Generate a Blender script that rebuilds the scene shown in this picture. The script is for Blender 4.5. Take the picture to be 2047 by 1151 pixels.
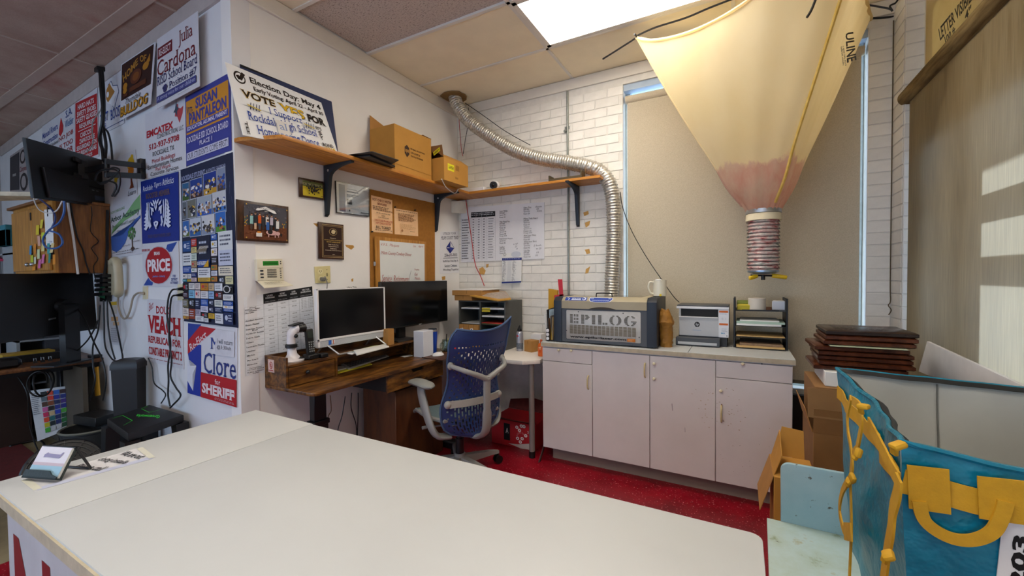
import bpy, bmesh, math, random
from mathutils import Vector, Matrix
R = math.radians
PI = math.pi
random.seed(7)
sc = bpy.context.scene
for o in list(bpy.data.objects):
    bpy.data.objects.remove(o)
COL = sc.collection

# ---------------------------------------------------------------- camera
FPX = 835.9
CAM_H = 1.39
_y, _p, _r = R(28.636), R(1.4737), R(0.5903)
fw = Vector((-math.sin(_y) * math.cos(_p), math.cos(_y) * math.cos(_p), -math.sin(_p)))
rt0 = Vector((math.cos(_y), math.sin(_y), 0))
dn0 = fw.cross(rt0)
rt = rt0 * math.cos(_r) + dn0 * math.sin(_r)
dn = -rt0 * math.sin(_r) + dn0 * math.cos(_r)
CAM = Vector((0, 0, CAM_H))
cd = bpy.data.cameras.new('camera')
cd.sensor_width = 36
cd.lens = 36 * FPX / 2047
cd.clip_start = .02
cam = bpy.data.objects.new('camera', cd)
COL.objects.link(cam)
cam.matrix_world = Matrix((
    (rt.x, -dn.x, -fw.x, CAM.x), (rt.y, -dn.y, -fw.y, CAM.y), (rt.z, -dn.z, -fw.z, CAM.z), (0, 0, 0, 1)))
sc.camera = cam

# ---------------------------------------------------------------- light, sky, exposure
SUN_STRENGTH = 11.0
SKY_STRENGTH = 3.2
PANEL_STRENGTH = 13.0
LEFT_PANEL_STRENGTH = 3.0
sc.view_settings.view_transform = 'Standard'
sc.view_settings.look = 'None'
sc.view_settings.exposure = 0.28
sc.view_settings.gamma = 1
sc.view_settings.use_curve_mapping = False
sc.cycles.use_denoising = True
sc.cycles.max_bounces = 8
sc.cycles.sample_clamp_indirect = 6
w = bpy.data.worlds.new('sky')
sc.world = w
w.use_nodes = True
bg = w.node_tree.nodes['Background']
bg.inputs[0].default_value = (.62, .78, 1, 1)
bg.inputs[1].default_value = SKY_STRENGTH
sl = bpy.data.lights.new('sun', 'SUN')
sl.energy = SUN_STRENGTH
sl.angle = R(1.0)
sl.color = (.86, .93, 1)
sun = bpy.data.objects.new('sun', sl)
COL.objects.link(sun)
sun.location = (6, 1, 6)
# daylight portal of the fill window added behind the camera, out of view
pl_ = bpy.data.lights.new('added_fill_portal', 'AREA')
pl_.shape = 'RECTANGLE'; pl_.size = 8.0; pl_.size_y = 1.6
pl_.cycles.is_portal = True
po_ = bpy.data.objects.new('added_fill_portal', pl_)
COL.objects.link(po_)
po_.location = (-3.4, -3.22, 1.3)
po_.rotation_euler = (R(90), 0, 0)
sun.rotation_euler = Vector((-.80, .30, -.52)).to_track_quat('-Z', 'Y').to_euler()

# ---------------------------------------------------------------- measuring: a line of sight cut with a real plane
def _ray(px, py):
    return rt * ((px - 1023.5) / FPX) + dn * ((py - 575.5) / FPX) + fw

def cut(px, py, p0, n):
    d = _ray(px, py)
    return CAM + d * ((Vector(p0) - CAM).dot(Vector(n)) / d.dot(Vector(n)))

def Xp(px, py, x): return cut(px, py, (x, 0, 0), (1, 0, 0))
def Yp(px, py, y): return cut(px, py, (0, y, 0), (0, 1, 0))
def Zp(px, py, z): return cut(px, py, (0, 0, z), (0, 0, 1))
PW_O = Vector((-2.497, 1.335, 0))
PW_U = Vector((1, -.045, 0)).normalized()     # along the poster wall, to the right
PW_N = Vector((-.045, -1, 0)).normalized()    # out of the poster wall
def Wp(px, py, off=.004): return cut(px, py, PW_O + PW_N * off, PW_N)

# ---------------------------------------------------------------- materials
MATS = {}
def lin(h):
    h = h.lstrip('#')
    c = [int(h[i:i + 2], 16) / 255 for i in (0, 2, 4)]
    return tuple(x / 12.92 if x <= .04045 else ((x + .055) / 1.055) ** 2.4 for x in c) + (1,)

def _base(name):
    m = bpy.data.materials.new(name)
    m.use_nodes = True
    nt = m.node_tree
    return m, nt, nt.nodes['Principled BSDF'], nt.nodes['Material Output']

def _noise(nt, scale, stretch=None, detail=4, rough=.55):
    tc = nt.nodes.new('ShaderNodeTexCoord')
    n = nt.nodes.new('ShaderNodeTexNoise')
    n.inputs['Scale'].default_value = scale
    n.inputs['Detail'].default_value = detail
    n.inputs['Roughness'].default_value = rough
    if stretch:
        mp = nt.nodes.new('ShaderNodeMapping')
        mp.inputs['Scale'].default_value = stretch
        nt.links.new(tc.outputs['Object'], mp.inputs[0])
        nt.links.new(mp.outputs[0], n.inputs[0])
    else:
        nt.links.new(tc.outputs['Object'], n.inputs[0])
    return n

def _ramp(nt, src, stops):
    r = nt.nodes.new('ShaderNodeValToRGB')
    e = r.color_ramp.elements
    while len(e) < len(stops):
        e.new(.5)
    for i, (p, c) in enumerate(stops):
        e[i].position = p
        e[i].color = c if not isinstance(c, str) else lin(c)
    nt.links.new(src, r.inputs[0])
    return r

def _bump(nt, b, src, strength, dist=.002):
    bp = nt.nodes.new('ShaderNodeBump')
    bp.inputs['Strength'].default_value = strength
    bp.inputs['Distance'].default_value = dist
    nt.links.new(src, bp.inputs['Height'])
    nt.links.new(bp.outputs[0], b.inputs['Normal'])

def shade(c, k):
    return tuple(min(1, max(0, x * k)) for x in c[:3]) + (1,)

def mat(name, hexc, rough=.5, metal=0, var=.08, vs=9, bump=0, bs=120, stretch=None, spec=.5, coat=0, rnd=0):
    if name in MATS: return MATS[name]
    m, nt, b, out = _base(name)
    c = lin(hexc)
    n = _noise(nt, vs, stretch)
    r = _ramp(nt, n.outputs[0], [(.3, shade(c, 1 - var)), (.7, shade(c, 1 + var))])
    col = r.outputs[0]
    if rnd:
        oi = nt.nodes.new('ShaderNodeObjectInfo')
        mr = nt.nodes.new('ShaderNodeMapRange')
        mr.inputs[3].default_value = 1 - rnd
        mr.inputs[4].default_value = 1 + rnd
        nt.links.new(oi.outputs['Random'], mr.inputs[0])
        hs = nt.nodes.new('ShaderNodeHueSaturation')
        nt.links.new(mr.outputs[0], hs.inputs['Value'])
        nt.links.new(col, hs.inputs['Color'])
        col = hs.outputs[0]
    nt.links.new(col, b.inputs['Base Color'])
    b.inputs['Roughness'].default_value = rough
    b.inputs['Metallic'].default_value = metal
    b.inputs['Specular IOR Level'].default_value = spec
    if coat: b.inputs['Coat Weight'].default_value = coat
    if bump:
        n2 = _noise(nt, bs)
        _bump(nt, b, n2.outputs[0], bump)
    MATS[name] = m
    return m

def wood(name, stops, stretch=(1, 8, 8), scale=6, rough=.45, bump=.1, knots=None, coat=0):
    if name in MATS: return MATS[name]
    m, nt, b, out = _base(name)
    n = _noise(nt, scale, stretch, 8, .62)
    r = _ramp(nt, n.outputs[0], stops)
    col = r.outputs[0]
    if knots:
        k = _noise(nt, knots[0], tuple(.45 * s + .4 for s in stretch), 3, .5)
        kr = _ramp(nt, k.outputs[0], [(knots[1], (0, 0, 0, 1)), (knots[1] + .08, (1, 1, 1, 1))])
        mx = nt.nodes.new('ShaderNodeMixRGB')
        mx.inputs[2].default_value = lin(knots[2])
        nt.links.new(kr.outputs[0], mx.inputs[0])
        nt.links.new(col, mx.inputs[1])
        col = mx.outputs[0]
    nt.links.new(col, b.inputs['Base Color'])
    b.inputs['Roughness'].default_value = rough
    if coat: b.inputs['Coat Weight'].default_value = coat
    _bump(nt, b, n.outputs[0], bump, .001)
    MATS[name] = m
    return m

def emis(name, hexc, strength):
    if name in MATS: return MATS[name]
    m, nt, b, out = _base(name)
    b.inputs['Base Color'].default_value = lin(hexc)
    b.inputs['Emission Color'].default_value = lin(hexc)
    b.inputs['Emission Strength'].default_value = strength
    MATS[name] = m
    return m

def ink(hexc, rough=.5):
    return mat('ink_' + hexc.lstrip('#') + ('' if rough == .5 else '_g'), hexc, rough, var=.03, vs=40, spec=.3)

def glass(name, tint='#ffffff', rough=.02, gl=.12):
    if name in MATS: return MATS[name]
    m, nt, b, out = _base(name)
    nt.nodes.remove(b)
    t = nt.nodes.new('ShaderNodeBsdfTransparent'); t.inputs[0].default_value = lin(tint)
    g = nt.nodes.new('ShaderNodeBsdfGlossy'); g.inputs['Roughness'].default_value = rough
    f = nt.nodes.new('ShaderNodeLayerWeight'); f.inputs[0].default_value = .25
    mr = nt.nodes.new('ShaderNodeMapRange'); mr.inputs[3].default_value = .03; mr.inputs[4].default_value = .03 + gl * 4
    nt.links.new(f.outputs['Facing'], mr.inputs[0])
    mx = nt.nodes.new('ShaderNodeMixShader')
    nt.links.new(mr.outputs[0], mx.inputs[0]); nt.links.new(t.outputs[0], mx.inputs[1]); nt.links.new(g.outputs[0], mx.inputs[2])
    nt.links.new(mx.outputs[0], out.inputs[0])
    MATS[name] = m
    return m

def cloth(name, colnode, transl=.35, rough=.9, bump=None, tcol=None):
    """a cloth that lets some light through; colnode(nt) gives the colour socket"""
    if name in MATS: return MATS[name]
    m, nt, b, out = _base(name)
    col = colnode(nt)
    nt.links.new(col, b.inputs['Base Color'])
    b.inputs['Roughness'].default_value = rough
    b.inputs['Specular IOR Level'].default_value = .1
    t = nt.nodes.new('ShaderNodeBsdfTranslucent')
    if tcol: t.inputs[0].default_value = lin(tcol)
    else: nt.links.new(col, t.inputs[0])
    mx = nt.nodes.new('ShaderNodeMixShader')
    mx.inputs[0].default_value = transl
    nt.links.new(b.outputs[0], mx.inputs[1]); nt.links.new(t.outputs[0], mx.inputs[2])
    nt.links.new(mx.outputs[0], out.inputs[0])
    if bump:
        n2 = _noise(nt, bump[0], bump[2] if len(bump) > 2 else None)
        _bump(nt, b, n2.outputs[0], bump[1])
    MATS[name] = m
    return m

# ---------------------------------------------------------------- mesh collecting
V = Vector
class MB:
    def __init__(s):
        s.bm = bmesh.new(); s.mi = 0
    def m(s, i):
        s.mi = i; return s
    def _fin(s, faces):
        for f in faces: f.material_index = s.mi
    def box(s, lo, hi, bev=0, M=None, seg=1):
        lo, hi = V(lo), V(hi)
        lo, hi = V(map(min, lo, hi)), V(map(max, lo, hi))
        vs = [s.bm.verts.new((x, y, z)) for x in (lo.x, hi.x) for y in (lo.y, hi.y) for z in (lo.z, hi.z)]
        if M is not None:
            for v in vs: v.co = M @ v.co
        idx = [(0, 1, 3, 2), (4, 6, 7, 5), (0, 4, 5, 1), (2, 3, 7, 6), (0, 2, 6, 4), (1, 5, 7, 3)]
        fs = [s.bm.faces.new([vs[i] for i in q]) for q in idx]
        s._fin(fs)
        if bev:
            es = list({e for f in fs for e in f.edges})
            r = bmesh.ops.bevel(s.bm, geom=es, offset=bev, segments=seg, affect='EDGES', profile=.5)
            s._fin(r['faces'])
        return s
    def obox(s, c, size, rot=(0, 0, 0), bev=0, seg=1):
        from mathutils import Euler
        M = Matrix.Translation(V(c)) @ Euler(rot).to_matrix().to_4x4()
        h = V(size) / 2
        return s.box(-h, h, bev, M, seg)
    def face(s, pts):
        f = s.bm.faces.new([s.bm.verts.new(V(p)) for p in pts]); s._fin([f]); return s
    def slab(s, pts, d, bev=0):
        """polygon extruded along vector d"""
        d = V(d); n = len(pts)
        a = [s.bm.verts.new(V(p)) for p in pts]
        b = [s.bm.verts.new(V(p) + d) for p in pts]
        fs = [s.bm.faces.new(a[::-1]), s.bm.faces.new(b)]
        for i in range(n):
            j = (i + 1) % n
            fs.append(s.bm.faces.new((a[i], a[j], b[j], b[i])))
        bmesh.ops.recalc_face_normals(s.bm, faces=fs)
        s._fin(fs)
        if bev:
            es = [e for f in fs[:2] for e in f.edges]
            r = bmesh.ops.bevel(s.bm, geom=es, offset=bev, segments=2, affect='EDGES', profile=.5)
            s._fin(r['faces'])
        return s
    def rings(s, rings, cap0=True, cap1=True, closed=False):
        rv = [[s.bm.verts.new(p) for p in r] for r in rings]
        n = len(rv[0]); fs = []
        last = len(rv) if closed else len(rv) - 1
        for i in range(last):
            a, b = rv[i], rv[(i + 1) % len(rv)]
            for k in range(n):
                l = (k + 1) % n
                fs.append(s.bm.faces.new((a[k], a[l], b[l], b[k])))
        if not closed:
            if cap0: fs.append(s.bm.faces.new(rv[0][::-1]))
            if cap1: fs.append(s.bm.faces.new(rv[-1]))
        s._fin(fs)
        return s
    def tube(s, pts, r, n=8, closed=False, cap=True):
        pts = [V(p) for p in pts]; N = len(pts)
        rr = r if isinstance(r, (list, tuple)) else [r] * N
        tans = []
        for i in range(N):
            if closed: t = pts[(i + 1) % N] - pts[i - 1]
            else: t = pts[min(i + 1, N - 1)] - pts[max(i - 1, 0)]
            tans.append(t.normalized() if t.length > 1e-9 else V((0, 0, 1)))
        ref = V((0, 0, 1)) if abs(tans[0].z) < .9 else V((1, 0, 0))
        u = tans[0].cross(ref).normalized(); out = []
        for i in range(N):
            t = tans[i]
            u = (u - t * u.dot(t))
            u = u.normalized() if u.length > 1e-6 else t.orthogonal().normalized()
            v = t.cross(u)
            out.append([pts[i] + (u * math.cos(2 * PI * k / n) + v * math.sin(2 * PI * k / n)) * rr[i] for k in range(n)])
        return s.rings(out, cap, cap, closed)
    def cyl(s, p0, p1, r0, r1=None, n=20):
        return s.tube([p0, p1], [r0, r0 if r1 is None else r1], n)
    def lathe(s, prof, c=(0, 0, 0), n=24, M=None):
        """prof: list of (radius, height) about +z through c"""
        c = V(c); rs = []
        for r, z in prof:
            ring = [V((c.x + r * math.cos(2 * PI * k / n), c.y + r * math.sin(2 * PI * k / n), c.z + z)) for k in range(n)]
            if M is not None: ring = [M @ p for p in ring]
            rs.append(ring)
        return s.rings(rs)
    def ball(s, c, r, n=12, sq=(1, 1, 1)):
        c = V(c)
        prof = [(max(1e-4, math.sin(PI * i / n)), -math.cos(PI * i / n)) for i in range(n + 1)]
        return s.rings([[c + V((r * sq[0] * a * math.cos(2 * PI * k / (2 * n)), r * sq[1] * a * math.sin(2 * PI * k / (2 * n)), r * sq[2] * z)) for k in range(2 * n)] for a, z in prof])
    def grid(s, fn, nu, nv, skip=None):
        vs = [[s.bm.verts.new(fn(i / nu, j / nv)) for i in range(nu + 1)] for j in range(nv + 1)]
        fs = []
        for j in range(nv):
            for i in range(nu):
                if skip and skip(i, j): continue
                fs.append(s.bm.faces.new((vs[j][i], vs[j][i + 1], vs[j + 1][i + 1], vs[j + 1][i])))
        s._fin(fs); return s
    def solid(s, th):
        fs = list(s.bm.faces)
        bmesh.ops.recalc_face_normals(s.bm, faces=fs)
        r = bmesh.ops.solidify(s.bm, geom=fs, thickness=th)
        return s

def smooth(pts, k=6, closed=False):
    """Catmull-Rom through the points"""
    P = [V(p) for p in pts]; n = len(P); out = []
    segs = n if closed else n - 1
    for i in range(segs):
        p0 = P[i - 1] if (i > 0 or closed) else P[0]
        p1, p2 = P[i], P[(i + 1) % n]
        p3 = P[(i + 2) % n] if (closed or i + 2 < n) else P[-1]
        for j in range(k):
            t = j / k
            out.append(.5 * ((2 * p1) + (p2 - p0) * t + (2 * p0 - 5 * p1 + 4 * p2 - p3) * t * t + (3 * p1 - p0 - 3 * p2 + p3) * t ** 3))
    if not closed: out.append(P[-1])
    return out

# ---------------------------------------------------------------- objects
WM = {}
def tag(o, label=None, cat=None, group=None, kind=None):
    if label: o['label'] = label
    if cat: o['category'] = cat
    if group: o['group'] = group
    if kind: o['kind'] = kind
    return o

def thing(name, label, cat, loc=(0, 0, 0), rz=0, group=None, kind=None):
    o = bpy.data.objects.new(name, None)
    o.empty_display_size = .05
    COL.objects.link(o)
    o.location = loc
    o.rotation_euler = (0, 0, rz)
    WM[o] = Matrix.Translation(V(loc)) @ Matrix.Rotation(rz, 4, 'Z')
    return tag(o, label, cat, group, kind)

def obj(name, mb, mats, parent=None, label=None, cat=None, group=None, kind=None, local=False, flat=False, angle=38):
    me = bpy.data.meshes.new(name)
    bm = mb.bm
    if parent is not None:
        if not local:
            bm.transform(WM[parent].inverted())
        M = WM[parent]
    if parent is None:
        if bm.verts:
            xs = [v.co.x for v in bm.verts]; ys = [v.co.y for v in bm.verts]; zs = [v.co.z for v in bm.verts]
            org = V(((min(xs) + max(xs)) / 2, (min(ys) + max(ys)) / 2, min(zs)))
        else: org = V((0, 0, 0))
        bm.transform(Matrix.Translation(-org))
        M = Matrix.Translation(org)
    bm.to_mesh(me); bm.free()
    if not isinstance(mats, (list, tuple)): mats = [mats]
    for m in mats: me.materials.append(m)
    if not flat:
        me.polygons.foreach_set('use_smooth', [True] * len(me.polygons))
        me.set_sharp_from_angle(angle=R(angle))
    o = bpy.data.objects.new(name, me)
    COL.objects.link(o)
    if parent is not None: o.parent = parent
    else: o.location = org
    WM[o] = M.copy()
    return tag(o, label, cat, group, kind)

def copy_tree(o, parent=None):
    c = o.copy(); COL.objects.link(c)
    if parent is not None: c.parent = parent
    WM[c] = WM[o].copy()
    for ch in list(o.children): copy_tree(ch, c)
    return c

# ---------------------------------------------------------------- lettering and flat print
_TX = {}
def textmesh(s, style=''):
    """style: b bold, i italic, s serif, w wide spacing -> verts (x, y in 0..1 box), faces"""
    key = (s, style)
    if key in _TX: return _TX[key]
    cu = bpy.data.curves.new('t', 'FONT')
    cu.body = s
    cu.resolution_u = 2
    cu.align_x = 'CENTER' if '\n' in s else 'LEFT'
    cu.space_line = .95
    if 'b' in style: cu.offset = .022
    if 'B' in style: cu.offset = .04
    if 'i' in style: cu.shear = .28
    if 'w' in style: cu.space_character = 1.25
    if 'c' in style: cu.space_character = .9
    o = bpy.data.objects.new('t', cu)
    me = bpy.data.meshes.new_from_object(o)
    vs = [(v.co.x, v.co.y) for v in me.vertices]
    fs = [tuple(p.vertices) for p in me.polygons]
    if 's' in style and vs:
        cnt = {}
        for f in fs:
            for i in range(len(f)):
                k = tuple(sorted((f[i], f[(i + 1) % len(f)]))); cnt[k] = cnt.get(k, 0) + 1
        ov = .055; h = .045
        for (a, b), c in list(cnt.items()):
            if c != 1: continue
            (x0, y0), (x1, y1) = vs[a], vs[b]
            L = abs(x1 - x0)
            if abs(y1 - y0) < .004 and .05 < L < .27:
                up = any(abs(y0 - lv) < .05 for lv in (0,)) or y0 < .08
                lo, hi = min(x0, x1) - ov, max(x0, x1) + ov
                ya, yb = (y0, y0 + h) if up else (y0 - h, y0)
                k = len(vs)
                vs += [(lo, ya), (hi, ya), (hi, yb), (lo, yb)]
                fs.append((k, k + 1, k + 2, k + 3))
    bpy.data.meshes.remove(me); bpy.data.objects.remove(o); bpy.data.curves.remove(cu)
    if vs:
        x0 = min(v[0] for v in vs); x1 = max(v[0] for v in vs)
        y0 = min(v[1] for v in vs); y1 = max(v[1] for v in vs)
        dx, dy = max(x1 - x0, 1e-6), max(y1 - y0, 1e-6)
        vs = [((x - x0) / dx, (y - y0) / dy) for x, y in vs]
    _TX[key] = (vs, fs)
    return _TX[key]

def bil(q, u, v):
    a = q[0].lerp(q[1], u); b = q[3].lerp(q[2], u)
    return a.lerp(b, v)

def qnormal(q):
    n = (q[1] - q[0]).cross(q[3] - q[0])
    return -n.normalized()

STEP = .00035
def printed(parent, quad, items, off=.0006, name='print', local=False, hole=None):
    """flat print on a quad TL,TR,BR,BL. u to the right 0..1, v downwards 0..1. Items in painting order:
    ('r',u0,v0,u1,v1,col) ('e',u,v,ru,rv,col) ('p',[(u,v)..],col) ('t',text,u0,v0,u1,v1,col[,style[,rot quad]]) ('l',[(u,v)..],width,col)"""
    q = [V(p) for p in quad]
    n = qnormal(q)
    mb = MB(); cols = []
    asp = ((q[1] - q[0]).length) / max(1e-6, (q[3] - q[0]).length)
    def ci(c):
        if c not in cols: cols.append(c)
        mb.mi = cols.index(c)
    for k, it in enumerate(items):
        d = n * (off + STEP * k * (1 if len(items) < 40 else 40 / len(items)))
        P = lambda u, v: bil(q, u, v) + d
        t = it[0]
        if t == 'r':
            _, u0, v0, u1, v1, c = it; ci(c)
            mb.face([P(u0, v1), P(u1, v1), P(u1, v0), P(u0, v0)])
        elif t == 'e':
            _, u, v, ru, rv, c = it; ci(c); N = 20
            mb.face([P(u + ru * math.cos(2 * PI * i / N), v - rv * math.sin(2 * PI * i / N)) for i in range(N)])
        elif t == 'p':
            _, pts, c = it; ci(c)
            vs = [mb.bm.verts.new(P(*p)) for p in pts]
            f = mb.bm.faces.new(vs); mb._fin([f])
            r = bmesh.ops.triangulate(mb.bm, faces=[f]); mb._fin(r['faces'])
        elif t == 'l':
            _, pts, wd, c = it; ci(c)
            for a, b in zip(pts[:-1], pts[1:]):
                dx, dy = (b[0] - a[0]) * asp, b[1] - a[1]
                L = math.hypot(dx, dy) or 1
                ox, oy = -dy / L * wd / asp / 2, dx / L * wd / 2
                mb.face([P(a[0] + ox, a[1] + oy), P(b[0] + ox, b[1] + oy), P(b[0] - ox, b[1] - oy), P(a[0] - ox, a[1] - oy)])
        elif t == 't':
            s, u0, v0, u1, v1, c = it[1:7]; st = it[7] if len(it) > 7 else ''
            rq = it[8] if len(it) > 8 else None
            ci(c)
            tv, tf = textmesh(s, st)
            if rq:     # text box as four (u,v) corners TL TR BR BL
                rv_ = [V((a, b, 0)) for a, b in rq]
                pts = [bil(rv_, x, 1 - y) for x, y in tv]
                vs = [mb.bm.verts.new(P(p.x, p.y)) for p in pts]
            else:
                vs = [mb.bm.verts.new(P(u0 + (u1 - u0) * x, v1 + (v0 - v1) * y)) for x, y in tv]
            for f in tf:
                try:
                    ff = mb.bm.faces.new([vs[i] for i in f]); mb._fin([ff])
                except ValueError: pass
    return obj(name, mb, [ink(c) for c in cols], parent, flat=True, local=local)

def board(name, label, cat, quad, th, m, items=None, group=None, off=.0006, parent=None, bev=0):
    """a flat sheet standing at the quad; its print is a child"""
    q = [V(p) for p in quad]
    n = qnormal(q)
    mb = MB().slab([p - n * th for p in (q[3], q[2], q[1], q[0])], n * th, bev)
    o = obj(name, mb, m, parent, label, cat, group)
    if items: printed(o, q, items, off)
    return o

def lines(u0, v0, u1, v1, n, c, seed=1, gap=.5, ragged=.25):
    """rows of tiny unreadable type"""
    rnd = random.Random(seed); out = []
    h = (v1 - v0) / n
    for i in range(n):
        e = u1 - (u1 - u0) * ragged * rnd.random()
        x = u0
        while x < e - .01:
            L = (u1 - u0) * rnd.uniform(.05, .13)
            out.append(('r', x, v0 + i * h, min(e, x + L), v0 + i * h + h * gap, c))
            x += L + (u1 - u0) * .03
    return out

def cable(label, pts, r, m, cat='cable', group=None, name='cable', k=6, n=6):
    return obj(name, MB().tube(smooth(pts, k), r, n), m, None, label, cat, group)
# ================================================================ the setting
XL, YB, XR, ZC = -2.497, 3.463, .92, 3.09
def wall_y(x): return 1.335 - .045 * (x - XL)
WHITE = mat('white_wall_paint', '#e9e7e5', .6, var=.03, vs=3, bump=.05, bs=60)
BRICK = mat('white_painted_brick', '#e6e2da', .65, var=.05, vs=14, bump=.35, bs=45, rnd=.05)
MORTAR = mat('painted_mortar', '#dedad2', .8, var=.06, vs=20)
CREAM = mat('cream_ceiling_panel', '#f2e5c9', .85, var=.04, vs=5, bump=.15, bs=160)
DARKGAP = mat('dark_gap', '#3a322b', .9)
TRIM = mat('white_trim_paint', '#e2dcd2', .5, var=.04, vs=6)
DARKTRIM = mat('brown_tbar', '#b9a294', .6, var=.06)

def rough_tile():
    m, nt, b, out = _base('fissured_ceiling_panel')
    n = _noise(nt, 60, (1, 3, 1), 3, .6)
    r = _ramp(nt, n.outputs[0], [(.36, '#7e726b'), (.43, '#c4b6ad'), (.7, '#cfc1b7')])
    nt.links.new(r.outputs[0], b.inputs['Base Color'])
    b.inputs['Roughness'].default_value = .95
    _bump(nt, b, n.outputs[0], .6, .004)
    return m
ROUGH = rough_tile()

def dim_stained_tile():
    m, nt, b, out = _base('dim_stained_ceiling_panel')
    n = _noise(nt, 1.6, None, 5, .6)
    r = _ramp(nt, n.outputs[0], [(.35, '#b08e80'), (.55, '#c4a898'), (.68, '#b98a7f')])  # base tinted darker, redder for low light and floor bounce; blotches are stains
    n2 = _noise(nt, 140, None, 2)
    mx = nt.nodes.new('ShaderNodeMixRGB'); mx.blend_type = 'MULTIPLY'; mx.inputs[0].default_value = .35
    nt.links.new(r.outputs[0], mx.inputs[1]); nt.links.new(n2.outputs[0], mx.inputs[2])
    nt.links.new(mx.outputs[0], b.inputs['Base Color'])
    b.inputs['Roughness'].default_value = .95
    _bump(nt, b, n2.outputs[0], .2)
    return m
DIM_STAINED = dim_stained_tile()

def red_floor():
    m, nt, b, out = _base('red_speckled_floor')
    n = _noise(nt, 5, None, 5, .6)
    r = _ramp(nt, n.outputs[0], [(.3, '#6e0012'), (.7, '#98051f')])
    s = _noise(nt, 85, None, 2, .4)
    sr = _ramp(nt, s.outputs[0], [(.66, (0, 0, 0, 1)), (.71, (1, 1, 1, 1))])
    mx = nt.nodes.new('ShaderNodeMixRGB'); mx.inputs[2].default_value = lin('#c87880')
    nt.links.new(sr.outputs[0], mx.inputs[0]); nt.links.new(r.outputs[0], mx.inputs[1])
    nt.links.new(mx.outputs[0], b.inputs['Base Color'])
    b.inputs['Roughness'].default_value = .38
    _bump(nt, b, s.outputs[0], .15)
    return m
def tan_floor():
    m, nt, b, out = _base('worn_tan_floor')
    n = _noise(nt, 3, None, 6, .65)
    r = _ramp(nt, n.outputs[0], [(.3, '#6c6048'), (.6, '#988b6c'), (.75, '#7c705a')])
    nt.links.new(r.outputs[0], b.inputs['Base Color'])
    b.inputs['Roughness'].default_value = .6
    return m
obj('floor', MB().box((-3.2, -3.2, -.06), (1.1, 3.7, 0)), red_floor(), kind='structure')
obj('floor_left', MB().box((-8.8, -3.2, -.06), (-3.2, 2.1, 0)), tan_floor(), kind='structure')

# ---- ceiling: slab above, grid of bars, single panels
ceil = obj('ceiling', MB().box((-8.8, -3.3, ZC + .03), (1.2, 3.8, ZC + .1)), DARKGAP, kind='structure')
gx = [XL, -1.268, -.045, .92]
gy = [-3.2, -2.47, -1.87, -1.27, -.67, -.08, .515, 1.115, 1.71, 2.31, 2.91, YB]
LIGHTS = [(1, 9, PANEL_STRENGTH), (1, 5, PANEL_STRENGTH), (1, 3, PANEL_STRENGTH * .8)]
bay = MB()
for x in gx[1:3]: bay.box((x - .012, gy[0], ZC - .004), (x + .012, YB, ZC + .02))
for y in gy[1:-1]: bay.box((XL, y - .012, ZC - .004), (XR, y + .012, ZC + .02))
obj('grid_bar', bay, TRIM, ceil, kind='stuff')
for i in range(3):
    for j in range(len(gy) - 1):
        if any(i == a and j == b for a, b, _ in LIGHTS): continue
        rough = (i == 0 and j == 8)
        mb = MB()
        if rough:   # this panel hangs askew a little above its bars
            mb.box((gx[i] + .012, gy[j] + .016, ZC + .012), (gx[i + 1] - .01, gy[j + 1] - .012, ZC + .026))
        else:
            mb.box((gx[i] + .006, gy[j] + .006, ZC + .003), (gx[i + 1] - .006, gy[j + 1] - .006, ZC + .016))
        obj('ceiling_panel', mb, ROUGH if rough else CREAM, ceil)
lx = [-8.5, -6.86, -5.64, -4.46, -3.13, XL - .02]
ly = [-3.2, -2.2, -1.2, 0, 1.2, 2.0]
mb = MB()
for x in lx[1:-1]: mb.box((x - .012, -3.2, ZC - .004), (x + .012, 2, ZC + .02))
for y in ly[1:-1]: mb.box((-8.5, y - .035, ZC - .006), (XL, y + .035, ZC + .02))
obj('grid_bar', mb, DARKTRIM, ceil, kind='stuff')
LEFT_LIGHTS = [(3, 1), (1, 1)]
for i in range(5):
    for j in range(5):
        if (i, j) in LEFT_LIGHTS: continue
        mb = MB().box((lx[i] + .006, ly[j] + .006, ZC + .003), (lx[i + 1] - .006, ly[j + 1] - .006, ZC + .016))
        obj('ceiling_panel', mb, DIM_STAINED, ceil)

# ---- fluorescent panels in the grid
def troffer(x0, x1, y0, y1, st, label, group=None):
    t = thing('ceiling_light', label, 'ceiling light', ((x0 + x1) / 2, (y0 + y1) / 2, ZC - .003), group=group)
    fr = MB()
    for a, b in (((x0, y0), (x1, y0 + .03)), ((x0, y1 - .03), (x1, y1)), ((x0, y0), (x0 + .03, y1)), ((x1 - .03, y0), (x1, y1))):
        fr.box((a[0], a[1], ZC - .003), (b[0], b[1], ZC + .02))
    obj('frame', fr, TRIM, t)
    obj('diffuser', MB().box((x0 + .03, y0 + .03, ZC + .002), (x1 - .03, y1 - .03, ZC + .012)), emis('diffuser_%g' % st, '#fff6e8', st), t)
for n, (i, j, st) in enumerate(LIGHTS):
    troffer(gx[i] + .012, gx[i + 1] - .012, gy[j] + .012, gy[j + 1] - .012, st,
            ['bright fluorescent panel light in the ceiling left of the hanging bag', 'fluorescent panel light in the ceiling above the white counter', 'fluorescent panel light in the ceiling behind the white counter'][n], 'fluorescent ceiling panels')
for n, (i, j) in enumerate(LEFT_LIGHTS):
    troffer(lx[i] + .1, lx[i] + 1.15, ly[j] + .1, ly[j] + .7, LEFT_PANEL_STRENGTH,
            ['dim ceiling panel light over the left end of the shop', 'dim ceiling panel light at the far left of the shop'][n], 'fluorescent ceiling panels')

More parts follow.
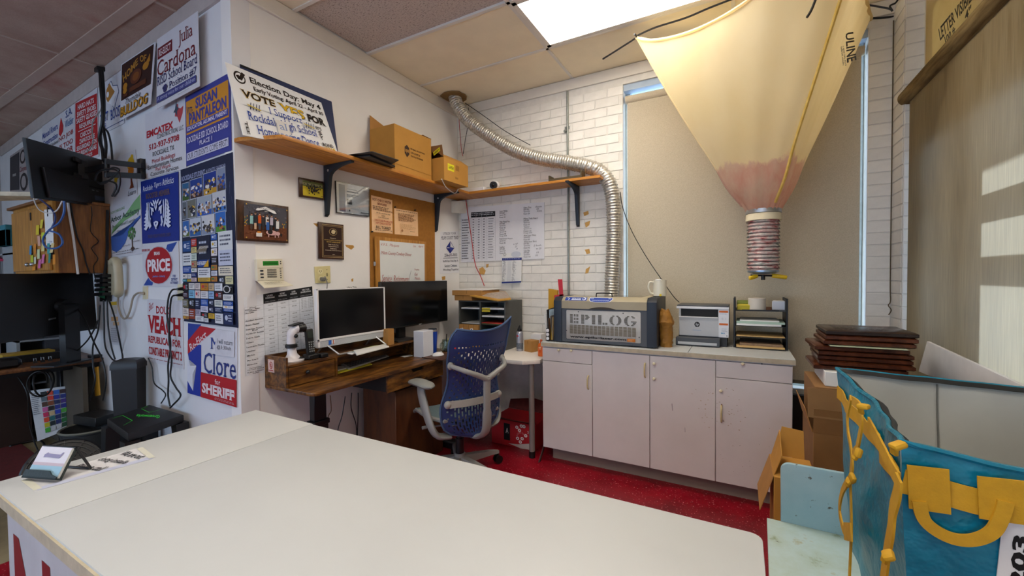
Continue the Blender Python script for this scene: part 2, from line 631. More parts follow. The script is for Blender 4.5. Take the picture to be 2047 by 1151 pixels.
# ---- walls
obj('wall_left', MB().box((XL - .1, wall_y(XL), 0), (XL, YB + .1, ZC + .02)), WHITE, kind='structure')
a, b = PW_O + PW_U * .0, PW_O - PW_U * 6.2
d = -PW_N * .1
obj('wall_posters', MB().slab([b, a, a + d, b + d], V((0, 0, ZC + .02))), mat('white_panel_wall', '#dddde0', .6, var=.04, vs=3), kind='structure')
obj('wall_far_left', MB().box((-8.75, -3.2, 0), (-8.3, 2.1, ZC + .02)), mat('grey_block_wall', '#a9a39f', .7, var=.06, bump=.2), kind='structure')
obj('wall_behind', MB().box((-8.8, -3.3, 0), (1.1, -3.2, .5)).box((-8.8, -3.3, 2.1), (1.1, -3.2, ZC + .02)).box((-8.8, -3.3, .5), (-7.4, -3.2, 2.1)).box((.6, -3.3, .5), (1.1, -3.2, 2.1)), WHITE, kind='structure')  # the opening is made for the added fill window
# window openings
WX0, WX1, WZ0, WZ1 = -.845, .712, .60, 2.95
wb = MB()
wb.box((XL - .1, YB, 0), (WX0, YB + .22, ZC + .02)).box((WX1, YB, 0), (1.15, YB + .22, ZC + .02))
wb.box((WX0, YB, 0), (WX1, YB + .22, WZ0)).box((WX0, YB, WZ1), (WX1, YB + .22, ZC + .02))
wback = obj('wall_back', wb, MORTAR, kind='structure')
# painted bricks one by one
BL, BH, BT = .195, .070, .0045
_bm = {}
def brick(parent, x0, x1, z, y, axis='x'):
    w_ = round(x1 - x0, 3)
    key = (w_, axis)
    if key not in _bm:
        mb = MB()
        if axis == 'x': mb.box((0, 0, 0), (w_, -BT, BH), .0025)
        else: mb.box((0, 0, 0), (-BT, w_, BH), .0025)
        me = bpy.data.meshes.new('brick'); mb.bm.to_mesh(me); mb.bm.free()
        me.materials.append(BRICK); _bm[key] = me
    o = bpy.data.objects.new('brick', _bm[key]); COL.objects.link(o); o.parent = parent
    o.location = V((x0, y, z)) - parent.location if axis == 'x' else V((y, x0, z)) - parent.location
    o.rotation_euler = (random.uniform(-.012, .012), random.uniform(-.004, .004), random.uniform(-.006, .006))
    WM[o] = Matrix.Translation(o.location)
rows = [.66 + .0762 * k for k in range(32)]
for k, z in enumerate(rows):
    if z + BH > ZC - .09: continue
    x = XL + .004 - (.1 if k % 2 else 0)
    while x < WX0 - .02:
        x0, x1 = max(x, XL + .004), min(x + BL, WX0)
        if x1 - x0 > .03: brick(wback, round(x0, 3), round(x1, 3), z, YB)
        x += BL + .008
    brick(wback, WX1 + .002, .832, z, YB)
# the pier right of the window stands forward of the wall
XP = .838
pier = obj('wall_right_pier', MB().box((XP, 3.27, 0), (1.15, YB + .22, ZC + .02)), MORTAR, kind='structure')
for k, z in enumerate(rows):
    if z + BH > ZC: continue
    brick(pier, XP + .001, XP + .096, z, 3.27)
    brick(pier, 3.275, 3.46, z, XP, 'y')
# right wall with the wide window behind the woven shade
RY0, RY1, RZ0, RZ1 = .75, 3.16, .92, 2.98
wr = MB()
wr.box((XR, -3.2, 0), (XR + .2, RY0, ZC + .02)).box((XR, RY1, 0), (XR + .2, 3.28, ZC + .02))
wr.box((XR, RY0, 0), (XR + .2, RY1, RZ0)).box((XR, RY0, RZ1), (XR + .2, RY1, ZC + .02))
obj('wall_right', wr, MORTAR, kind='structure')
# white boards along the top of the walls
obj('trim_1', MB().box((XL, wall_y(XL) + .0, ZC - .085), (XL + .012, YB, ZC), .002).box((XL, wall_y(XL), ZC - .098), (XL + .02, YB, ZC - .085), .002), TRIM, kind='structure')
obj('trim_2', MB().box((XL + .02, YB - .018, ZC - .09), (XP, YB, ZC), .002), TRIM, kind='structure')
p0, p1 = PW_O - PW_U * 5.7, PW_O - PW_U * .02
obj('trim_3', MB().slab([p0, p1, p1 + PW_N * .015, p0 + PW_N * .015], V((0, 0, .1))).bm and MB().slab([q + V((0, 0, ZC - .11)) for q in (p0, p1, p1 + PW_N * .015, p0 + PW_N * .015)], V((0, 0, .11))), mat('grey_trim_paint', '#b9aeaa', .6), kind='structure')

# ---- window in the brick wall: frame, glass, pale roller shade inside the opening
FRAME = mat('pale_blue_window_frame', '#c9d6de', .5, var=.12, vs=20)
GLASS = glass('window_glass', '#f4faff')
def window(name, lo, hi, axis, bars_u, bars_v, t=.05, depth=.06):
    w_ = thing(name, None, None, ((lo[0] + hi[0]) / 2, (lo[1] + hi[1]) / 2, lo[2]), kind='structure')
    mb = MB()
    if axis == 'x':
        u0, u1, y = lo[0], hi[0], lo[1]
        B = lambda a, b, c, d: mb.box((a, y, c), (b, y + depth, d))
    else:
        u0, u1, y = lo[1], hi[1], lo[0]
        B = lambda a, b, c, d: mb.box((y, a, c), (y + depth, b, d))
    z0, z1 = lo[2], hi[2]
    B(u0, u0 + t, z0, z1); B(u1 - t, u1, z0, z1); B(u0 + t, u1 - t, z0, z0 + t); B(u0 + t, u1 - t, z1 - t, z1)
    for f in bars_u:
        c = u0 + (u1 - u0) * f; B(c - t * .6, c + t * .6, z0 + t, z1 - t)
    for f in bars_v:
        c = z0 + (z1 - z0) * f; B(u0 + t, u1 - t, c - t * .5, c + t * .5)
    obj('window_frame', mb, FRAME, w_)
    g = MB()
    if axis == 'x': g.box((u0 + t, y + depth * .4, z0 + t), (u1 - t, y + depth * .5, z1 - t))
    else: g.box((y + depth * .4, u0 + t, z0 + t), (y + depth * .5, u1 - t, z1 - t))
    obj('window_pane', g, GLASS, w_)
    return w_
window('window_1', (WX0 + .004, YB + .10, WZ0), (WX1 - .004, YB + .16, WZ1), 'x', [.5], [.5], .035)
window('window_2', (XR + .06, RY0 + .004, RZ0), (XR + .12, RY1 - .004, RZ1), 'y', [.27, .50, .705, .74], [.28, .40], .075)
window('added_fill_window', (-7.396, -3.28, .504), (.596, -3.22, 2.096), 'x', [.2, .4, .6, .8], [], .06)  # added window behind the camera, unseen; lets sky light fill the room
obj('sun_blocker_board', MB().box((XR + .62, 2.13, .5), (XR + .66, 3.1, 2.5)), mat('awning_and_blocker_grey', '#6d6a64', .8), kind='structure')  # added board outside, out of view; keeps sun off part of woven shade
obj('sun_awning', MB().box((XR + .2, RY0 - .3, 2.44), (1.85, RY1 + .4, 2.48)), mat('awning_and_blocker_grey', '#6d6a64', .8), kind='structure')  # unseen awning inferred from the dark upper shade; cuts off the sun there

def _shadecol(nt):
    n = _noise(nt, 220, None, 2)
    return _ramp(nt, n.outputs[0], [(.3, '#bdb19a'), (.7, '#cdc1aa')]).outputs[0]
SHADE = cloth('taupe_shade_cloth', _shadecol, .0, .85, (260, .25))
t = thing('roller_shade', 'pale taupe roller shade drawn down over the tall back window', 'window shade', ((WX0 + WX1) / 2, YB + .03, .64))
mb = MB().box((WX0 + .03, YB + .028, .64), (WX1 - .03, YB + .031, 2.80))
obj('shade_cloth', mb, SHADE, t)
obj('roller', MB().cyl((WX0 + .015, YB + .04, 2.83), (WX1 - .015, YB + .04, 2.83), .032), SHADE, t)
obj('hem_bar', MB().box((WX0 + .03, YB + .022, .63), (WX1 - .03, YB + .037, .655), .003), mat('shade_hem', '#6b6353', .6), t)
obj('trim_4', MB().box((WX0, YB + .02, 2.90), (WX1, YB + .10, WZ1)), mat('blue_white_head', '#aebfd2', .5), kind='structure')

# ---- woven shade over the right window
def _wovencol(nt):
    n = _noise(nt, 190, (1, 1.0, .03), 4, .5)
    n2 = _noise(nt, 9, (1, 1, .12), 4, .6)
    r = _ramp(nt, n.outputs[0], [(.30, '#9c8b6c'), (.5, '#b9a985'), (.70, '#d0c2a2')])
    r2 = _ramp(nt, n2.outputs[0], [(.35, '#cabba2'), (.65, '#ffffff')])
    mx = nt.nodes.new('ShaderNodeMixRGB'); mx.blend_type = 'MULTIPLY'; mx.inputs[0].default_value = .55
    nt.links.new(r.outputs[0], mx.inputs[1]); nt.links.new(r2.outputs[0], mx.inputs[2])
    return mx.outputs[0]
WOVEN = cloth('woven_shade_cloth', _wovencol, .55, .9, (70, .3, (1, 1, .06)), '#d6d0c4')
XS = .852
a = Xp(1812, 196, XS)
t = thing('woven_shade', 'tan woven roller shade hanging over the sunlit right window', 'window shade', (XS, 2.0, .60))
SY1 = a.y - .06
obj('shade_cloth', MB().box((XS - .001, .7, .60), (XS + .001, SY1, a.z), 0), WOVEN, t)
obj('roller', MB().cyl((XS + .004, .68, a.z), (XS + .004, a.y, a.z), .045, n=24), cloth('woven_roll', lambda nt: _ramp(nt, _noise(nt, 60, (1, .1, 1)).outputs[0], [(.3, '#5e4c30'), (.7, '#8d7850')]).outputs[0], 0, .9), t)
obj('hem_bar', MB().box((XS - .008, .7, .585), (XS + .008, SY1, .605), .003), mat('woven_hem', '#8d7b58', .7), t)
# ================================================================ furniture
COUNTER = mat('white_counter_laminate', '#bcbfc0', .42, var=.03, vs=4, bump=.02, bs=90)
CABINET = mat('white_cabinet_paint', '#d9d2d0', .5, var=.04, vs=5, bump=.05, bs=70)
CABBODY = mat('off_white_board', '#cfc6bb', .6, var=.05, vs=8)
EDGE = mat('worn_cream_edge', '#b9ae95', .6, var=.15, vs=30)
KICK = mat('grey_tan_kick_board', '#8a7a70', .7, var=.06)
BLACK = mat('black_plastic', '#0c0c0e', .45, var=.1, vs=20)
BLACKM = mat('black_metal', '#101013', .4, var=.1, vs=20)
IVORY = mat('ivory_plastic', '#d8cfae', .4, var=.04)
WPLAS = mat('white_plastic', '#e4e3e4', .35, var=.03)
GREYP = mat('light_grey_plastic', '#a9a8a1', .4, var=.04)
STEEL = mat('brushed_steel', '#b9bcc0', .3, .9, var=.08, vs=30)
CARD = mat('brown_cardboard', '#ad7c3f', .8, var=.07, vs=12, bump=.05, bs=200)
CARDD = mat('dull_cardboard', '#8a6338', .8, var=.08, vs=12)
PAPER = mat('white_paper', '#e6e6e4', .7, var=.03)
MANILA = mat('manila_paper', '#c9a56a', .7, var=.06)
RUST = wood('rustic_brown_board', [(.28, '#1d0e06'), (.42, '#43260d'), (.56, '#6e4517'), (.74, '#926628')], (5, 1, 5), 7, .4, .08, (5, .63, '#170c06'))
RUSTX = wood('rustic_brown_board_x', [(.28, '#1d0e06'), (.42, '#40200d'), (.55, '#653614'), (.72, '#855122')], (1, 5, 5), 7, .42, .08, (5, .62, '#170c06'))
PINE = wood('yellow_pine_shelf', [(.25, '#8f5717'), (.5, '#bd7a28'), (.75, '#d79a42')], (6, .7, 6), 8, .45, .06, (6, .70, '#3f2006'))
PINEX = wood('yellow_pine_shelf_x', [(.25, '#8f5717'), (.5, '#bd7a28'), (.75, '#d79a42')], (.7, 6, 6), 8, .45, .06, (6, .70, '#3f2006'))
OAK = wood('honey_oak', [(.25, '#8d5a1e'), (.5, '#b57c30'), (.75, '#cf984a')], (9, 9, .7), 7, .4, .06)
OAKD = wood('brown_oak_panel', [(.25, '#5a3412'), (.5, '#7d4d1f'), (.75, '#94622d')], (9, 9, .8), 7, .4, .06)
WALNUT = wood('dark_walnut', [(.25, '#23120a'), (.5, '#3a2013'), (.75, '#52301d')], (2, 8, 2), 9, .3, .05)

# ---- the big white counter in the foreground
CX0, CX1, CY0, CY1, CZ = -1.505, .036, .255, .85, .93
t = thing('counter', 'large white laminate counter in the foreground with a seam across its top', 'counter', ((CX0 + CX1) / 2, (CY0 + CY1) / 2, 0))
sx = -1.194
top = MB()
def rrect(x0, y0, x1, y1, r, corners, z):
    pts = []
    for (cx, cy, a0, k) in ((x1 - r, y1 - r, 0, 0), (x0 + r, y1 - r, 90, 1), (x0 + r, y0 + r, 180, 2), (x1 - r, y0 + r, 270, 3)):
        if k in corners:
            pts += [V((cx + r * math.cos(R(a0 + i * 15)), cy + r * math.sin(R(a0 + i * 15)), z)) for i in range(7)]
        else:
            pts.append(V((cx + (r if k in (0, 3) else -r), cy + (r if k in (0, 1) else -r), z)))
    return pts
top.slab(rrect(sx + .0012, CY0, CX1, CY1 - .0, .02, (0,), CZ - .03), V((0, 0, .03)), .002)
obj('counter_top', top, COUNTER, t)
obj('counter_top', MB().slab(rrect(CX0, CY0, sx - .0012, CY1 + .004, .004, (), CZ - .03), V((0, 0, .03)), .002), COUNTER, t)
obj('edge_strip', MB().box((CX0, CY0 - .004, CZ - .028), (CX1, CY0, CZ - .004)), EDGE, t)
obj('body', MB().box((CX0 + .02, CY0 + .022, .1), (CX1 - .03, CY1 - .03, CZ - .03)), CABINET, t)
obj('kick_board', MB().box((CX0 + .06, CY0 + .06, 0), (CX1 - .07, CY1 - .09, .1)), KICK, t)
q = [V((CX0 + .03, CY0 + .018, CZ - .045)), V((CX1 - .1, CY0 + .018, CZ - .045)), V((CX1 - .1, CY0 + .018, .35)), V((CX0 + .03, CY0 + .018, .35))]
board('counter_sign', 'white sign with hand-cut dark red capitals on the near face of the white counter', 'sign', q, .004, mat('grey_white_sign', '#b9b9bc', .6),
      [('t', 'NOTES', .03, .10, .80, .85, '#7d0d16', 'b')])
# paper taped on the counter
ZS = CZ + .0005
def zq(pts, z): return [Zp(x, y, z) for x, y in pts]
q = zq([(284, 893), (312, 915), (69, 982), (40, 960)], ZS)
tl, tr_, br, bl = q   # the sheet reads from the far side
sh = board('counter_note', 'long white note in a clear sleeve taped to the counter corner', 'note', [q[3], q[0], q[1], q[2]], .0008, mat('sleeved_paper', '#dcdde2', .25, var=.05, vs=20), [
    ('r', .02, .82, .97, 1, '#b9bfd6'), ('r', 0, .05, .06, .95, '#cfcfc0'), ('r', .94, .05, 1, .95, '#cfcfc4'),
    ('t', 'We are out', 0, 0, 0, 0, '#2a2b30', 'b', [(.86, .06), (.965, .72), (.86, .80), (.76, .12)]),
    ('t', 'doing installs', 0, 0, 0, 0, '#2a2b30', 'b', [(.65, .06), (.80, .80), (.69, .86), (.55, .12)]),
    ('t', 'Please call', 0, 0, 0, 0, '#2a2b30', 'b', [(.46, .10), (.60, .80), (.50, .86), (.37, .16)])], .0004)
# card holder: a wire easel of two leaning faces with a lip, cards on it
h = thing('card_holder', 'small black leather card stand on the taped note', 'card holder', Zp(105, 950, CZ + .002))
f0, f1 = Zp(53, 955, CZ + .004), Zp(120, 960, CZ + .004)
r1 = Zp(171, 935, CZ + .004)
ax = (f1 - f0); bk = (r1 - f1); bk -= ax * (bk.dot(ax) / ax.length_squared)
ridge0 = f0 + bk * .55 + V((0, 0, .062)); ridge1 = f1 + bk * .55 + V((0, 0, .062))
b0, b1 = f0 + bk * 1.0, f1 + bk * 1.0
nrm = ax.cross(ridge0 - f0).normalized()
LEATHER = mat('dark_green_black_leather', '#16211f', .45, var=.15, vs=60, bump=.2, bs=200)
obj('front_plate', MB().slab([f0, f1, ridge1, ridge0], -nrm * .003), LEATHER, h)
lip = MB()
lc = f0.lerp(ridge0, .0) + nrm * .008
lipw = (ridge0 - f0) * .26
lip.slab([lc, lc + ax, lc + ax + lipw * .35, lc + ax * .82 + lipw * .55, lc + ax * .70 + lipw, lc + lipw], nrm * .003)
lip.slab([f0, f1, f1 + nrm * .011, f0 + nrm * .011], (ridge0 - f0).normalized() * .004)
obj('lip', lip, LEATHER, h)
fr = MB()
for p, q2 in ((ridge0, b0), (ridge1, b1), (b0, b1), (ridge0, ridge1)): fr.tube([p, q2], .0028, 8)
obj('rear_frame', fr, BLACKM, h)
cs = thing('business_cards', 'stack of pale business cards with a blue band in the black card stand', 'cards', f0 + nrm * .002)
e0, e1 = f0 + ax * .04 + (ridge0 - f0) * .05, f0 + ax * .96 + (ridge0 - f0) * .05
up = (ridge0 - f0) * .93
obj('cards', MB().slab([e0, e1, e1 + up, e0 + up], nrm * .005), PAPER, cs)
printed(cs, [e0 + up + nrm * .005, e1 + up + nrm * .005, e1 + nrm * .005, e0 + nrm * .005], [
    ('r', 0, 0, 1, 1, '#cfcdd8'), ('r', 0, .52, 1, .62, '#b9a9b4'), ('r', 0, .62, 1, 1, '#8fb3c6'),
    ('p', [(.24, .26), (.34, .18), (.34, .22), (.74, .24), (.80, .16), (.84, .16), (.76, .36), (.34, .34), (.24, .36)], '#8a86a6')], .0003)

# ---- white base cabinet along the brick wall
KX0, KX1, KYF, KYB, KZ = -1.31, .268, 2.865, 3.452, .902
t = thing('base_cabinet', 'long white base cabinet with four doors and two drawers under the laser engraver', 'cabinet', ((KX0 + KX1) / 2, 3.16, 0))
obj('body', MB().box((KX0, KYF + .018, .10), (KX1, KYB, .868)), CABINET, t)
obj('kick_board', MB().box((KX0 + .05, KYF + .075, 0), (KX1 - .05, KYB, .10)), KICK, t)
def xz(px, py): p = Yp(px, py, KYF); return p.x, p.z
x1_ = xz(1184, 800)[0]; x2_ = xz(1299, 800)[0]; x3_ = xz(1430.5, 800)[0]
zt, zb = .862, .102
zdl = xz(1140, 725)[1]; zdr = xz(1500, 760)[1]
def door(x0, x1, z0, z1, nm):
    return obj(nm, MB().box((x0 + .002, KYF, z0 + .002), (x1 - .002, KYF + .018, z1 - .002), .0015), CABINET, t)
HANDLE = mat('yellowed_ivory_handle', '#cdbb8c', .35, var=.08, vs=40)
def pull(p, x, z, L=.095):
    pts = smooth([(x, KYF + .002, z - L / 2), (x, KYF - .018, z - L / 2 + .012), (x, KYF - .024, z), (x, KYF - .018, z + L / 2 - .012), (x, KYF + .002, z + L / 2)], 5)
    obj('handle', MB().tube(pts, .0055, 8), HANDLE, p)
def knob(p, px, py, nm='knob'):
    x, z = xz(px, py)
    obj(nm, MB().lathe([(.004, 0), (.004, .01), (.009, .014), (.010, .02), (.006, .025)], (0, 0, 0), 12, Matrix.Translation(V((x, KYF, z))) @ Matrix.Rotation(R(90), 4, 'X')), IVORY, p)
d1 = door(KX0, x1_, zdl, zt, 'drawer'); knob(d1, 1118, 699); knob(d1, 1143, 700)
d2 = door(KX0, x1_, zb, zdl, 'door'); pull(d2, *xz(1176, 764))
d3 = door(x1_, x2_, zb, zt, 'door'); pull(d3, *xz(1289.5, 740))
d4 = door(x2_, x3_, zb, zt, 'door'); knob(d4, 1308, 726); knob(d4, 1308, 756)
d5 = door(x3_, KX1, zdr, zt, 'drawer'); knob(d5, 1484.5, 726)
x, z = xz(1523, 727); obj('screw', MB().cyl((x, KYF - .002, z), (x, KYF + .004, z), .004, n=10), BLACKM, d5)
d6 = door(x3_, KX1, zb, zdr, 'door'); pull(d6, xz(1442, 827)[0], xz(1442, 827)[1], .10); knob(d6, 1441, 780)
# wear and rust round the handles (marks with a shape of their own)
RS = '#a98b70'
qd = [V((x3_, KYF, zdr)), V((KX1, KYF, zdr)), V((KX1, KYF, zb)), V((x3_, KYF, zb))]
rnd = random.Random(3); st = [('e', .085, .27, .012, .022, '#8a5c34')]
for k in range(26):
    u, v = rnd.gauss(.2, .12), rnd.gauss(.30, .1)
    st.append(('e', min(.95, max(.02, u)), min(.97, max(.02, v)), rnd.uniform(.003, .012), rnd.uniform(.0015, .004), rnd.choice(['#b09a86', '#bfae9e', '#9c826a'])))
for k in range(14): st.append(('e', rnd.uniform(.05, .95), rnd.uniform(.4, .97), .004, .002, '#8c7a6e'))
printed(d6, qd, st, .0004, 'scuff_marks')
qd = [V((x2_, KYF, zt)), V((x3_, KYF, zt)), V((x3_, KYF, zb)), V((x2_, KYF, zb))]
st = [('l', [(.352, .40), (.362, .46)], .004, '#6a6064'), ('l', [(.55, .59), (.555, .63)], .003, '#8a8084')]
for k in range(20): st.append(('e', rnd.gauss(.85, .07), rnd.gauss(.40, .1), rnd.uniform(.004, .012), rnd.uniform(.002, .004), rnd.choice(['#c4b3a4', '#b7a08a'])))
printed(d4, qd, st, .0004, 'scuff_marks')
# worktop in two lengths
wt = thing('worktop', 'white worktop in two lengths with a worn cream edge on the base cabinet', 'worktop', ((KX0 + KX1) / 2, 3.16, .868))
xs = -.29
obj('worktop_panel', MB().box((KX0 - .004, KYF - .012, .868), (xs - .001, KYB, KZ), .0015), COUNTER, wt)
obj('worktop_panel', MB().box((xs + .001, KYF - .012, .868), (KX1 + .012, KYB, KZ), .0015), COUNTER, wt)
obj('edge_strip', MB().box((KX0 - .004, KYF - .0145, .872), (KX1 + .012, KYF - .012, KZ - .003)), EDGE, wt)

# ---- rustic brown desk with hutch, along the left wall
DX0, DX1, DY0, DY1, DZ = -2.49, -2.045, 1.47, 2.93, .765
t = thing('desk', 'rustic brown standing desk with a low hutch against the left wall', 'desk', ((DX0 + DX1) / 2, (DY0 + DY1) / 2, 0))
pts = []
r = .035
for cx, cy, a0 in ((DX1 - r, DY0 + r, -90), (DX1 - r, DY1 - r, 0)):
    pts += [V((cx + r * math.cos(R(a0 + 15 * i)), cy + r * math.sin(R(a0 + 15 * i)), DZ - .02)) for i in range(7)]
pts += [V((DX0, DY1, DZ - .02)), V((DX0, DY0, DZ - .02))]
obj('desk_top', MB().slab(pts, V((0, 0, .02)), .002), RUST, t)
HXF = -2.285; HZ = .895
hu = obj('hutch', MB().box((DX0, DY0, DZ), (HXF, DY0 + .014, HZ + .045), .001).box((DX0, DY0 + .014, HZ - .014), (HXF, 2.62, HZ), .001)
    .box((DX0, DY0 + .014, DZ), (DX0 + .012, 2.62, HZ + .045)).box((DX0 + .01, 1.805, DZ), (HXF, 1.819, HZ - .014)).box((DX0 + .01, 2.606, DZ), (HXF, 2.62, HZ - .014)), RUST, t)
dr = obj('drawer', MB().box((HXF - .016, DY0 + .018, DZ + .004), (HXF - .002, 1.80, HZ - .018), .001), RUST, t)
p = Xp(613, 743, HXF)
obj('knob', MB().ball(p + V((.012, 0, 0)), .013, 8).cyl(p, p + V((.01, 0, 0)), .006, n=10), BLACKM, dr)
a0 = Xp(525, 716, 0) if False else None
q = [V((-2.455, DY0 - .0005, .92)), V((-2.395, DY0 - .0005, .92)), V((-2.395, DY0 - .0005, .845)), V((-2.455, DY0 - .0005, .845))]
printed(hu, q, [('r', 0, 0, 1, 1, '#d8bfb6'), ('l', [(.05, .05), (.95, .05), (.95, .95), (.05, .95), (.05, .05)], .03, '#b98a86'), ('e', .5, .45, .26, .30, '#a8322e'), ('e', .5, .45, .20, .23, '#d8bfb6'), ('l', [(.34, .25), (.66, .65)], .06, '#a8322e'), ('p', [(.44, .32), (.58, .32), (.58, .58), (.44, .62)], '#a8322e'), ('r', .12, .82, .88, .88, '#a8322e')], .0004, 'warning_sticker')
# standing-desk legs, frame, drawer below
LG = -2.27
for yy in (1.66, 2.74):
    lg = obj('leg', MB().box((LG - .03, yy - .05, .06), (LG + .03, yy + .05, .52), .004).box((LG - .036, yy - .056, .50), (LG + .036, yy + .056, .53), .003).box((LG - .024, yy - .042, .53), (LG + .024, yy + .042, DZ - .02), .003), BLACKM, t)
    obj('foot', MB().box((-2.47, yy - .04, 0), (-2.0, yy + .04, .06), .01), BLACKM, lg)
obj('frame_bar', MB().box((LG - .03, 1.6, DZ - .06), (LG + .03, 2.8, DZ - .02)), BLACKM, t)
ud = obj('under_drawer', MB().box((-2.40, 2.03, DZ - .135), (-2.075, 2.62, DZ - .022), .002), mat('dark_drawer_box', '#15110f', .6), t)
f = MB()
yy0, yy1 = 2.03, 2.62
pz = [V((-2.075, yy0, DZ - .14)), V((-2.075, yy1, DZ - .14)), V((-2.075, yy1, DZ - .024)), V((-2.075, 2.40, DZ - .024)), V((-2.075, 2.385, DZ - .05)), V((-2.075, 2.28, DZ - .05)), V((-2.075, 2.26, DZ - .024)), V((-2.075, yy0, DZ - .024))]
obj('drawer_front', f.slab(pz, V((.014, 0, 0))), RUST, ud)
# brown board box under the desk
obj('storage_box', MB().box((-2.42, 2.14, 0), (-2.10, 2.66, .60), .004), wood('worn_brown_board', [(.3, '#3c1f0c'), (.6, '#5a3214'), (.8, '#6b3f1b')], (4, 4, .8), 5, .55, .05), None, 'worn brown board box standing on the floor under the desk drawer', 'box')
for k, pp in enumerate([[(690, 792), (684, 830), (674, 870)], [(703, 785), (702, 815), (712, 850), (713, 885)], [(716, 785), (716, 820), (714, 885)], [(660, 790), (662, 820), (655, 845)]]):
    pts = [Xp(x, y, -2.455 - .006 * k) for x, y in pp]
    pts = pts + [V((pts[-1].x, pts[-1].y, .006)), V((pts[-1].x + .05, pts[-1].y + .12, .006))]
    cable(['thin dark cable hanging behind the black desk leg', 'first of two black cables meeting under the desk', 'second of two black cables meeting under the desk', 'thin tan cable hanging under the desk front edge'][k], pts, .0035, BLACK if k < 3 else mat('tan_cable', '#7a5a3a', .5))

# ---- small white corner table with the grey sorter
t = thing('side_table', 'small white side table with grey tube legs in the corner of the brick wall', 'table', (-1.9, 3.12, 0))
TX0, TX1, TY0, TY1, TZ = -2.42, -1.335, 2.78, 3.45, .76
tp = [V((TX0, TY1, TZ - .03)), V((TX0, 2.97, TZ - .03)), V((-2.0, 2.97, TZ - .03)), V((-2.0, TY0, TZ - .03)), V((TX1 - .10, TY0, TZ - .03)), V((TX1, TY0 + .10, TZ - .03)), V((TX1, TY1, TZ - .03))]
obj('table_top', MB().slab(tp, V((0, 0, .03)), .002), mat('pale_birch_laminate', '#e0dad2', .4, var=.03, stretch=(1, 10, 1)), t)
for lx_, ly_ in ((TX1 - .07, TY0 + .09), (TX1 - .05, TY1 - .06), (TX0 + .06, TY1 - .06), (-2.0, 3.02)):
    lg = obj('leg', MB().cyl((lx_, ly_, .0), (lx_, ly_, TZ - .03), .022, n=16), mat('warm_grey_tube', '#8f8a86', .35, .3), t)
    if lx_ > -1.5: obj('rubber_foot', MB().cyl((lx_, ly_, 0), (lx_, ly_, .05), .024, n=16), BLACK, lg)
# dark board leaning between table and cabinet
obj('board_offcut', MB().slab([V((-1.322, 2.80, .004)), V((-1.322, 2.83, .004)), V((-1.322, 3.25, .42)), V((-1.322, 3.22, .43))], V((.008, 0, 0))), mat('dark_red_board', '#3b1d1c', .6), None, 'thin dark red board leaning between the side table and the white cabinet', 'board')
# red carton under the table
bx = thing('red_carton', 'torn red carton with white round print on the floor under the side table', 'box', (-1.62, 3.1, 0))
P0 = Zp(1000, 863, .0); 
RC = mat('red_carton', '#b5121d', .6, var=.06, vs=14)
obj('carton_body', MB().box((-1.84, 2.98, 0), (-1.43, 3.28, .21), .004), RC, bx)
fl = MB()
fl.slab([V((-1.84, 2.98, .21)), V((-1.43, 2.98, .21)), V((-1.46, 2.93, .24)), V((-1.55, 2.90, .25)), V((-1.70, 2.915, .24)), V((-1.83, 2.92, .25))], V((0, .003, .003)))
obj('flap', fl, mat('torn_flap', '#5a1b1a', .8, var=.3, vs=20), bx); fl = MB()
fl.slab([V((-1.84, 3.28, .21)), V((-1.43, 3.28, .21)), V((-1.43, 3.33, .29)), V((-1.62, 3.34, .31)), V((-1.84, 3.32, .28))], V((0, .003, 0)))
obj('flap', fl, mat('torn_flap', '#5a1b1a', .8, var=.3, vs=20), bx)
q = [V((-1.84, 2.979, .21)), V((-1.43, 2.979, .21)), V((-1.43, 2.979, 0)), V((-1.84, 2.979, 0))]
it = [('r', .30, .12, .44, .78, '#12100f'), ('t', 'A', .34, .3, .41, .5, '#e9e2dc', 's'), ('p', [(.4, .9), (.62, .86), (.98, .70), (.99, .97), (.7, 1)], '#c9bfbb')]
for (u, v) in ((.60, .20), (.70, .12), (.76, .12), (.66, .30), (.80, .46), (.72, .60), (.62, .62), (.68, .74)):
    it += [('e', u, v, .035, .065, '#efe6e3'), ('e', u, v, .012, .022, '#b5121d')]
it += [('t', '2 lb', .84, .26, .93, .36, '#efe6e3', 'b')]
for k in range(9):
    a_ = R(20 * k + 10); it.append(('l', [(.70 + .07 * math.cos(a_), .52 - .12 * math.sin(a_)), (.70 + .10 * math.cos(a_), .52 - .18 * math.sin(a_))], .008, '#efe6e3'))
printed(bx, q, it)

# ---- office chair with a perforated blue back
CH = V((-1.74, 2.39, 0))
t = thing('office_chair', 'grey office chair with a perforated dark blue back, turned to the desk', 'chair', CH, R(157))
CG = mat('chair_grey', '#8f8d8a', .4, var=.04, vs=12)
CGD = mat('chair_grey_dark', '#5b5754', .45)
SEATM = mat('blue_grey_seat_mesh', '#64777d', .7, var=.06, vs=30, bump=.25, bs=260)
BLUE = mat('deep_blue_back', '#26396a', .35, var=.14, vs=3)
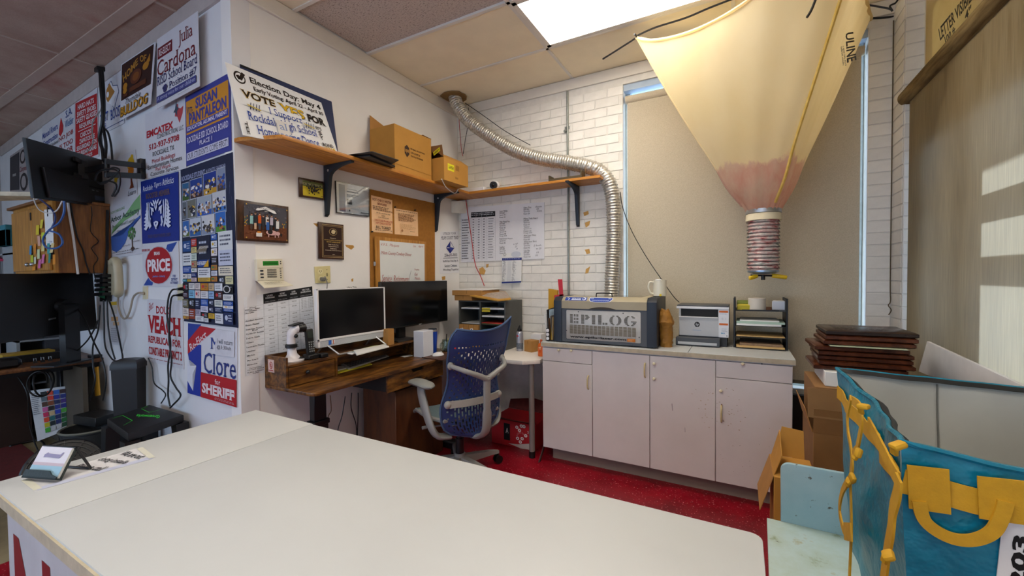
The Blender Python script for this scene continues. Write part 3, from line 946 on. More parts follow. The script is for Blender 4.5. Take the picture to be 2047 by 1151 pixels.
# base
hub = obj('hub', MB().lathe([(.035, .075), (.04, .08), (.04, .15), (.034, .155)], (0, 0, 0), 20), CG, t, local=True)
obj('column', MB().cyl((0, 0, .15), (0, 0, .37), .022, n=18).cyl((0, 0, .15), (0, 0, .26), .03, n=18), BLACKM, t, local=True)
def chair_leg(a):
    c, s_ = math.cos(a), math.sin(a)
    mb = MB()
    rs = []
    for f, wd, z0, z1 in ((.02, .028, .075, .135), (.12, .026, .078, .125), (.24, .02, .08, .112), (.32, .013, .075, .095)):
        cx, cy = f * c, f * s_
        rs.append([V((cx - wd * s_ * k, cy + wd * c * k, z)) for k, z in ((-1, z0), (1, z0), (.8, z1), (-.8, z1))])
    mb.rings(rs)
    lg = obj('leg', mb, CG, t, local=True)
    e = V((.315 * c, .315 * s_, .0))
    tv = V((-s_, c, 0))
    cs_ = MB()
    for k in (-1, 1):
        cs_.cyl(e + tv * (.008 * k) + V((0, 0, .03)), e + tv * (.024 * k) + V((0, 0, .03)), .03, n=18)
    cs_.cyl(e + V((0, 0, .03)), e + V((0, 0, .085)), .007, n=8).cyl(e - tv * .02 + V((0, 0, .03)), e + tv * .02 + V((0, 0, .03)), .006, n=8)
    cs_.box((-.0, -.0, 0), (.0001, .0001, .0001)) if False else None
    obj('caster', cs_, BLACK, lg, local=True)
for k in range(5): chair_leg(R(-95 + 72 * k))
# seat
def seat_pt(u, v):
    x = -.165 + .455 * v
    hw = .235 * (.80 + .2 * math.sin(PI * min(1, v * .75 + .15)))
    y = (u * 2 - 1) * hw
    z = .455 + .012 * (2 * u - 1) ** 2 - .035 * max(0, (v - .78) / .22) ** 2 + .012 * max(0, (.3 - v) / .3)
    return V((x, y, z))
mb = MB().grid(seat_pt, 14, 14).solid(.022)
st_ = obj('seat', mb, SEATM, t, local=True)
rim = [seat_pt(u, v) + V((0, 0, -.013)) for u, v in [(0, k / 8) for k in range(9)] + [(k / 8, 1) for k in range(1, 9)] + [(1, 1 - k / 8) for k in range(1, 9)] + [(1 - k / 8, 0) for k in range(1, 8)]]
obj('seat_rim', MB().tube(rim, .014, 8, closed=True), CG, t, local=True)
pan = MB()
pan.rings([[V((x, y, z)) for x, y in ((-.2 + a_, -.17 + b_), (.22 - a_, -.17 + b_), (.22 - a_, .17 - b_), (-.2 + a_, .17 - b_))] for a_, b_, z in ((0, 0, .435), (.02, .02, .415), (.08, .07, .36), (.12, .10, .33))])
obj('seat_pan', pan, CGD, t, local=True)
lev = MB().cyl((.04, .1, .36), (.06, .24, .37), .007, n=8).cyl((.06, .225, .37), (.064, .255, .37), .012, n=10)
obj('lever', lev, CG, t, local=True)
# back: a shell with real slots
NU, NV = 40, 64
def back_pt(u, v):
    z = .335 + .735 * v
    prof = [(0, .20), (.12, .225), (.26, .235), (.52, .195), (.78, .225), (1, .245)]
    for (a0, w0), (a1, w1) in zip(prof[:-1], prof[1:]):
        if v <= a1:
            k = (v - a0) / (a1 - a0); k = k * k * (3 - 2 * k); hw = w0 + (w1 - w0) * k; break
    s_ = 2 * u - 1
    if v < .16: hw *= .25 + .75 * math.sqrt(max(0, 1 - ((.16 - v) / .16) ** 2))
    if v > .84 and s_ > 0: hw *= 1 - .26 * ((v - .84) / .16) ** 2
    x = -.235 + .035 * math.sin(PI * min(1, v * 1.25)) - .10 * v ** 1.6
    x += .065 * s_ * s_ * (1 - .3 * v)
    z += (.05 if s_ < 0 else .0) * (abs(s_) ** 2.2) * max(0, (v - .80) / .20) - .02 * max(0, (v - .85) / .15) * (1 - s_ * s_)
    return V((x, s_ * hw, z))
def slot(i, j):
    if i < 2 or i > NU - 3 or j < 3 or j > NV - 4: return False
    if j > NV - 14 and j < NV - 9: return (i % 2 == 0 and j % 4 == 1)
    if j >= NV - 9: return False
    if i % 2: return False
    if 20 < j < 30: return (j + i) % 4 == 0
    if j <= 20: return (j + (i // 2) * 2) % 4 != 0 if 6 < i < NU - 7 else (j + i) % 4 == 0
    return (j + (i // 2) * 2) % 4 in (0, 1) if 5 < i < NU - 6 else (j + i) % 4 == 0
mb = MB().grid(back_pt, NU, NV, slot).solid(.006)
bk_ = obj('backrest', mb, BLUE, t, local=True)
edge = [back_pt(0, k / 20) for k in range(1, 21)] + [back_pt(k / 12, 1) for k in range(1, 13)] + [back_pt(1, 1 - k / 20) for k in range(1, 20)] + [back_pt(1 - k / 8, .0) for k in range(1, 8)]
obj('back_rim', MB().tube(edge, .007, 6, closed=True), mat('blue_grey_rim', '#41587c', .4), t, local=True)
# grey spine that forks to both sides
sp = MB()
main = smooth([(-.10, 0, .335), (-.22, 0, .335), (-.325, 0, .40), (-.345, 0, .55), (-.345, 0, .68), (-.35, 0, .76)], 6)
n_ = len(main)
rs = []
for i, p in enumerate(main):
    wd = .034 if i < n_ * .55 else .026
    tn = (main[min(i + 1, n_ - 1)] - main[max(i - 1, 0)]).normalized()
    nn = V((0, 1, 0)).cross(tn)
    rs.append([p + V((0, 1, 0)) * wd * math.cos(2 * PI * k / 10) + nn * .018 * math.sin(2 * PI * k / 10) for k in range(10)])
sp.rings(rs)
for sgn in (-1, 1):
    e = back_pt(.5 + .47 * sgn, .68)
    arm_ = smooth([(-.35, 0, .74), (-.35, .07 * sgn, .775), (-.335, .15 * sgn, .81), e + V((-.018, 0, 0))], 6)
    sp.tube(arm_, [.02 - .006 * i / len(arm_) for i in range(len(arm_))], 10)
    sp.ball(e + V((-.012, 0, 0)), .022, 8, (.7, 1, 1.2))
obj('back_spine', sp, CG, t, local=True)
lb = MB()
pts = [back_pt(.06 + .88 * k / 14, .33) + V((-.022, 0, 0)) for k in range(15)]
rs = [[p + V((dx, 0, dz)) for dx, dz in ((-.01, -.022), (.006, -.022), (.006, .022), (-.01, .022))] for p in pts]
lb.rings(rs)
for p in (pts[0], pts[-1]): lb.ball(p, .026, 8, (.8, 1, 1))
obj('lumbar_bar', lb, mat('pale_grey_lumbar', '#a5a39d', .4), t, local=True)
# arms
for sgn in (-1, 1):
    y_ = .265 * sgn
    am = smooth([(-.12, .15 * sgn, .345), (-.11, .23 * sgn, .36), (-.085, y_, .42), (-.03, y_ + .01 * sgn, .52), (.035, y_ + .005 * sgn, .61), (.05, y_, .665)], 6)
    mb = MB(); rs = []
    for i, p in enumerate(am):
        tn = (am[min(i + 1, len(am) - 1)] - am[max(i - 1, 0)]).normalized()
        side = V((1, 0, 0)) - tn * tn.x
        side = side.normalized() if side.length > .1 else V((0, 1, 0))
        oth = tn.cross(side)
        rs.append([p + side * .043 * math.cos(2 * PI * k / 10) + oth * .021 * math.sin(2 * PI * k / 10) for k in range(10)])
    mb.rings(rs)
    ar = obj('arm', mb, CG, t, local=True)
    pad = MB()
    rs = []
    for i in range(13):
        f_ = i / 12; x_ = -.10 + .30 * f_
        hw = .055 * math.sqrt(max(.02, 1 - (2 * f_ - 1) ** 4)) ; hh = .024 * math.sqrt(max(.05, 1 - (2 * f_ - 1) ** 4))
        zc = .68 + .006 * math.sin(PI * f_) - .012 * f_ * f_
        rs.append([V((x_, y_ + hw * math.cos(2 * PI * k / 14), zc + hh * math.sin(2 * PI * k / 14))) for k in range(14)])
    pad.rings(rs)
    obj('arm_pad', pad, mat('arm_pad_grey', '#8d8f8a', .35), ar, local=True)
obj('floor_cable', MB().tube(smooth([(-2.02, 2.2, .006), (-1.95, 2.35, .006), (-1.98, 2.55, .006), (-2.0, 2.7, .006)], 6), .004, 6), mat('tan_cable', '#7a5a3a'), None, 'tan cable lying on the red floor behind the office chair', 'cable')
# ================================================================ things on the desk and its hutch
SCREEN = mat('dark_screen', '#0b0c0e', .18, var=.05, vs=3, spec=.5)
# all-in-one computer
AX = -2.335
pl = [Xp(633, 577, AX), Xp(769, 575, AX), Xp(772, 660, AX), Xp(637, 683, AX)]
y0, y1, z0, z1 = 1.715, 2.288, .998, 1.328
t = thing('all_in_one_computer', 'white-framed all-in-one computer with a dark screen on the desk hutch', 'computer', (AX, 2.0, HZ))
obj('case', MB().box((AX - .03, y0, z0 - .045), (AX - .002, y1, z1), .004), WPLAS, t)
sc_ = obj('screen', MB().box((AX - .003, y0 + .012, z0 + .012), (AX, y1 - .012, z1 - .008)), SCREEN, t)
bez = MB()
for a, b in (((y0, z0 - .002), (y1, z0 + .012)), ((y0, z1 - .008), (y1, z1)), ((y0, z0), (y0 + .012, z1)), ((y1 - .012, z0), (y1, z1))):
    bez.box((AX - .004, a[0], a[1]), (AX + .003, b[0], b[1]), .001)
obj('bezel', bez, WPLAS, t)
q = [V((AX + .0005, y0 + .02, z0 - .004)), V((AX + .0005, y1 - .02, z0 - .004)), V((AX + .0005, y1 - .02, z0 - .040)), V((AX + .0005, y0 + .02, z0 - .040))]
gr = MB().box((AX - .003, y0 + .02, z0 - .042), (AX, y1 - .02, z0 - .003))
obj('speaker_grille', gr, mat('grille_grey', '#b4b8bd', .5, var=.3, vs=300), t)
printed(t, q, [('r', .11, .02, .15, .8, '#2f62b5'), ('r', .155, .02, .17, .6, '#dfe6ee'), ('r', .172, .02, .185, .8, '#d07a5a'), ('r', .187, .02, .198, .6, '#dfe6ee'), ('t', 'DELL', .56, -.3, .60, -.08, '#8a8d92')], .0008)
std = MB()
for yy in (y0 + .07, y1 - .09):
    std.tube(smooth([(AX - .01, yy, z0 - .03), (AX + .055, yy + .03, HZ + .018), (AX + .06, yy + .035, HZ + .008)], 5), .006, 8)
    std.tube(smooth([(AX - .02, yy, z0 - .01), (AX - .10, yy, HZ + .012), (AX - .105, yy, HZ + .007)], 5), .006, 8)
std.tube([(AX + .06, y0 + .105, HZ + .007), (AX + .06, y1 - .055, HZ + .007)], .006, 8)
obj('stand', std, STEEL, t)
# black monitor
BX = -2.375
t = thing('monitor', 'large black monitor on the right end of the desk hutch', 'monitor', (BX, 2.6, HZ))
y0, y1, z0, z1 = 2.292, 3.105, .994, 1.366
obj('case', MB().box((BX - .035, y0, z0), (BX - .002, y1, z1), .004), BLACK, t)
obj('screen', MB().box((BX - .003, y0 + .006, z0 + .014), (BX, y1 - .006, z1 - .006)), SCREEN, t)
printed(t, [V((BX + .0003, y0, z1)), V((BX + .0003, y1, z1)), V((BX + .0003, y1, z0)), V((BX + .0003, y0, z0))], [('t', 'acer', .51, .968, .55, .99, '#c9c9c9', 'b')], .0004)
obj('neck', MB().box((BX - .065, 2.50, HZ + .012), (BX - .03, 2.58, z0 + .15), .004), BLACK, t)
obj('foot', MB().slab([V((BX - .10, 2.42, HZ)), V((BX + .07, 2.39, HZ)), V((BX + .07, 2.61, HZ)), V((BX - .10, 2.61, HZ))], V((0, 0, .013)), .002), mat('grey_black_foot', '#2c2b2a', .4), t)
# barcode scanner: rounded base, neck ring, gun head
p = Xp(583, 717, -2.375); sx_, sy_ = -2.37, p.y
t = thing('barcode_scanner', 'white and black handheld barcode scanner on its stand on the desk hutch', 'scanner', (sx_, sy_, HZ))
SCW = mat('scanner_white', '#d9d5da', .35)
b = MB()
b.rings([[V((sx_ + a_ * math.cos(2 * PI * k / 20) * .8 + o_, sy_ + a_ * (1.15 if math.sin(2 * PI * k / 20) > 0 else .8) * math.sin(2 * PI * k / 20), HZ + z)) for k in range(20)] for a_, o_, z in ((.062, 0, .0), (.064, 0, .008), (.05, -.003, .016), (.03, -.006, .045), (.024, -.008, .085))])
obj('stand_base', b, SCW, t)
obj('base_inlay', MB().slab([V((sx_ + .030, sy_ + .0, HZ + .017)), V((sx_ + .030, sy_ + .055, HZ + .013)), V((sx_ + .012, sy_ + .045, HZ + .022)), V((sx_ + .012, sy_ + .008, HZ + .026))], V((.003, 0, .004))), BLACK, t)
obj('neck_ring', MB().lathe([(.028, .083), (.034, .087), (.034, .103), (.028, .108)], (sx_ - .006, sy_, HZ), 18), BLACK, t)
nk = MB().tube(smooth([(sx_ - .006, sy_, HZ + .10), (sx_ - .004, sy_ - .002, HZ + .14), (sx_, sy_ + .004, HZ + .175), (sx_ + .004, sy_ + .03, HZ + .196), (sx_ + .008, sy_ + .055, HZ + .198)], 5), [.024] * 8 + [.026] * 6 + [.029] * 6 + [.031], 14)
obj('head', nk, SCW, t)
obj('scan_window', MB().rings([[V((sx_ + .008 + w_ * math.cos(2 * PI * k / 14) * .9, sy_ + yy, HZ + .198 + w_ * .75 * math.sin(2 * PI * k / 14))) for k in range(14)] for w_, yy in ((.033, .03), (.037, .055), (.037, .073), (.03, .077))]), BLACK, t)
obj('top_cap', MB().slab([V((sx_ - .018, sy_ - .01, HZ + .214)), V((sx_ + .03, sy_ - .01, HZ + .214)), V((sx_ + .03, sy_ + .06, HZ + .228)), V((sx_ - .018, sy_ + .06, HZ + .228))], V((0, 0, .006))), BLACK, t)
obj('trigger', MB().ball((sx_ + .024, sy_ + .012, HZ + .155), .012, 8), BLACK, t)
# cordless phone in its cradle
p = Xp(622, 712, -2.34); px_, py_ = -2.345, p.y
t = thing('cordless_phone', 'black cordless phone upright in its charger beside the barcode scanner', 'phone', (px_, py_, HZ))
obj('cradle', MB().obox((px_, py_, HZ + .016), (.07, .07, .032), (0, 0, 0), .006), BLACK, t)
obj('adapter', MB().box((px_ + .0, py_ + .045, HZ), (px_ + .045, py_ + .095, HZ + .026), .004), BLACK, t)
hs = obj('handset', MB().obox((px_, py_ - .005, HZ + .105), (.024, .05, .165), (0, R(-6), 0), .007, 2), BLACK, t)
M_ = lambda a, b: V((px_ + .0125 + (b - .105) * -.105, py_ - .005 + a, HZ + b))
printed(hs, [M_(-.021, .186), M_(.021, .186), M_(.021, .03), M_(-.021, .03)], [('r', .12, .08, .88, .34, '#2c3530')] + [('r', .10 + .30 * i, .48 + .09 * j, .29 + .30 * i, .53 + .09 * j, '#8f9498') for i in range(3) for j in range(5)], .0012)
# keyboard leaning up out of the hutch cubby on papers
def flat_box(name, label, cat, pts, zz, th, m, items=None, group=None, bev=.001):
    q = [Zp(x, y, zz) for x, y in pts]
    o = obj(name, MB().slab([q[3], q[2], q[1], q[0]], V((0, 0, th)), bev), m, None, label, cat, group)
    if items: printed(o, [p + V((0, 0, th)) for p in q], items)
    return o
flat_box('yellow_pad', 'yellow-edged legal pad under the keyboard on the desk', 'notepad', [(668, 738), (735, 722), (744, 729), (672, 748)], DZ, .004, mat('yellow_pad', '#d8cf3a', .7))
flat_box('paper_sheet', 'white sheets lying between the legal pad and the keyboard', 'paper', [(661, 731), (700, 720), (716, 731), (663, 745)], DZ + .0045, .008, PAPER)
kq = [Zp(676, 724, DZ + .03), Zp(758, 704, DZ + .03), Zp(778, 711, DZ + .03), Zp(697, 737, DZ + .012)]
kq[2] = Zp(778, 711, DZ + .012)
t = thing('keyboard', 'white and grey computer keyboard tilted in the open bay of the hutch', 'keyboard', Zp(720, 720, DZ + .008))
obj('keyboard_body', MB().slab([kq[3], kq[2], kq[1], kq[0]], V((0, 0, -.007)), .001), mat('keyboard_silver', '#b9babc', .4), t)
keys = MB()
for j in range(4):
    for i in range(14):
        u0, u1, v0, v1 = .06 + i * .064, .06 + i * .064 + .052, .12 + j * .21, .12 + j * .21 + .16
        pts = [bil(kq, u0, v1), bil(kq, u1, v1), bil(kq, u1, v0), bil(kq, u0, v0)]
        keys.slab(pts, V((0, 0, .003)))
obj('keys', keys, mat('dark_keys', '#6e6e72', .5), t, kind='stuff')
# papers on the hutch under the computer
fz = HZ + .0005
flat_box('paper_sheet', 'loose white papers lying under the computer stand on the hutch', 'paper', [(686, 706), (735, 696), (768, 688), (704, 709)], fz, .004, PAPER)
flat_box('paper_sheet', 'yellow-green printed sheet under the right computer foot', 'paper', [(704, 702), (752, 690), (773, 690), (722, 703)], fz + .0045, .003, mat('yellow_green_sheet', '#b9c07c', .7, var=.2, vs=20))
flat_box('paper_pad', 'white pad jutting over the front edge of the hutch', 'notepad', [(707, 702), (768, 690), (778, 694), (713, 711)], fz + .012, .008, PAPER)
flat_box('card_slip', 'white card slip on the bare desk right of the keyboard', 'card', [(800, 712), (820, 709), (825, 711), (808, 714)], DZ, .001, PAPER)
# small kraft box on the hutch
def carton(name, label, cat, lo, hi, m, rz=0, flaps=None, bev=.0015, group=None, seam=True):
    c = V(((lo[0] + hi[0]) / 2, (lo[1] + hi[1]) / 2, lo[2]))
    t = thing(name, label, cat, c, rz, group)
    h = (V(hi) - V(lo)) / 2
    o = obj('carton_body', MB().box((-h.x, -h.y, 0), (h.x, h.y, 2 * h.z), bev), m, t, local=True)
    if seam: obj('flap_seam', MB().box((-.0015, -h.y - .0004, 2 * h.z - .03), (.0015, h.y + .0004, 2 * h.z + .0006)), mat('seam_shadow_brown', '#6d4c24', .9), t, local=True)
    return t
p = Xp(782, 686, -2.27); carton('kraft_box', 'small upright kraft box between the two screens on the hutch', 'box', (-2.345, p.y - .012, HZ), (-2.288, p.y + .050, HZ + .118), CARD, 0)
# white box and blue tumbler on the desk
p = Zp(833, 711, DZ)
bx_ = -2.228
t = thing('white_box', 'tall plain white box on the desk in front of the blue tumbler', 'box', (bx_, 2.55, DZ))
obj('carton_body', MB().box((bx_ - .05, 2.40 + .13, DZ), (bx_ + .05, 2.40 + .25, DZ + .205), .0015), mat('matte_white_card', '#d9dce6', .6, var=.02), t)
obj('lid_flap', MB().box((bx_ - .049, 2.532, DZ + .2035), (bx_ + .049, 2.649, DZ + .207), .001), mat('matte_white_card', '#d9dce6'), t)
t = thing('tumbler', 'blue steel tumbler with a lid behind the white box', 'tumbler', (bx_ - .005, 2.71, DZ))
obj('tumbler_body', MB().lathe([(.030, 0), (.031, .003), (.040, .16), (.0405, .185)], (bx_ - .005, 2.71, DZ), 24), mat('tumbler_blue', '#1245b5', .3, .2, var=.05), t)
obj('rim', MB().lathe([(.0405, .185), (.0405, .197), (.037, .20)], (bx_ - .005, 2.71, DZ), 24), STEEL, t)
obj('lid', MB().lathe([(.037, .198), (.034, .208), (.02, .210)], (bx_ - .005, 2.71, DZ), 24), mat('smoke_lid', '#2c3440', .2), t)
# headset-like dark stand behind the tumbler
t = thing('pen_cup', 'dark cup with a lid behind the glass jar on the desk', 'cup', (-2.36, 2.90, DZ))
obj('cup_body', MB().lathe([(.034, 0), (.036, .004), (.042, .12), (.040, .123), (.036, .02)], (-2.36, 2.83, DZ), 20), BLACK, t)
obj('cup_band', MB().lathe([(.0405, .08), (.042, .082), (.043, .098), (.0415, .1)], (-2.36, 2.83, DZ), 20), GREYP, t)
# glass jar mug with bits in it
jx, jy = -2.20, 2.85
t = thing('jar_mug', 'clear glass jar mug holding pens and clips on the desk', 'jar', (jx, jy, DZ))
JG = glass('jar_glass', '#dfe8e4', .03, .2)
jar = MB().lathe([(.036, 0), (.040, .004), (.041, .075), (.036, .09), (.036, .10), (.034, .10), (.034, .09), (.038, .074), (.037, .008), (.002, .006)], (jx, jy, DZ), 24)
obj('jar_glass', jar, JG, t)
obj('handle', MB().tube(smooth([(jx - .01, jy - .039, DZ + .075), (jx - .01, jy - .065, DZ + .07), (jx - .01, jy - .065, DZ + .03), (jx - .01, jy - .04, DZ + .02)], 5), .006, 8), JG, t)
tk = thing('jar_filling', 'small clips, pen and paper bits inside the glass jar mug', 'office supplies', (jx, jy, DZ + .01))
obj('pen', MB().cyl((jx + .0, jy - .01, DZ + .012), (jx - .012, jy + .022, DZ + .145), .004, n=8), BLACK, tk)
obj('paper_bit', MB().obox((jx + .01, jy + .012, DZ + .085), (.002, .035, .05), (.3, .1, .3)), mat('pale_yellow', '#d9d9a0', .7), tk)
obj('paper_bit', MB().obox((jx - .006, jy - .008, DZ + .06), (.03, .002, .05), (.2, .3, .2)), PAPER, tk)
obj('clip', MB().obox((jx + .004, jy - .012, DZ + .03), (.02, .03, .01), (.4, .2, .5)), STEEL, tk)
obj('red_holder', MB().obox((-2.16, 2.905, DZ + .016), (.05, .05, .03), (0, .35, .5), .003), mat('red_plastic', '#c51f22', .4), None, 'small red plastic piece on the desk corner right of the glass jar', 'holder')
# mouse and pad
q = [Zp(x, y, DZ) for x, y in ((864, 706), (916, 708), (884, 721), (843, 715))]
obj('mouse_pad', MB().slab([q[3], q[2], q[1], q[0]], V((0, 0, .006)), .001), mat('brown_mouse_pad', '#4b2b1d', .5), None, 'small brown mouse pad at the right end of the desk', 'mouse pad')
mp = Zp(876, 711, DZ + .006)
t = thing('mouse', 'white computer mouse on the brown pad', 'mouse', mp, R(70))
ms = MB().rings([[V((-.05 + .10 * f, .028 * math.sqrt(max(.03, 1 - (2 * f - 1) ** 2)) * math.cos(PI * k / 9), .003 + (.028 * math.sqrt(max(.03, 1 - (2 * f - .95) ** 2 * .8)) * math.sin(PI * k / 9)))) for k in range(10)] for f in [i / 10 for i in range(11)]])
obj('shell', ms, WPLAS, t, local=True)
obj('wheel', MB().cyl((.026, -.003, .026), (.026, .003, .026), .008, n=12), GREYP, t, local=True)

# ================================================================ on the side table: grey sorter and small things
SX0, SX1, SYF, SYB, SZ0, SZ1 = -2.262, -1.77, 3.12, 3.43, TZ, 1.184
SORT = mat('dark_grey_sorter', '#4c4d4a', .6, var=.06, vs=20, bump=.1)
SORTIN = mat('black_sorter_inside', '#1a1a1a', .7)
t = thing('paper_sorter', 'dark grey literature sorter with shelves on the side table', 'sorter', ((SX0 + SX1) / 2, 3.27, SZ0))
mb = MB().box((SX0, SYF, SZ0), (SX0 + .012, SYB, SZ1)).box((SX1 - .012, SYF, SZ0), (SX1, SYB, SZ1)).box((SX0 + .012, SYF, SZ1 - .012), (SX1 - .012, SYB, SZ1)).box((SX0 + .012, SYF, SZ0), (SX1 - .012, SYB, SZ0 + .012)).box((SX0 + .012, SYB - .008, SZ0 + .012), (SX1 - .012, SYB, SZ1 - .012))
obj('case', mb, SORT, t)
mx_ = (SX0 + SX1) / 2 - .015
obj('divider', MB().box((mx_ - .006, SYF + .002, SZ0 + .012), (mx_ + .006, SYB - .008, SZ1 - .012)), SORT, t)
zs = [SZ0 + .012 + (SZ1 - SZ0 - .024) * k / 6 for k in range(1, 6)]
for k, z in enumerate(zs):
    if k in (2, 4, 3): obj('shelf', MB().box((SX0 + .012, SYF + .004, z - .002), (mx_ - .006, SYB - .008, z + .002)), SORTIN, t) if k in (2, 4) else None
    obj('shelf', MB().box((mx_ + .006, SYF + .004, z - .002), (SX1 - .012, SYB - .008, z + .002)), SORTIN, t)
def ream(label, x0, x1, z, th, m, yf=SYF + .012, cat='paper', name='paper_stack', group=None):
    o = obj(name, MB().box((x0, yf, z), (x1, SYB - .02, z + th), .0008), m, None, label, cat, group)
    return o
ream('white papers on the upper left shelf of the grey sorter', SX0 + .02, mx_ - .012, zs[4] + .0025, .012, PAPER)
ream('white papers on the middle left shelf of the grey sorter', SX0 + .02, mx_ - .012, zs[2] + .0025, .006, PAPER)
o = ream('white papers with a yellow note in the upper right slot of the sorter', mx_ + .014, SX1 - .018, zs[4] + .0025, .016, PAPER)
printed(o, [V((mx_ + .014, SYF + .0115, zs[4] + .016)), V((mx_ + .10, SYF + .0115, zs[4] + .016)), V((mx_ + .10, SYF + .0115, zs[4] - .02)), V((mx_ + .014, SYF + .0115, zs[4] - .02))], [('r', 0, 0, 1, 1, '#dfc93a')], .0005, 'sticky_note')
ream('white papers in the second right slot of the sorter', mx_ + .014, SX1 - .018, zs[3] + .0025, .013, PAPER)
for k, (lb, c) in enumerate((('red folder lying on the others in the third right slot of the sorter', '#b8392c'), ('green folder under the red one in the third right slot of the sorter', '#55643a'))):
    ream(lb, mx_ + .012, SX1 - .016, zs[2] + .0025 + .010 * (1 - k), .008, mat('folder_' + c[1:], c, .6), SYF + .006 + .004 * k, 'folder', 'folder')
for k, (lb, c) in enumerate((('teal folder in the fourth right slot of the sorter', '#2d7f95'), ('crimson folder in the fifth right slot of the sorter', '#9e2340'))):
    ream(lb, mx_ + .012, SX1 - .016, zs[1 - k] + .0025, .02, mat('folder_' + c[1:], c, .6), SYF + .006, 'folder', 'folder')
# two parcel boxes standing in the lower left bay, sticking out forward
for k, (x0, x1) in enumerate(((SX0 + .016, SX0 + .118), (SX0 + .122, mx_ + .012 - .002))):
    x1 = min(x1, mx_ - .008)
    t2 = carton('parcel_box', ['left one of two kraft parcel boxes in the lower bay of the sorter', 'right one of two kraft parcel boxes in the lower bay of the sorter'][k], 'box', (x0, SYF - .02, SZ0 + .0125), (x1, SYB - .03, zs[2] - .004), CARD, 0, group='parcel boxes in the sorter')
    w_ = (x1 - x0)
    printed(t2, [V((x0, SYF - .0205, zs[2] - .004)), V((x1, SYF - .0205, zs[2] - .004)), V((x1, SYF - .0205, SZ0 + .012)), V((x0, SYF - .0205, SZ0 + .012))], [('p', [(.14, .18), (.42, .15), (.56, .40), (.28, .43)], '#e4e2dd'), ('p', [(.22, .20), (.34, .19), (.46, .37), (.34, .39)], '#2a2a2a'), ('l', [(0, .5), (1, .5)], .012, '#8a5f2c')])
# flat boxes and a padded envelope on top
carton('mailer_box', 'lower flat kraft mailer box on top of the sorter', 'box', (SX0 - .03, SYF - .02, SZ1 + .0005), (SX0 + .16, SYB - .04, SZ1 + .045), CARD, 0, group='flat kraft mailers')
carton('mailer_box', 'upper flat kraft mailer box on top of the sorter', 'box', (SX0 - .05, SYF - .03, SZ1 + .046), (SX0 + .27, SYB - .03, SZ1 + .092), CARD, 0, group='flat kraft mailers')
obj('paper_stack', MB().box((SX0 - .04, SYF - .01, SZ1 + .0925), (SX0 + .28, SYB - .02, SZ1 + .104), .001), PAPER, None, 'white papers lying on the upper flat mailer box', 'paper')
env = [V((SX0 + .165, SYF - .055, SZ1 + .040)), V((SX1 - .03, SYF - .075, SZ1 + .003)), V((SX1 + .045, SYF + .02, SZ1 + .012)), V((SX1 - .12, SYB - .10, SZ1 + .070)), V((SX0 + .285, SYF + .10, SZ1 + .060))]
t = thing('padded_envelope', 'open yellow kraft padded envelope spread on top of the sorter', 'envelope', (SX1 - .1, 3.2, SZ1))
mb = MB(); mb.slab(env, V((0, 0, .010)))
obj('envelope_body', mb, mat('yellow_kraft', '#b98a35', .7, var=.06), t)
mb = MB(); mb.slab([p.lerp(V((SX1 - .1, 3.2, SZ1 + .04)), .16) + V((0, .012, .0105)) for p in env], V((0, 0, .003)))
obj('bubble_lining', mb, mat('clear_grey_lining', '#a8988a', .3, var=.25, vs=50, bump=.5, bs=180), t)
# spray can, kraft cube, white carton, orange bottle on the table
p = Zp(1031, 694, TZ); cx_, cy_ = -1.655, 3.16
t = thing('spray_can', 'silver spray can with a black nozzle on the side table', 'spray can', (cx_, cy_, TZ))
obj('can_body', MB().lathe([(.027, 0), (.029, .003), (.029, .15), (.024, .165), (.02, .168)], (cx_, cy_, TZ), 22), mat('can_silver', '#a9acb8', .3, .6, var=.15, vs=60), t)
obj('label_band', MB().lathe([(.0295, .02), (.0297, .021), (.0297, .07), (.0295, .071)], (cx_, cy_, TZ), 22), mat('can_label', '#5c6470', .4, var=.5, vs=120), t)
obj('red_mark', MB().obox((cx_ - .005, cy_ - .0295, TZ + .13), (.02, .002, .012)), mat('red_mark', '#b3242c', .5), t)
obj('nozzle', MB().lathe([(.018, .166), (.02, .17), (.018, .19), (.008, .196), (.006, .215), (.003, .218)], (cx_, cy_, TZ), 16).box((cx_ - .004, cy_ - .02, TZ + .20), (cx_ + .004, cy_, TZ + .21)), BLACK, t)
carton('kraft_cube', 'small kraft cube box between the spray can and the orange bottle', 'box', (-1.60, 3.14, TZ), (-1.51, 3.23, TZ + .095), CARD, R(-20))
carton('white_carton', 'small white carton behind the kraft cube box', 'box', (-1.62, 3.30, TZ), (-1.52, 3.40, TZ + .13), WPLAS, 0, seam=False)
cx_, cy_ = -1.39, 3.02
t = thing('orange_bottle', 'small orange spray bottle at the edge of the side table by the cabinet', 'bottle', (cx_, cy_, TZ))
OR_ = mat('orange_plastic', '#e0661c', .35, var=.05)
obj('bottle_body', MB().rings([[V((cx_ + a_ * math.cos(2 * PI * k / 20) * .9, cy_ + a_ * math.sin(2 * PI * k / 20) * .6, TZ + z)) for k in range(20)] for a_, z in ((.028, 0), (.031, .004), (.031, .085), (.024, .10), (.011, .106))]), OR_, t)
obj('cap', MB().lathe([(.011, .105), (.011, .13), (.007, .134)], (cx_, cy_, TZ), 14), mat('orange_cap', '#c9603a', .3), t)
printed(t, [V((cx_ - .022, cy_ - .0188, TZ + .08)), V((cx_ + .018, cy_ - .0188, TZ + .08)), V((cx_ + .018, cy_ - .0188, TZ + .02)), V((cx_ - .022, cy_ - .0188, TZ + .02))], [('r', .2, .1, .8, .18, '#f3d9b0'), ('r', .25, .3, .75, .36, '#f3d9b0'), ('e', .5, .65, .25, .2, '#d4571a')], .0012)
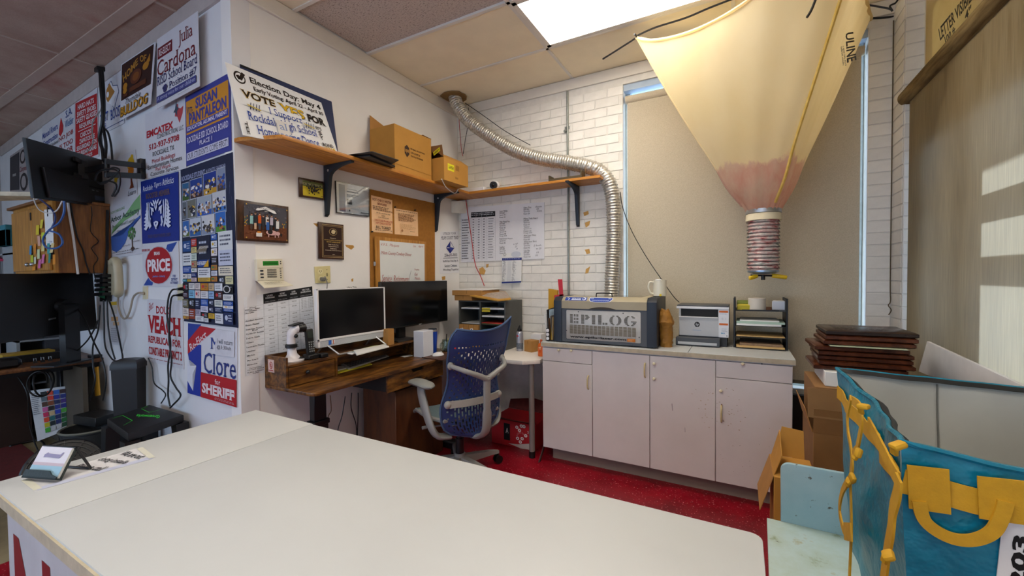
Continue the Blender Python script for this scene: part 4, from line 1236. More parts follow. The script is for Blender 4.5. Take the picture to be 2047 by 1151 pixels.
# ================================================================ on the white left wall
XW = XL
SHZ = 2.185; SHT = .022
SHX = -2.205
y0s = Xp(466, 288, -2.40).y
t = thing('wall_shelf', 'long yellow pine shelf on the white left wall carrying signs and boxes', 'shelf', (-2.35, 2.4, SHZ - SHT))
obj('shelf_board', MB().slab([V((XW, wall_y(XW) + .0, SHZ - SHT)), V((XW + .04, wall_y(XW) - .0, SHZ - SHT)), V((SHX, 1.43, SHZ - SHT)), V((SHX, YB, SHZ - SHT)), V((XW, YB, SHZ - SHT))], V((0, 0, SHT)), .002), PINE, t)
BRK = mat('black_steel_bracket', '#232a33', .45, .3, var=.06)
def bracket(parent, y, side='x', x=0, ztop=SHZ - SHT):
    mb = MB()
    # upright, arm, curved brace
    if side == 'x':
        F = lambda a, b: V((XW + .003 + a, y, b))
        wd = V((0, .028, 0))
    else:
        F = lambda a, b: V((x, YB - .012 - a, b)); wd = V((.028, 0, 0))
    n = len(smooth([0, 1] if False else [(0, 0, 0), (1, 0, 0)], 3))
    out = [F(0, ztop), F(.27, ztop), F(.27, ztop - .012)] + [F(.27 - .215 * math.sin(R(k * 15)), ztop - .012 - .07 * (1 - math.cos(R(k * 15)))) for k in range(1, 7)] + [F(.02, ztop - .33), F(0, ztop - .345)]
    mb.slab(out, wd, .002)
    o = obj('bracket', mb, BRK, parent)
    s_ = MB().cyl(F(.05, ztop - .04) - wd * .15, F(.05, ztop - .04), .008, n=10)
    obj('screw', s_, STEEL, o)
bracket(t, 1.905); bracket(t, 3.075)
SB0, SB1 = Yp(930, 392, YB).x, Yp(1200, 362, 3.23).x
t = thing('corner_shelf', 'short yellow pine shelf on the brick wall holding the camera', 'shelf', ((SHX + SB1) / 2, 3.35, SHZ - SHT))
obj('shelf_board', MB().box((SHX + .001, 3.225, SHZ - SHT), (SB1, YB - .006, SHZ), .002), PINEX, t)
bracket(t, 0, 'y', Yp(1140, 380, 3.3).x)

# things standing on the long shelf
# two signs leaning back on the wall: navy one behind, white one in front
def lean(px4, x_bot, x_top):
    """corner points TL TR BR BL on a plane tilted from x_bot at the shelf to x_top 0.45 higher"""
    n = V((.45, 0, -(x_top - x_bot))).normalized()
    return [cut(x, y, (x_bot, 0, SHZ + .004), n) for x, y in px4]
NAVY = mat('navy_sheet', '#1b2b56', .5)
q = lean([(480, 128), (663, 203), (676, 306), (496, 262)], -2.37, -2.485)
board('leaning_sign', 'navy and black sheet leaning behind the white election sign on the shelf', 'sign', q, .006, NAVY, [('p', [(0, 0), (.5, 0), (.02, .04), (0, .04)], '#16171c')])
q = lean([(449, 123), (642, 205), (676, 307), (486, 270)], -2.315, -2.455)
BK, BLU = '#20150f', '#1f3f9a'
items = [
    ('e', .105, .155, .052, .088, BK), ('e', .107, .155, .040, .066, '#e9ebee'), ('l', [(.085, .13), (.103, .185), (.15, .07)], .045, BK),
    ('t', 'Election Day: May 4', .20, .08, .965, .20, BK, 'bs'), ('t', 'Early Voting: April 22 - April 30', .215, .215, .97, .30, BK, 'bs'),
    ('t', 'VOTE', .075, .325, .40, .44, '#c9a227', 'Bs'), ('t', 'VOTE', .08, .33, .395, .435, BK, 'bs'),
    ('t', 'YES', .425, .335, .71, .50, BK, 'Bs'), ('t', 'YES', .43, .34, .705, .49, '#d9b01f', 'bs'),
    ('t', 'FOR', .735, .36, .955, .50, BK, 'Bs'),
    ('r', .06, .455, .66, .56, '#e9ebee'),
    ('t', 'I Support', .31, .475, .655, .62, BLU, 's'),
    ('t', 'Rockdale High School', .085, .635, .79, .80, BLU, 's'), ('t', 'Homecoming Dance', .14, .815, .78, .985, BLU, 's'),
    ('t', "IT'S", .80, .56, .87, .62, BK, 'bs'), ('t', 'S', .815, .64, .86, .71, BK, 'bs'), ('t', 'Y', .815, .725, .86, .80, BK, 'bs'),
    ('t', 'BOND', .82, .855, .955, .915, BK, 'bs'), ('t', '2024', .835, .92, .965, .985, '#d9b01f', 'bs'),
    ('t', 'TEE', 0, 0, 0, 0, BK, 'bs', [(.06, .80), (.06, .98), (.035, .98), (.035, .80)]),
    ('r', .345, .655, .47, .965, '#dcdad8'), ('t', 'al', .37, .69, .45, .80, '#7d93c6', 's'), ('t', 'nec', .36, .86, .47, .955, '#7d93c6', 's')]
for u, v in ((.165, .56), (.72, .60)):
    for k in range(4):
        items.append(('p', [(u - .05 + .026 * k, v + .05), (u - .028 + .026 * k, v - .055), (u - .022 + .026 * k, v - .055), (u - .042 + .026 * k, v + .055)], '#20264c'))
    items.append(('p', [(u - .07, v - .02), (u + .06, v + .02), (u + .05, v + .035), (u - .06, v)], '#c9b24a'))
board('leaning_sign', 'white election-day sign with black, yellow and blue slab lettering leaning on the shelf', 'sign', q, .004, mat('glossy_white_sheet', '#e9ebee', .3, var=.02), items)
# black flat panels on the shelf edge
pb = [Zp(x, y, SHZ + .012) for x, y in ((694, 311), (745, 304), (797, 321), (775, 333))]
t = thing('flat_panel', 'thin black sheet lying over the front edge of the long shelf', 'panel', pb[0])
obj('panel_sheet', MB().slab(pb, V((0, 0, .006)), .001), BLACKM, t)
pb2 = [Zp(x, y, SHZ + .001) for x, y in ((700, 316), (740, 312), (790, 334), (770, 340))]
obj('flat_panel', MB().slab(pb2, V((0, 0, .010)), .001), BLACK, None, 'thicker black slab under the thin black sheet on the long shelf', 'panel')
# carton with open flap and shield mark
def xy(px, py, z): p = Zp(px, py, z); return p
ya = Xp(729, 330, -2.47).y; yb_ = Xp(862, 350, -2.235).y
q0 = Xp(789, 340, -2.225); zt_ = Xp(789, 247, -2.225).z
BX0, BX1, BY0, BY1 = -2.475, -2.222, q0.y, Xp(863, 352, -2.222).y
t = thing('shipping_carton', 'larger brown carton with a raised flap and a shield mark on the long shelf', 'box', ((BX0 + BX1) / 2, (BY0 + BY1) / 2, SHZ))
obj('carton_body', MB().box((BX0, BY0, SHZ), (BX1, BY1, zt_), .002), mat('golden_cardboard', '#b98537', .8, var=.06, vs=10), t)
fz = .11
obj('flap', MB().slab([V((BX0 + .004, BY0, zt_)), V((BX0 + .004, BY1 - .15, zt_)), V((BX0 - .006 + .0, BY1 - .17, zt_ + .045)), V((BX0 - .006 + .0, BY0 + .01, zt_ + fz))], V((.004, 0, 0))), CARD, t)
obj('flap', MB().slab([V((BX0 + .004, BY1, zt_)), V((BX1, BY1, zt_)), V((BX1, BY1 - .1, zt_ + .004)), V((BX0 + .004, BY1 - .1, zt_ + .004))], V((0, 0, .004))), CARDD, t)
q = [V((BX1, BY0, zt_)), V((BX1, BY1, zt_)), V((BX1, BY1, SHZ)), V((BX1, BY0, SHZ))]
INKB = '#3a2410'
printed(t, q, [('p', [(.25, .42), (.31, .36), (.37, .42), (.37, .56), (.31, .64), (.25, .56)], INKB), ('t', 'ups', .263, .46, .357, .55, '#b98537', 'b'),
    ('t', "UPS SMALL, SECURITY BOX", .40, .40, .80, .44, INKB, 'b'), ('t', 'CASE COUNT 20', .40, .48, .66, .52, INKB, 'b'), ('t', 'TRACK # 9731293198', .40, .56, .74, .60, INKB, 'b'), ('l', [(0, .86), (1, .88)], .008, '#9a6c2a')])
# smaller carton tilted, two yellow labels
FXC = -2.105
yA, yB2 = max(BY1 + .004, Xp(888, 352, FXC).y), Xp(936, 370, FXC).y
zf = Xp(900, 318, FXC).z
t = thing('shipping_carton', 'smaller brown carton with two yellow labels at the corner end of the long shelf', 'box', (-2.26, (yA + yB2) / 2, SHZ))
prof = [V((-2.40, yA, SHZ)), V((FXC, yA, SHZ)), V((FXC, yA, zf)), V((FXC - .07, yA, zf + .05)), V((-2.40, yA, zf + .06))]
obj('carton_body', MB().slab(prof, V((0, yB2 - yA, 0)), .002), mat('golden_cardboard', '#b98537'), t)
obj('flap', MB().slab([V((FXC - .005, yA - .0, zf)), V((FXC - .28, yA - .0, zf)), V((FXC - .27, yA - .0, zf + .105)), V((FXC - .02, yA - .0, zf + .10))], V((0, .003, 0))), CARDD, t)
printed(t, [V((FXC - .125, yA - .001, zf + .085)), V((FXC - .02, yA - .001, zf + .085)), V((FXC - .02, yA - .001, zf + .01)), V((FXC - .125, yA - .001, zf + .01))], [('p', [(.16, .45), (.80, .02), (.86, .42), (.22, .86)], '#e6dc2a'), ('t', 'HEAVY', 0, 0, 0, 0, '#1f1c0c', 'b', [(.25, .50), (.78, .15), (.80, .38), (.28, .72)])], .0008, 'yellow_label')
printed(t, [V((FXC, yA, zf)), V((FXC, yB2, zf)), V((FXC, yB2, SHZ)), V((FXC, yA, SHZ))], [('r', .14, .22, .40, .52, '#e6dc2a'), ('t', 'HEAVY', 0, 0, 0, 0, '#1f1c0c', 'b', [(.37, .44), (.17, .44), (.17, .30), (.37, .30)]), ('r', .46, .18, .60, .42, '#9a6c2a'), ('r', .44, .72, .56, .80, '#9a6c2a')], .0006, 'yellow_label')
WCAB = mat('white_cable', '#d8d6d2', .4); RCAB = mat('red_cable', '#b3262a', .45)
cable('thin white cable looping under the smaller carton at the shelf corner', [Zp(883, 358, SHZ - SHT - .004), Zp(892, 372, SHZ - SHT - .006) + V((0, 0, -.01)), Zp(905, 382, SHZ - SHT) + V((.02, 0, -.02)), Zp(916, 378, SHZ - SHT - .004)], .004, WCAB)
# security camera with its base plate
p = Yp(988, 366, 3.36)
t = thing('security_camera', 'white turret security camera with a dark lens on the corner shelf', 'camera', (p.x, 3.37, SHZ))
obj('base', MB().lathe([(.045, 0), (.045, .02), (.035, .03)], (p.x + .01, 3.385, SHZ), 20), WPLAS, t)
obj('ball_housing', MB().ball((p.x + .008, 3.36, SHZ + .058), .045, 10), WPLAS, t)
ld = (CAM - V((p.x, 3.36, SHZ + .058))).normalized(); ld = (ld + V((-.35, -.1, .1))).normalized(); c0 = V((p.x + .008, 3.36, SHZ + .058))
obj('lens_ring', MB().cyl(c0 + ld * .02, c0 + ld * .052, .036, .033, 20), BLACK, t)
obj('lens', MB().ball(c0 + ld * .045, .017, 8), mat('lens_black', '#040406', .05), t)
obj('adapter_plate', MB().box((Yp(922, 380, 3.30).x, 3.29, SHZ + .0005), (Yp(968, 370, 3.30).x, 3.40, SHZ + .045), .004), WPLAS, None, 'white plate-like box lying left of the security camera on the corner shelf', 'box')
# dark wooden trough at the shelf end
pA, pB = Yp(1100, 350, 3.28).x, Yp(1166, 345, 3.28).x
t = thing('wooden_tray', 'small dark wooden tray with raised ends on the right end of the corner shelf', 'tray', ((pA + pB) / 2, 3.28, SHZ))
OLV = mat('olive_brown_wood', '#4b3f26', .6, var=.12)
obj('tray_bottom', MB().box((pA, 3.24, SHZ), (pB, 3.33, SHZ + .022), .001), OLV, t)
obj('tray_end', MB().box((pA, 3.24, SHZ + .022), (pA + .012, 3.33, SHZ + .05), .001), OLV, t)
obj('tray_end', MB().box((pB - .012, 3.24, SHZ + .022), (pB, 3.33, SHZ + .06), .001), OLV, t)
# motion sensor under the shelf corner
t = thing('motion_sensor', 'white corner motion sensor under the shelf junction', 'sensor', (-2.45, 3.40, 2.04))
obj('sensor_body', MB().rings([[V((XW + .004, 3.34, z)), V((XW + .004 + w_, 3.37 - .0, z)), V((-2.40 + w_ * .3, YB - .012, z)), V((XW + .06, YB - .010, z))] for w_, z in ((.03, 2.03), (.07, 2.09), (.075, 2.14))]), mat('sensor_ivory', '#e6e2d2', .4), t)

# ---- pictures, boards and papers on the left wall
def xq(pts, off): return [Xp(x, y, XW + off) for x, y in pts]
q = xq([(474, 398), (577, 413), (577, 486), (474, 480)], .022)
o = board('photo_plaque', 'walnut plaque with a photo of a group and a pig under an arched banner', 'plaque', q, .018, WALNUT, None, bev=.003)
rnd = random.Random(11)
it = [('r', .12, .065, .955, .945, '#4b4b55'), ('r', .12, .60, .955, .945, '#6b3c24')]
for k in range(60): it.append(('e', rnd.uniform(.13, .95), rnd.uniform(.08, .45), .012, .018, rnd.choice(['#5c5c66', '#3e3e48', '#66606a'])))
for k in range(40): it.append(('e', rnd.uniform(.13, .95), rnd.uniform(.62, .93), .02, .012, rnd.choice(['#7b482c', '#5a3019', '#804d30'])))
for u0, v0, n_ in ((.15, .5, 12), (.88, .52, 12)):
    for k in range(n_): it.append(('e', u0 + rnd.gauss(0, .02), v0 + rnd.gauss(0, .05), .008, .014, rnd.choice(['#d9a520', '#c98a1c', '#4f7a3a'])))
for u, c, c2, h_ in ((.24, '#8fc0c0', '#4b3a33', .33), (.31, '#20242c', '#c9a98e', .3), (.39, '#c9571c', '#3a3f4a', .30), (.46, '#2a2a30', '#23232a', .34), (.535, '#dcdad6', '#33476a', .32), (.545, '#2f5fa8', '#3a4a66', .45), (.62, '#b9b3c6', '#34343c', .32), (.70, '#23252c', '#20222a', .36), (.74, '#d9d9d9', '#34343c', .40)):
    it += [('r', u - .022, h_ + .20, u + .022, .70, c2), ('r', u - .030, h_ + .04, u + .030, h_ + .24, c), ('e', u, h_, .018, .032, '#c99a7c'), ('e', u, h_ - .015, .019, .022, '#4a3426')]
it += [('p', [(.33, .17), (.50, .10), (.68, .18), (.72, .25), (.66, .25), (.50, .17), (.36, .22), (.31, .22)], '#ececec'), ('t', 'ROCKDALE FAIR', .37, .13, .65, .17, '#30303a', 's'), ('t', '2023', .48, .20, .55, .235, '#ececec')]
it += [('e', .62, .76, .11, .065, '#d6a9a6'), ('e', .59, .74, .05, .06, '#241d1d'), ('e', .74, .77, .05, .05, '#d6a9a6'), ('e', .815, .80, .022, .045, '#2b2122'), ('r', .55, .79, .57, .88, '#c99c98'), ('r', .68, .79, .70, .88, '#c99c98'), ('r', .75, .80, .765, .87, '#c99c98'), ('r', .32, .78, .43, .88, '#e4e0dc'), ('r', .34, .75, .41, .79, '#d98a2c')]
for u, v in ((.14, .09), (.93, .12), (.14, .92), (.93, .93)): it.append(('e', u, v, .012, .018, '#c9a24a'))
printed(o, q, it)
q = xq([(598, 354), (647, 363), (648, 400), (599, 393)], .016)
o = board('photo_plaque', 'small dark plaque with a team photo on a yellow field', 'plaque', q, .012, WALNUT, None, bev=.002)
it = [('r', .13, .12, .95, .90, '#c9b52a'), ('r', .13, .12, .95, .40, '#5a6134'), ('r', .13, .22, .95, .34, '#8b8d62')]
for k in range(70): it.append(('e', rnd.gauss(.52, .13), rnd.gauss(.5, .14), .022, .04, rnd.choice(['#16181c', '#2a2b33', '#20242e', '#4a3c34', '#101114'])))
printed(o, q, it + [('r', .80, .84, .92, .87, '#2a2620')])
q = xq([(671, 361), (737, 375), (738, 433), (673, 425)], .014)
t = board('framed_certificate', 'framed certificate with a blue left band right of the first shelf bracket', 'certificate', q, .010, BLACK, None)
printed(t, q, [('r', .015, .02, .985, .975, '#d3d8da'), ('r', .08, .08, .26, .93, '#4a6a94'), ('r', .08, .60, .26, .93, '#2f4f80'), ('r', .26, .08, .29, .93, '#dfe3e6')]
        + [('e', .25, .12 + .09 * k, .010, .014, '#7d98bd') for k in range(9)] + [('r', .30, .52, .45, .68, '#3a4148'), ('r', .31, .56, .37, .62, '#8d97a0')] + lines(.30, .18, .62, .22, 1, '#8a9298', 1)
        + lines(.30, .26, .78, .30, 1, '#5c6a78', 2) + lines(.30, .36, .66, .46, 2, '#8a9298', 3) + lines(.30, .72, .70, .80, 2, '#98a0a4', 4) + [('r', .32, .86, .36, .92, '#3a4148'), ('r', .68, .90, .95, .93, '#3a4148')])
obj('frame_glass', MB().slab([p + V((.004, 0, 0)) for p in (q[3], q[2], q[1], q[0])], V((.0015, 0, 0))), glass('picture_glass', '#fafcff', .03, .25), t)
q = xq([(637, 443), (687, 449), (688, 519), (638, 517)], .018)
o = board('award_plaque', 'dark brown award plaque with gold lettering below the certificate', 'plaque', q, .014, WALNUT, None, bev=.003)
G, W_ = '#c9a75a', '#c9b8a0'
it = [('r', .12, .05, .96, .95, '#c3a878'), ('r', .13, .06, .95, .94, '#2c1712'), ('l', [(.16, .09), (.92, .09), (.92, .91), (.16, .91), (.16, .09)], .008, '#b59a6a'), ('e', .55, .24, .16, .10, '#a88d58'), ('e', .55, .24, .145, .09, '#2c1712'), ('p', [(.47, .26), (.50, .19), (.58, .17), (.65, .21), (.62, .28), (.54, .30)], '#c7b48c')]
it += [('t', s_, a_, b_, c_, d_, col_, 'b') for s_, a_, b_, c_, d_, col_ in (('Welcome to', .42, .40, .66, .43, W_), ('ROCKDALE JOBS & INVESTMENT', .2, .46, .90, .49, G), ('GROUP & ASSOCIATES', .28, .51, .84, .54, G), ('Thank You For Your', .34, .58, .76, .61, W_), ('Continued Support', .34, .635, .76, .665, W_), ('Dedication', .42, .69, .68, .72, W_), ('Outstanding Community Business', .22, .745, .88, .77, W_), ('2019', .50, .86, .60, .88, W_))]
printed(o, q, it)
# cork board with two orange notices; a framed whiteboard leans in front of it
TANB = mat('tan_cork_board', '#a06a24', .85, var=.10, vs=40, bump=.2, bs=300)
q = xq([(740, 378), (869, 406), (870, 622), (742, 622)], .012)
t = board('cork_board', 'tall tan cork board on the left wall behind the black monitor', 'cork board', q, .010, TANB, None)
ORG = '#f0c596'
q = xq([(742, 390), (784, 400), (785, 467), (744, 463)], .014)
board('notice', 'tall orange notice with red lines pinned at the top left of the cork board', 'notice', q, .0008, mat('orange_paper', ORG, .7), [('t', 'HOT CHECK WRITER', .05, .06, .95, .13, '#7a2418', 'b'), ('t', 'BEWARE!', .28, .16, .72, .23, '#7a2418', 'b')] + lines(.05, .27, .95, .40, 3, '#6b4a34', 5) +
    [('t', s_, a_, b_, c_, d_, '#4a3020', 'b') for s_, a_, b_, c_, d_ in (('UP TO A $4,000.00 FINE', .18, .44, .85, .48), ('and/or', .42, .50, .60, .54), ('ONE YEAR IN JAIL', .26, .56, .78, .60))] + [('t', 'THIS STORE PROSECUTES', .08, .64, .95, .69, '#a8301c', 'b'), ('t', 'HOT CHECK WRITERS', .14, .72, .88, .77, '#a8301c', 'b'), ('t', 'BILL TORREY', .14, .82, .88, .90, '#2a1c12', 'b')] + lines(.10, .93, .9, .96, 1, '#4a3020', 6, ragged=0))
q = xq([(788, 416), (835, 424), (836, 472), (789, 468)], .014)
board('notice', 'smaller orange form pinned at the right of the cork board', 'notice', q, .0008, mat('orange_paper', ORG, .7), lines(.08, .05, .95, .09, 1, '#5a3a20', 7, ragged=0) + lines(.14, .16, .88, .48, 7, '#8a5a34', 8) + lines(.2, .58, .9, .80, 5, '#b98a5a', 9, .3, .6) + [('e', .26, .84, .04, .05, '#a8744a')] + lines(.6, .84, .85, .87, 1, '#6a4428', 10))
pins = [((789, 414), 0), ((829, 420), 1), ((743, 463), 2)]
for (x, y), k in pins:
    p = Xp(x, y, XW + .015); obj('push_pin', MB().cyl(p - V((.004, 0, 0)), p + V((.012, 0, 0)), .005, n=10), BLACK, t)
q = xq([(751, 472), (852, 483), (853, 640), (755, 640)], .040)
WB = mat('whiteboard_face', '#dde0de', .2, var=.02)
o = board('whiteboard', 'whiteboard in an oak frame with red handwriting, hung over the cork board', 'whiteboard', q, .014, OAK, None)
RD = '#b9706e'
qi = [bil(q, .065, .045), bil(q, .955, .035), bil(q, .955, .99), bil(q, .065, .99)]
obj('writing_surface', MB().slab([p + V((-.002, 0, 0)) for p in (qi[3], qi[2], qi[1], qi[0])], V((.004, 0, 0))), WB, o)
printed(o, qi, [('t', 'V.F.S.  Plaques', .02, .03, .40, .075, RD, 'i'), ('t', 'Due', .72, .02, .78, .05, RD, 'i'), ('t', 'Apr 4', .84, .02, .97, .055, RD, 'i'), ('t', 'Milam County Cowboy Dinner', .02, .13, .68, .185, RD, 'i'), ('t', 'Service  Retirements', .02, .43, .62, .52, RD, 'i'), ('l', [(.60, .50), (.66, .36)], .006, '#9a9aa2'),
    ('t', 'Trophies', .74, .33, .86, .36, RD, 'i'), ('t', 'Cut', .74, .385, .82, .42, RD, 'i'), ('t', 'Medals', .74, .44, .88, .475, RD, 'i'), ('t', 'Plates and banners', .05, .62, .7, .68, RD, 'i')], .0028)
obj('board_hinge', MB().slab([Xp(x, y, XW + .041) for x, y in ((747, 523), (750.5, 523), (750.5, 531), (747, 531))], V((.004, 0, 0))), STEEL, o)
# keypad
q = xq([(513, 518), (565, 517), (568, 561), (515, 561)], .032)
t = thing('alarm_keypad', 'ivory wall alarm keypad with a green display above the price sheet', 'keypad', q[3] - V((.03, 0, 0)))
obj('case', MB().slab([p - V((.03, 0, 0)) for p in (q[3], q[2], q[1], q[0])], V((.03, 0, 0)), .006), mat('keypad_ivory', '#dcd6c0', .4, var=.03), t)
it = [('r', .22, .10, .82, .30, '#2a8a2c'), ('r', .26, .15, .78, .25, '#1c6a20'), ('r', .02, .40, .98, .42, '#a8a08a')] + [('e', .90, .13 + .09 * k, .025, .03, '#5c5a50') for k in range(2)] + [('r', .10, .50 + .155 * k, .22, .57 + .155 * k, '#2a3038') for k in range(3)]
printed(t, q, it)
ky = MB()
for i in range(3):
    for j in range(4):
        c = bil(q, .42 + .12 * i, .50 + .105 * j); ky.box(c + V((0, -.008, -.004)), c + V((.004, .008, .004)))
for j in range(5):
    c = bil(q, .88, .46 + .10 * j); ky.box(c + V((0, -.004, -.003)), c + V((.003, .004, .003)))
obj('keys', ky, mat('key_grey', '#6d6a60', .5), t, kind='stuff')
dd = [q[3], q[2], q[2] + V((.055, .03, -.032)), q[3] + V((.06, .01, -.045))]
dd = [p + V((-.012, 0, 0)) for p in dd]
obj('flip_cover', MB().slab(dd, V((.0, 0, .004))), mat('keypad_ivory', '#dcd6c0'), t)
printed(t, [dd[0] + V((0, 0, .0042)), dd[1] + V((0, 0, .0042)), dd[2] + V((0, 0, .0042)), dd[3] + V((0, 0, .0042))], lines(.15, .25, .85, .8, 5, '#a39c88', 12, .3), .0005)
q = xq([(497, 521), (507, 519), (508, 536), (497, 537)], .0012)
board('wall_label', 'tiny printed label left of the alarm keypad', 'label', q, .0008, PAPER, [('t', s_, .05, .04 + .25 * k, .95, .22 + .25 * k, '#1f1f22', 'b') for k, s_ in enumerate(('PROCESS', 'OF THE', 'FULL', 'SETUP'))])
# duplex outlet
q = xq([(629, 533), (660, 531), (661, 565), (631, 566)], .008)
t = thing('wall_outlet', 'ivory double outlet plate with a grey plug on the left wall', 'outlet', q[3])
obj('plate', MB().slab([p - V((.006, 0, 0)) for p in (q[3], q[2], q[1], q[0])], V((.006, 0, 0)), .002), mat('outlet_ivory', '#cfc38e', .4), t)
printed(t, q, [('e', .34, .30, .17, .16, '#ddd3a4'), ('e', .34, .74, .17, .16, '#ddd3a4'), ('r', .27, .24, .30, .33, '#3a3626'), ('r', .38, .24, .41, .33, '#3a3626'), ('e', .345, .38, .02, .02, '#3a3626'), ('r', .72, .42, .80, .62, '#7d7452'), ('e', .76, .22, .03, .03, '#7d7452'), ('e', .76, .80, .03, .03, '#7d7452')])
c = bil(q, .36, .76)
obj('plug', MB().obox(c + V((.014, .004, 0)), (.028, .03, .024), (0, .2, 0), .004), mat('plug_grey', '#6e6b64', .5), t)
cable('thin grey cord from the ivory outlet down behind the computer', [c + V((.025, .01, 0)), Xp(650, 553, XW + .03), Xp(654, 566, XW + .025), Xp(653, 590, XW + .02), Xp(652, 650, XW + .02)], .0035, mat('cord_grey', '#8d8a86', .5), 'cord', name='cord')
# price sheet
q = xq([(487, 594), (624, 572), (631, 722), (491, 752)], .0015)
hx = .255
it = [('r', 0, 0, 1, 1, '#dfe3ea'), ('r', hx, 0, 1, .125, '#17181c')]
cols_ = [hx, .44, .615, .775, 1]
for k in range(4):
    u0, u1 = cols_[k] + .02, cols_[k + 1] - .02
    it += [('t', ['LASER', 'ROTARY', 'LASER', 'VECTOR'][k], u0 + .03, .02, u1 - .03, .04, '#d0d2d6', 'b'), ('t', 'ENGRAVING', u0 + .01, .048, u1 - .01, .068, '#d0d2d6', 'b'), ('t', 'SPEED / POWER', u0, .098, u1, .112, '#9a9ca4')]
for u in cols_[:4] + [0, .998]: it.append(('l', [(u, .125 if u else .14), (u, 1)], .003, '#8d929a'))
rowsn = ['Wood\nCherry - Alder\nWalnut', 'Acrylic', 'Anodized Aluminum', 'Brass Plated', 'Stainless Painted\nBrass', 'Corian Or Acetate', 'Delrin Seals', 'Glass', 'Laserable Plastic', 'Leather', 'Marble', 'Mat board', 'Melamine', 'Painted Steel\nCermark Coating', 'Rubber & Rubber\nStamps']
vv = [.135, .195, .29, .345, .40, .455, .51, .565, .62, .675, .73, .79, .845, .895, .945]
for k, (s_, v) in enumerate(zip(rowsn, vv)):
    hh = .018 * (1 + s_.count('\n'))
    it.append(('t', s_, .01, v + .005, min(.24, .012 * max(len(x) for x in s_.split('\n')) + .04), v + .005 + hh, '#2a2c32', 'b'))
    it.append(('l', [(0, v - .004), (1, v - .004)], .0015, '#9aa0a8'))
    for c_ in range(3):
        um = (cols_[c_] + cols_[c_ + 1]) / 2
        it.append(('t', ['100/100', '100/75', '90/25', '80/40'][(k + c_) % 4], um - .035, v + .012, um + .035, v + .026, '#3a3d44'))
    if k > 1: it.append(('t', ['N/A', '1" 3 mm - 25/100/500', '90/100/500'][k % 3], .84 if k % 3 == 0 else .80, v + .012, .93 if k % 3 == 0 else .97, v + .026, '#3a3d44'))
it += [('t', '1/8" 3 mm - 15/100/500', .79, .135 + .020 * k, .985, .149 + .020 * k, '#3a3d44') for k in range(7)]
board('price_sheet', 'large pale settings table taped on the left wall under the alarm keypad', 'poster', q, .0012, PAPER, it)
q = xq([(690, 572), (722, 570), (722, 577), (690, 577)], .0015)
board('wall_label', 'small white label half hidden above the white-framed computer', 'label', q, .0008, WHITE, [('t', 'Ultra Thin', .1, .2, .7, .7, '#2a2a2e', 'b')])
q = xq([(880, 463), (917, 462), (918, 545), (880, 547)], .003)
NV = '#23264a'
board('wall_sign', 'narrow white sign with a blue kite-like emblem at the inner corner', 'sign', q, .002, mat('sheet_white', '#e4e4e8', .4, var=.02), [('t', 'UTILIZE YOUR', .14, .02, .84, .075, NV, 's'), ('t', 'MILAM COUNTY TRIAD', .05, .11, .96, .19, NV, 's'),
    ('p', [(.52, .24), (.30, .38), (.52, .38)], '#222c7c'), ('p', [(.56, .26), (.72, .38), (.56, .38)], '#e4e4e8'), ('p', [(.30, .40), (.70, .40), (.52, .52)], '#222c7c'), ('p', [(.44, .36), (.70, .40), (.56, .50)], '#3a4494'), ('l', [(.52, .24), (.72, .40), (.50, .52), (.30, .38), (.52, .24)], .012, '#222c7c'),
    ('t', '254-697-7013', .20, .53, .88, .60, NV, 's'), ('r', .14, .63, .90, .638, NV), ('t', 'Sheriffs Dept., Police Dept., &', .12, .68, .92, .74, NV, 's'), ('t', 'Senior Citizens', .20, .79, .86, .85, NV, 's'), ('t', 'Working Together.', .12, .89, .96, .95, NV, 's')])
# places where the paint has come off the plaster
for lb, pts in (('peeled patch', [(626, 446), (640, 447), (640, 456), (632, 452)]), ('peeled patch', [(690, 489), (706, 490), (708, 494), (702, 499), (692, 493)]), ('peeled patch', [(883, 553), (890, 552), (890, 559), (884, 560)]), ('mark', [(702, 558), (706, 556), (706, 562), (703, 563)])):
    obj('peeled_patch', MB().slab([Xp(x, y, XW + .0003) for x, y in pts], V((.0006, 0, 0))), mat('bare_plaster', '#b98a44', .9, var=.12, vs=60), bpy.data.objects['wall_left'])

# ================================================================ on the brick wall
q = [Yp(x, y, YB - .014) for x, y in ((921, 415), (1088, 404), (1088, 517), (922, 524))]
K = '#2c2c34'
it = [('r', .135, .10, .44, .195, '#17181c')] + [('l', [(u, .10 if u > .1 else .2), (u, .98)], .004, '#b9bac2') for u in (.01, .135, .20, .27, .335, .44)]
for k in range(16):
    v = .215 + .047 * k
    it.append(('l', [(0, v - .008), (.44, v - .008)], .0025, '#c3c4cc'))
    it += lines(.015, v + .006, .12, v + .03, 1, '#5a5a64', 40 + k, .8)
    it += [('r', u, v + .010, u + .022, v + .024, '#6a6a74') for u in (.155, .225, .29)]
    it += lines(.355, v + .010, .43, v + .024, 1, '#6a6a74', 60 + k, .8)
it += lines(.15, .12, .43, .18, 2, '#a9aab2', 90, .5, 0)
def block(u, v, title, rows_, dv=.037):
    out = [('t', title, u, v, u + .0085 * len(title), v + .030, K)]
    for i, r_ in enumerate(rows_): out.append(('t', r_, u, v + dv * (i + 1), u + .0085 * len(r_), v + dv * (i + 1) + .026, K))
    return out
it += block(.50, .10, 'Laser White', ['DPI 400', 'Speed 45', 'Power 35']) + block(.50, .29, 'Thin Metal Pen', ['DPI 400', 'Speed 65', 'Power 30', ' Vector', ' Speed 20', ' Power 80', ' Freqs 500']) + block(.50, .60, 'Retirement Plaques', ['Speed 55', 'Power 45']) + block(.50, .745, 'Leather', ['DPI 600', 'Speed 60', 'Power 50'])
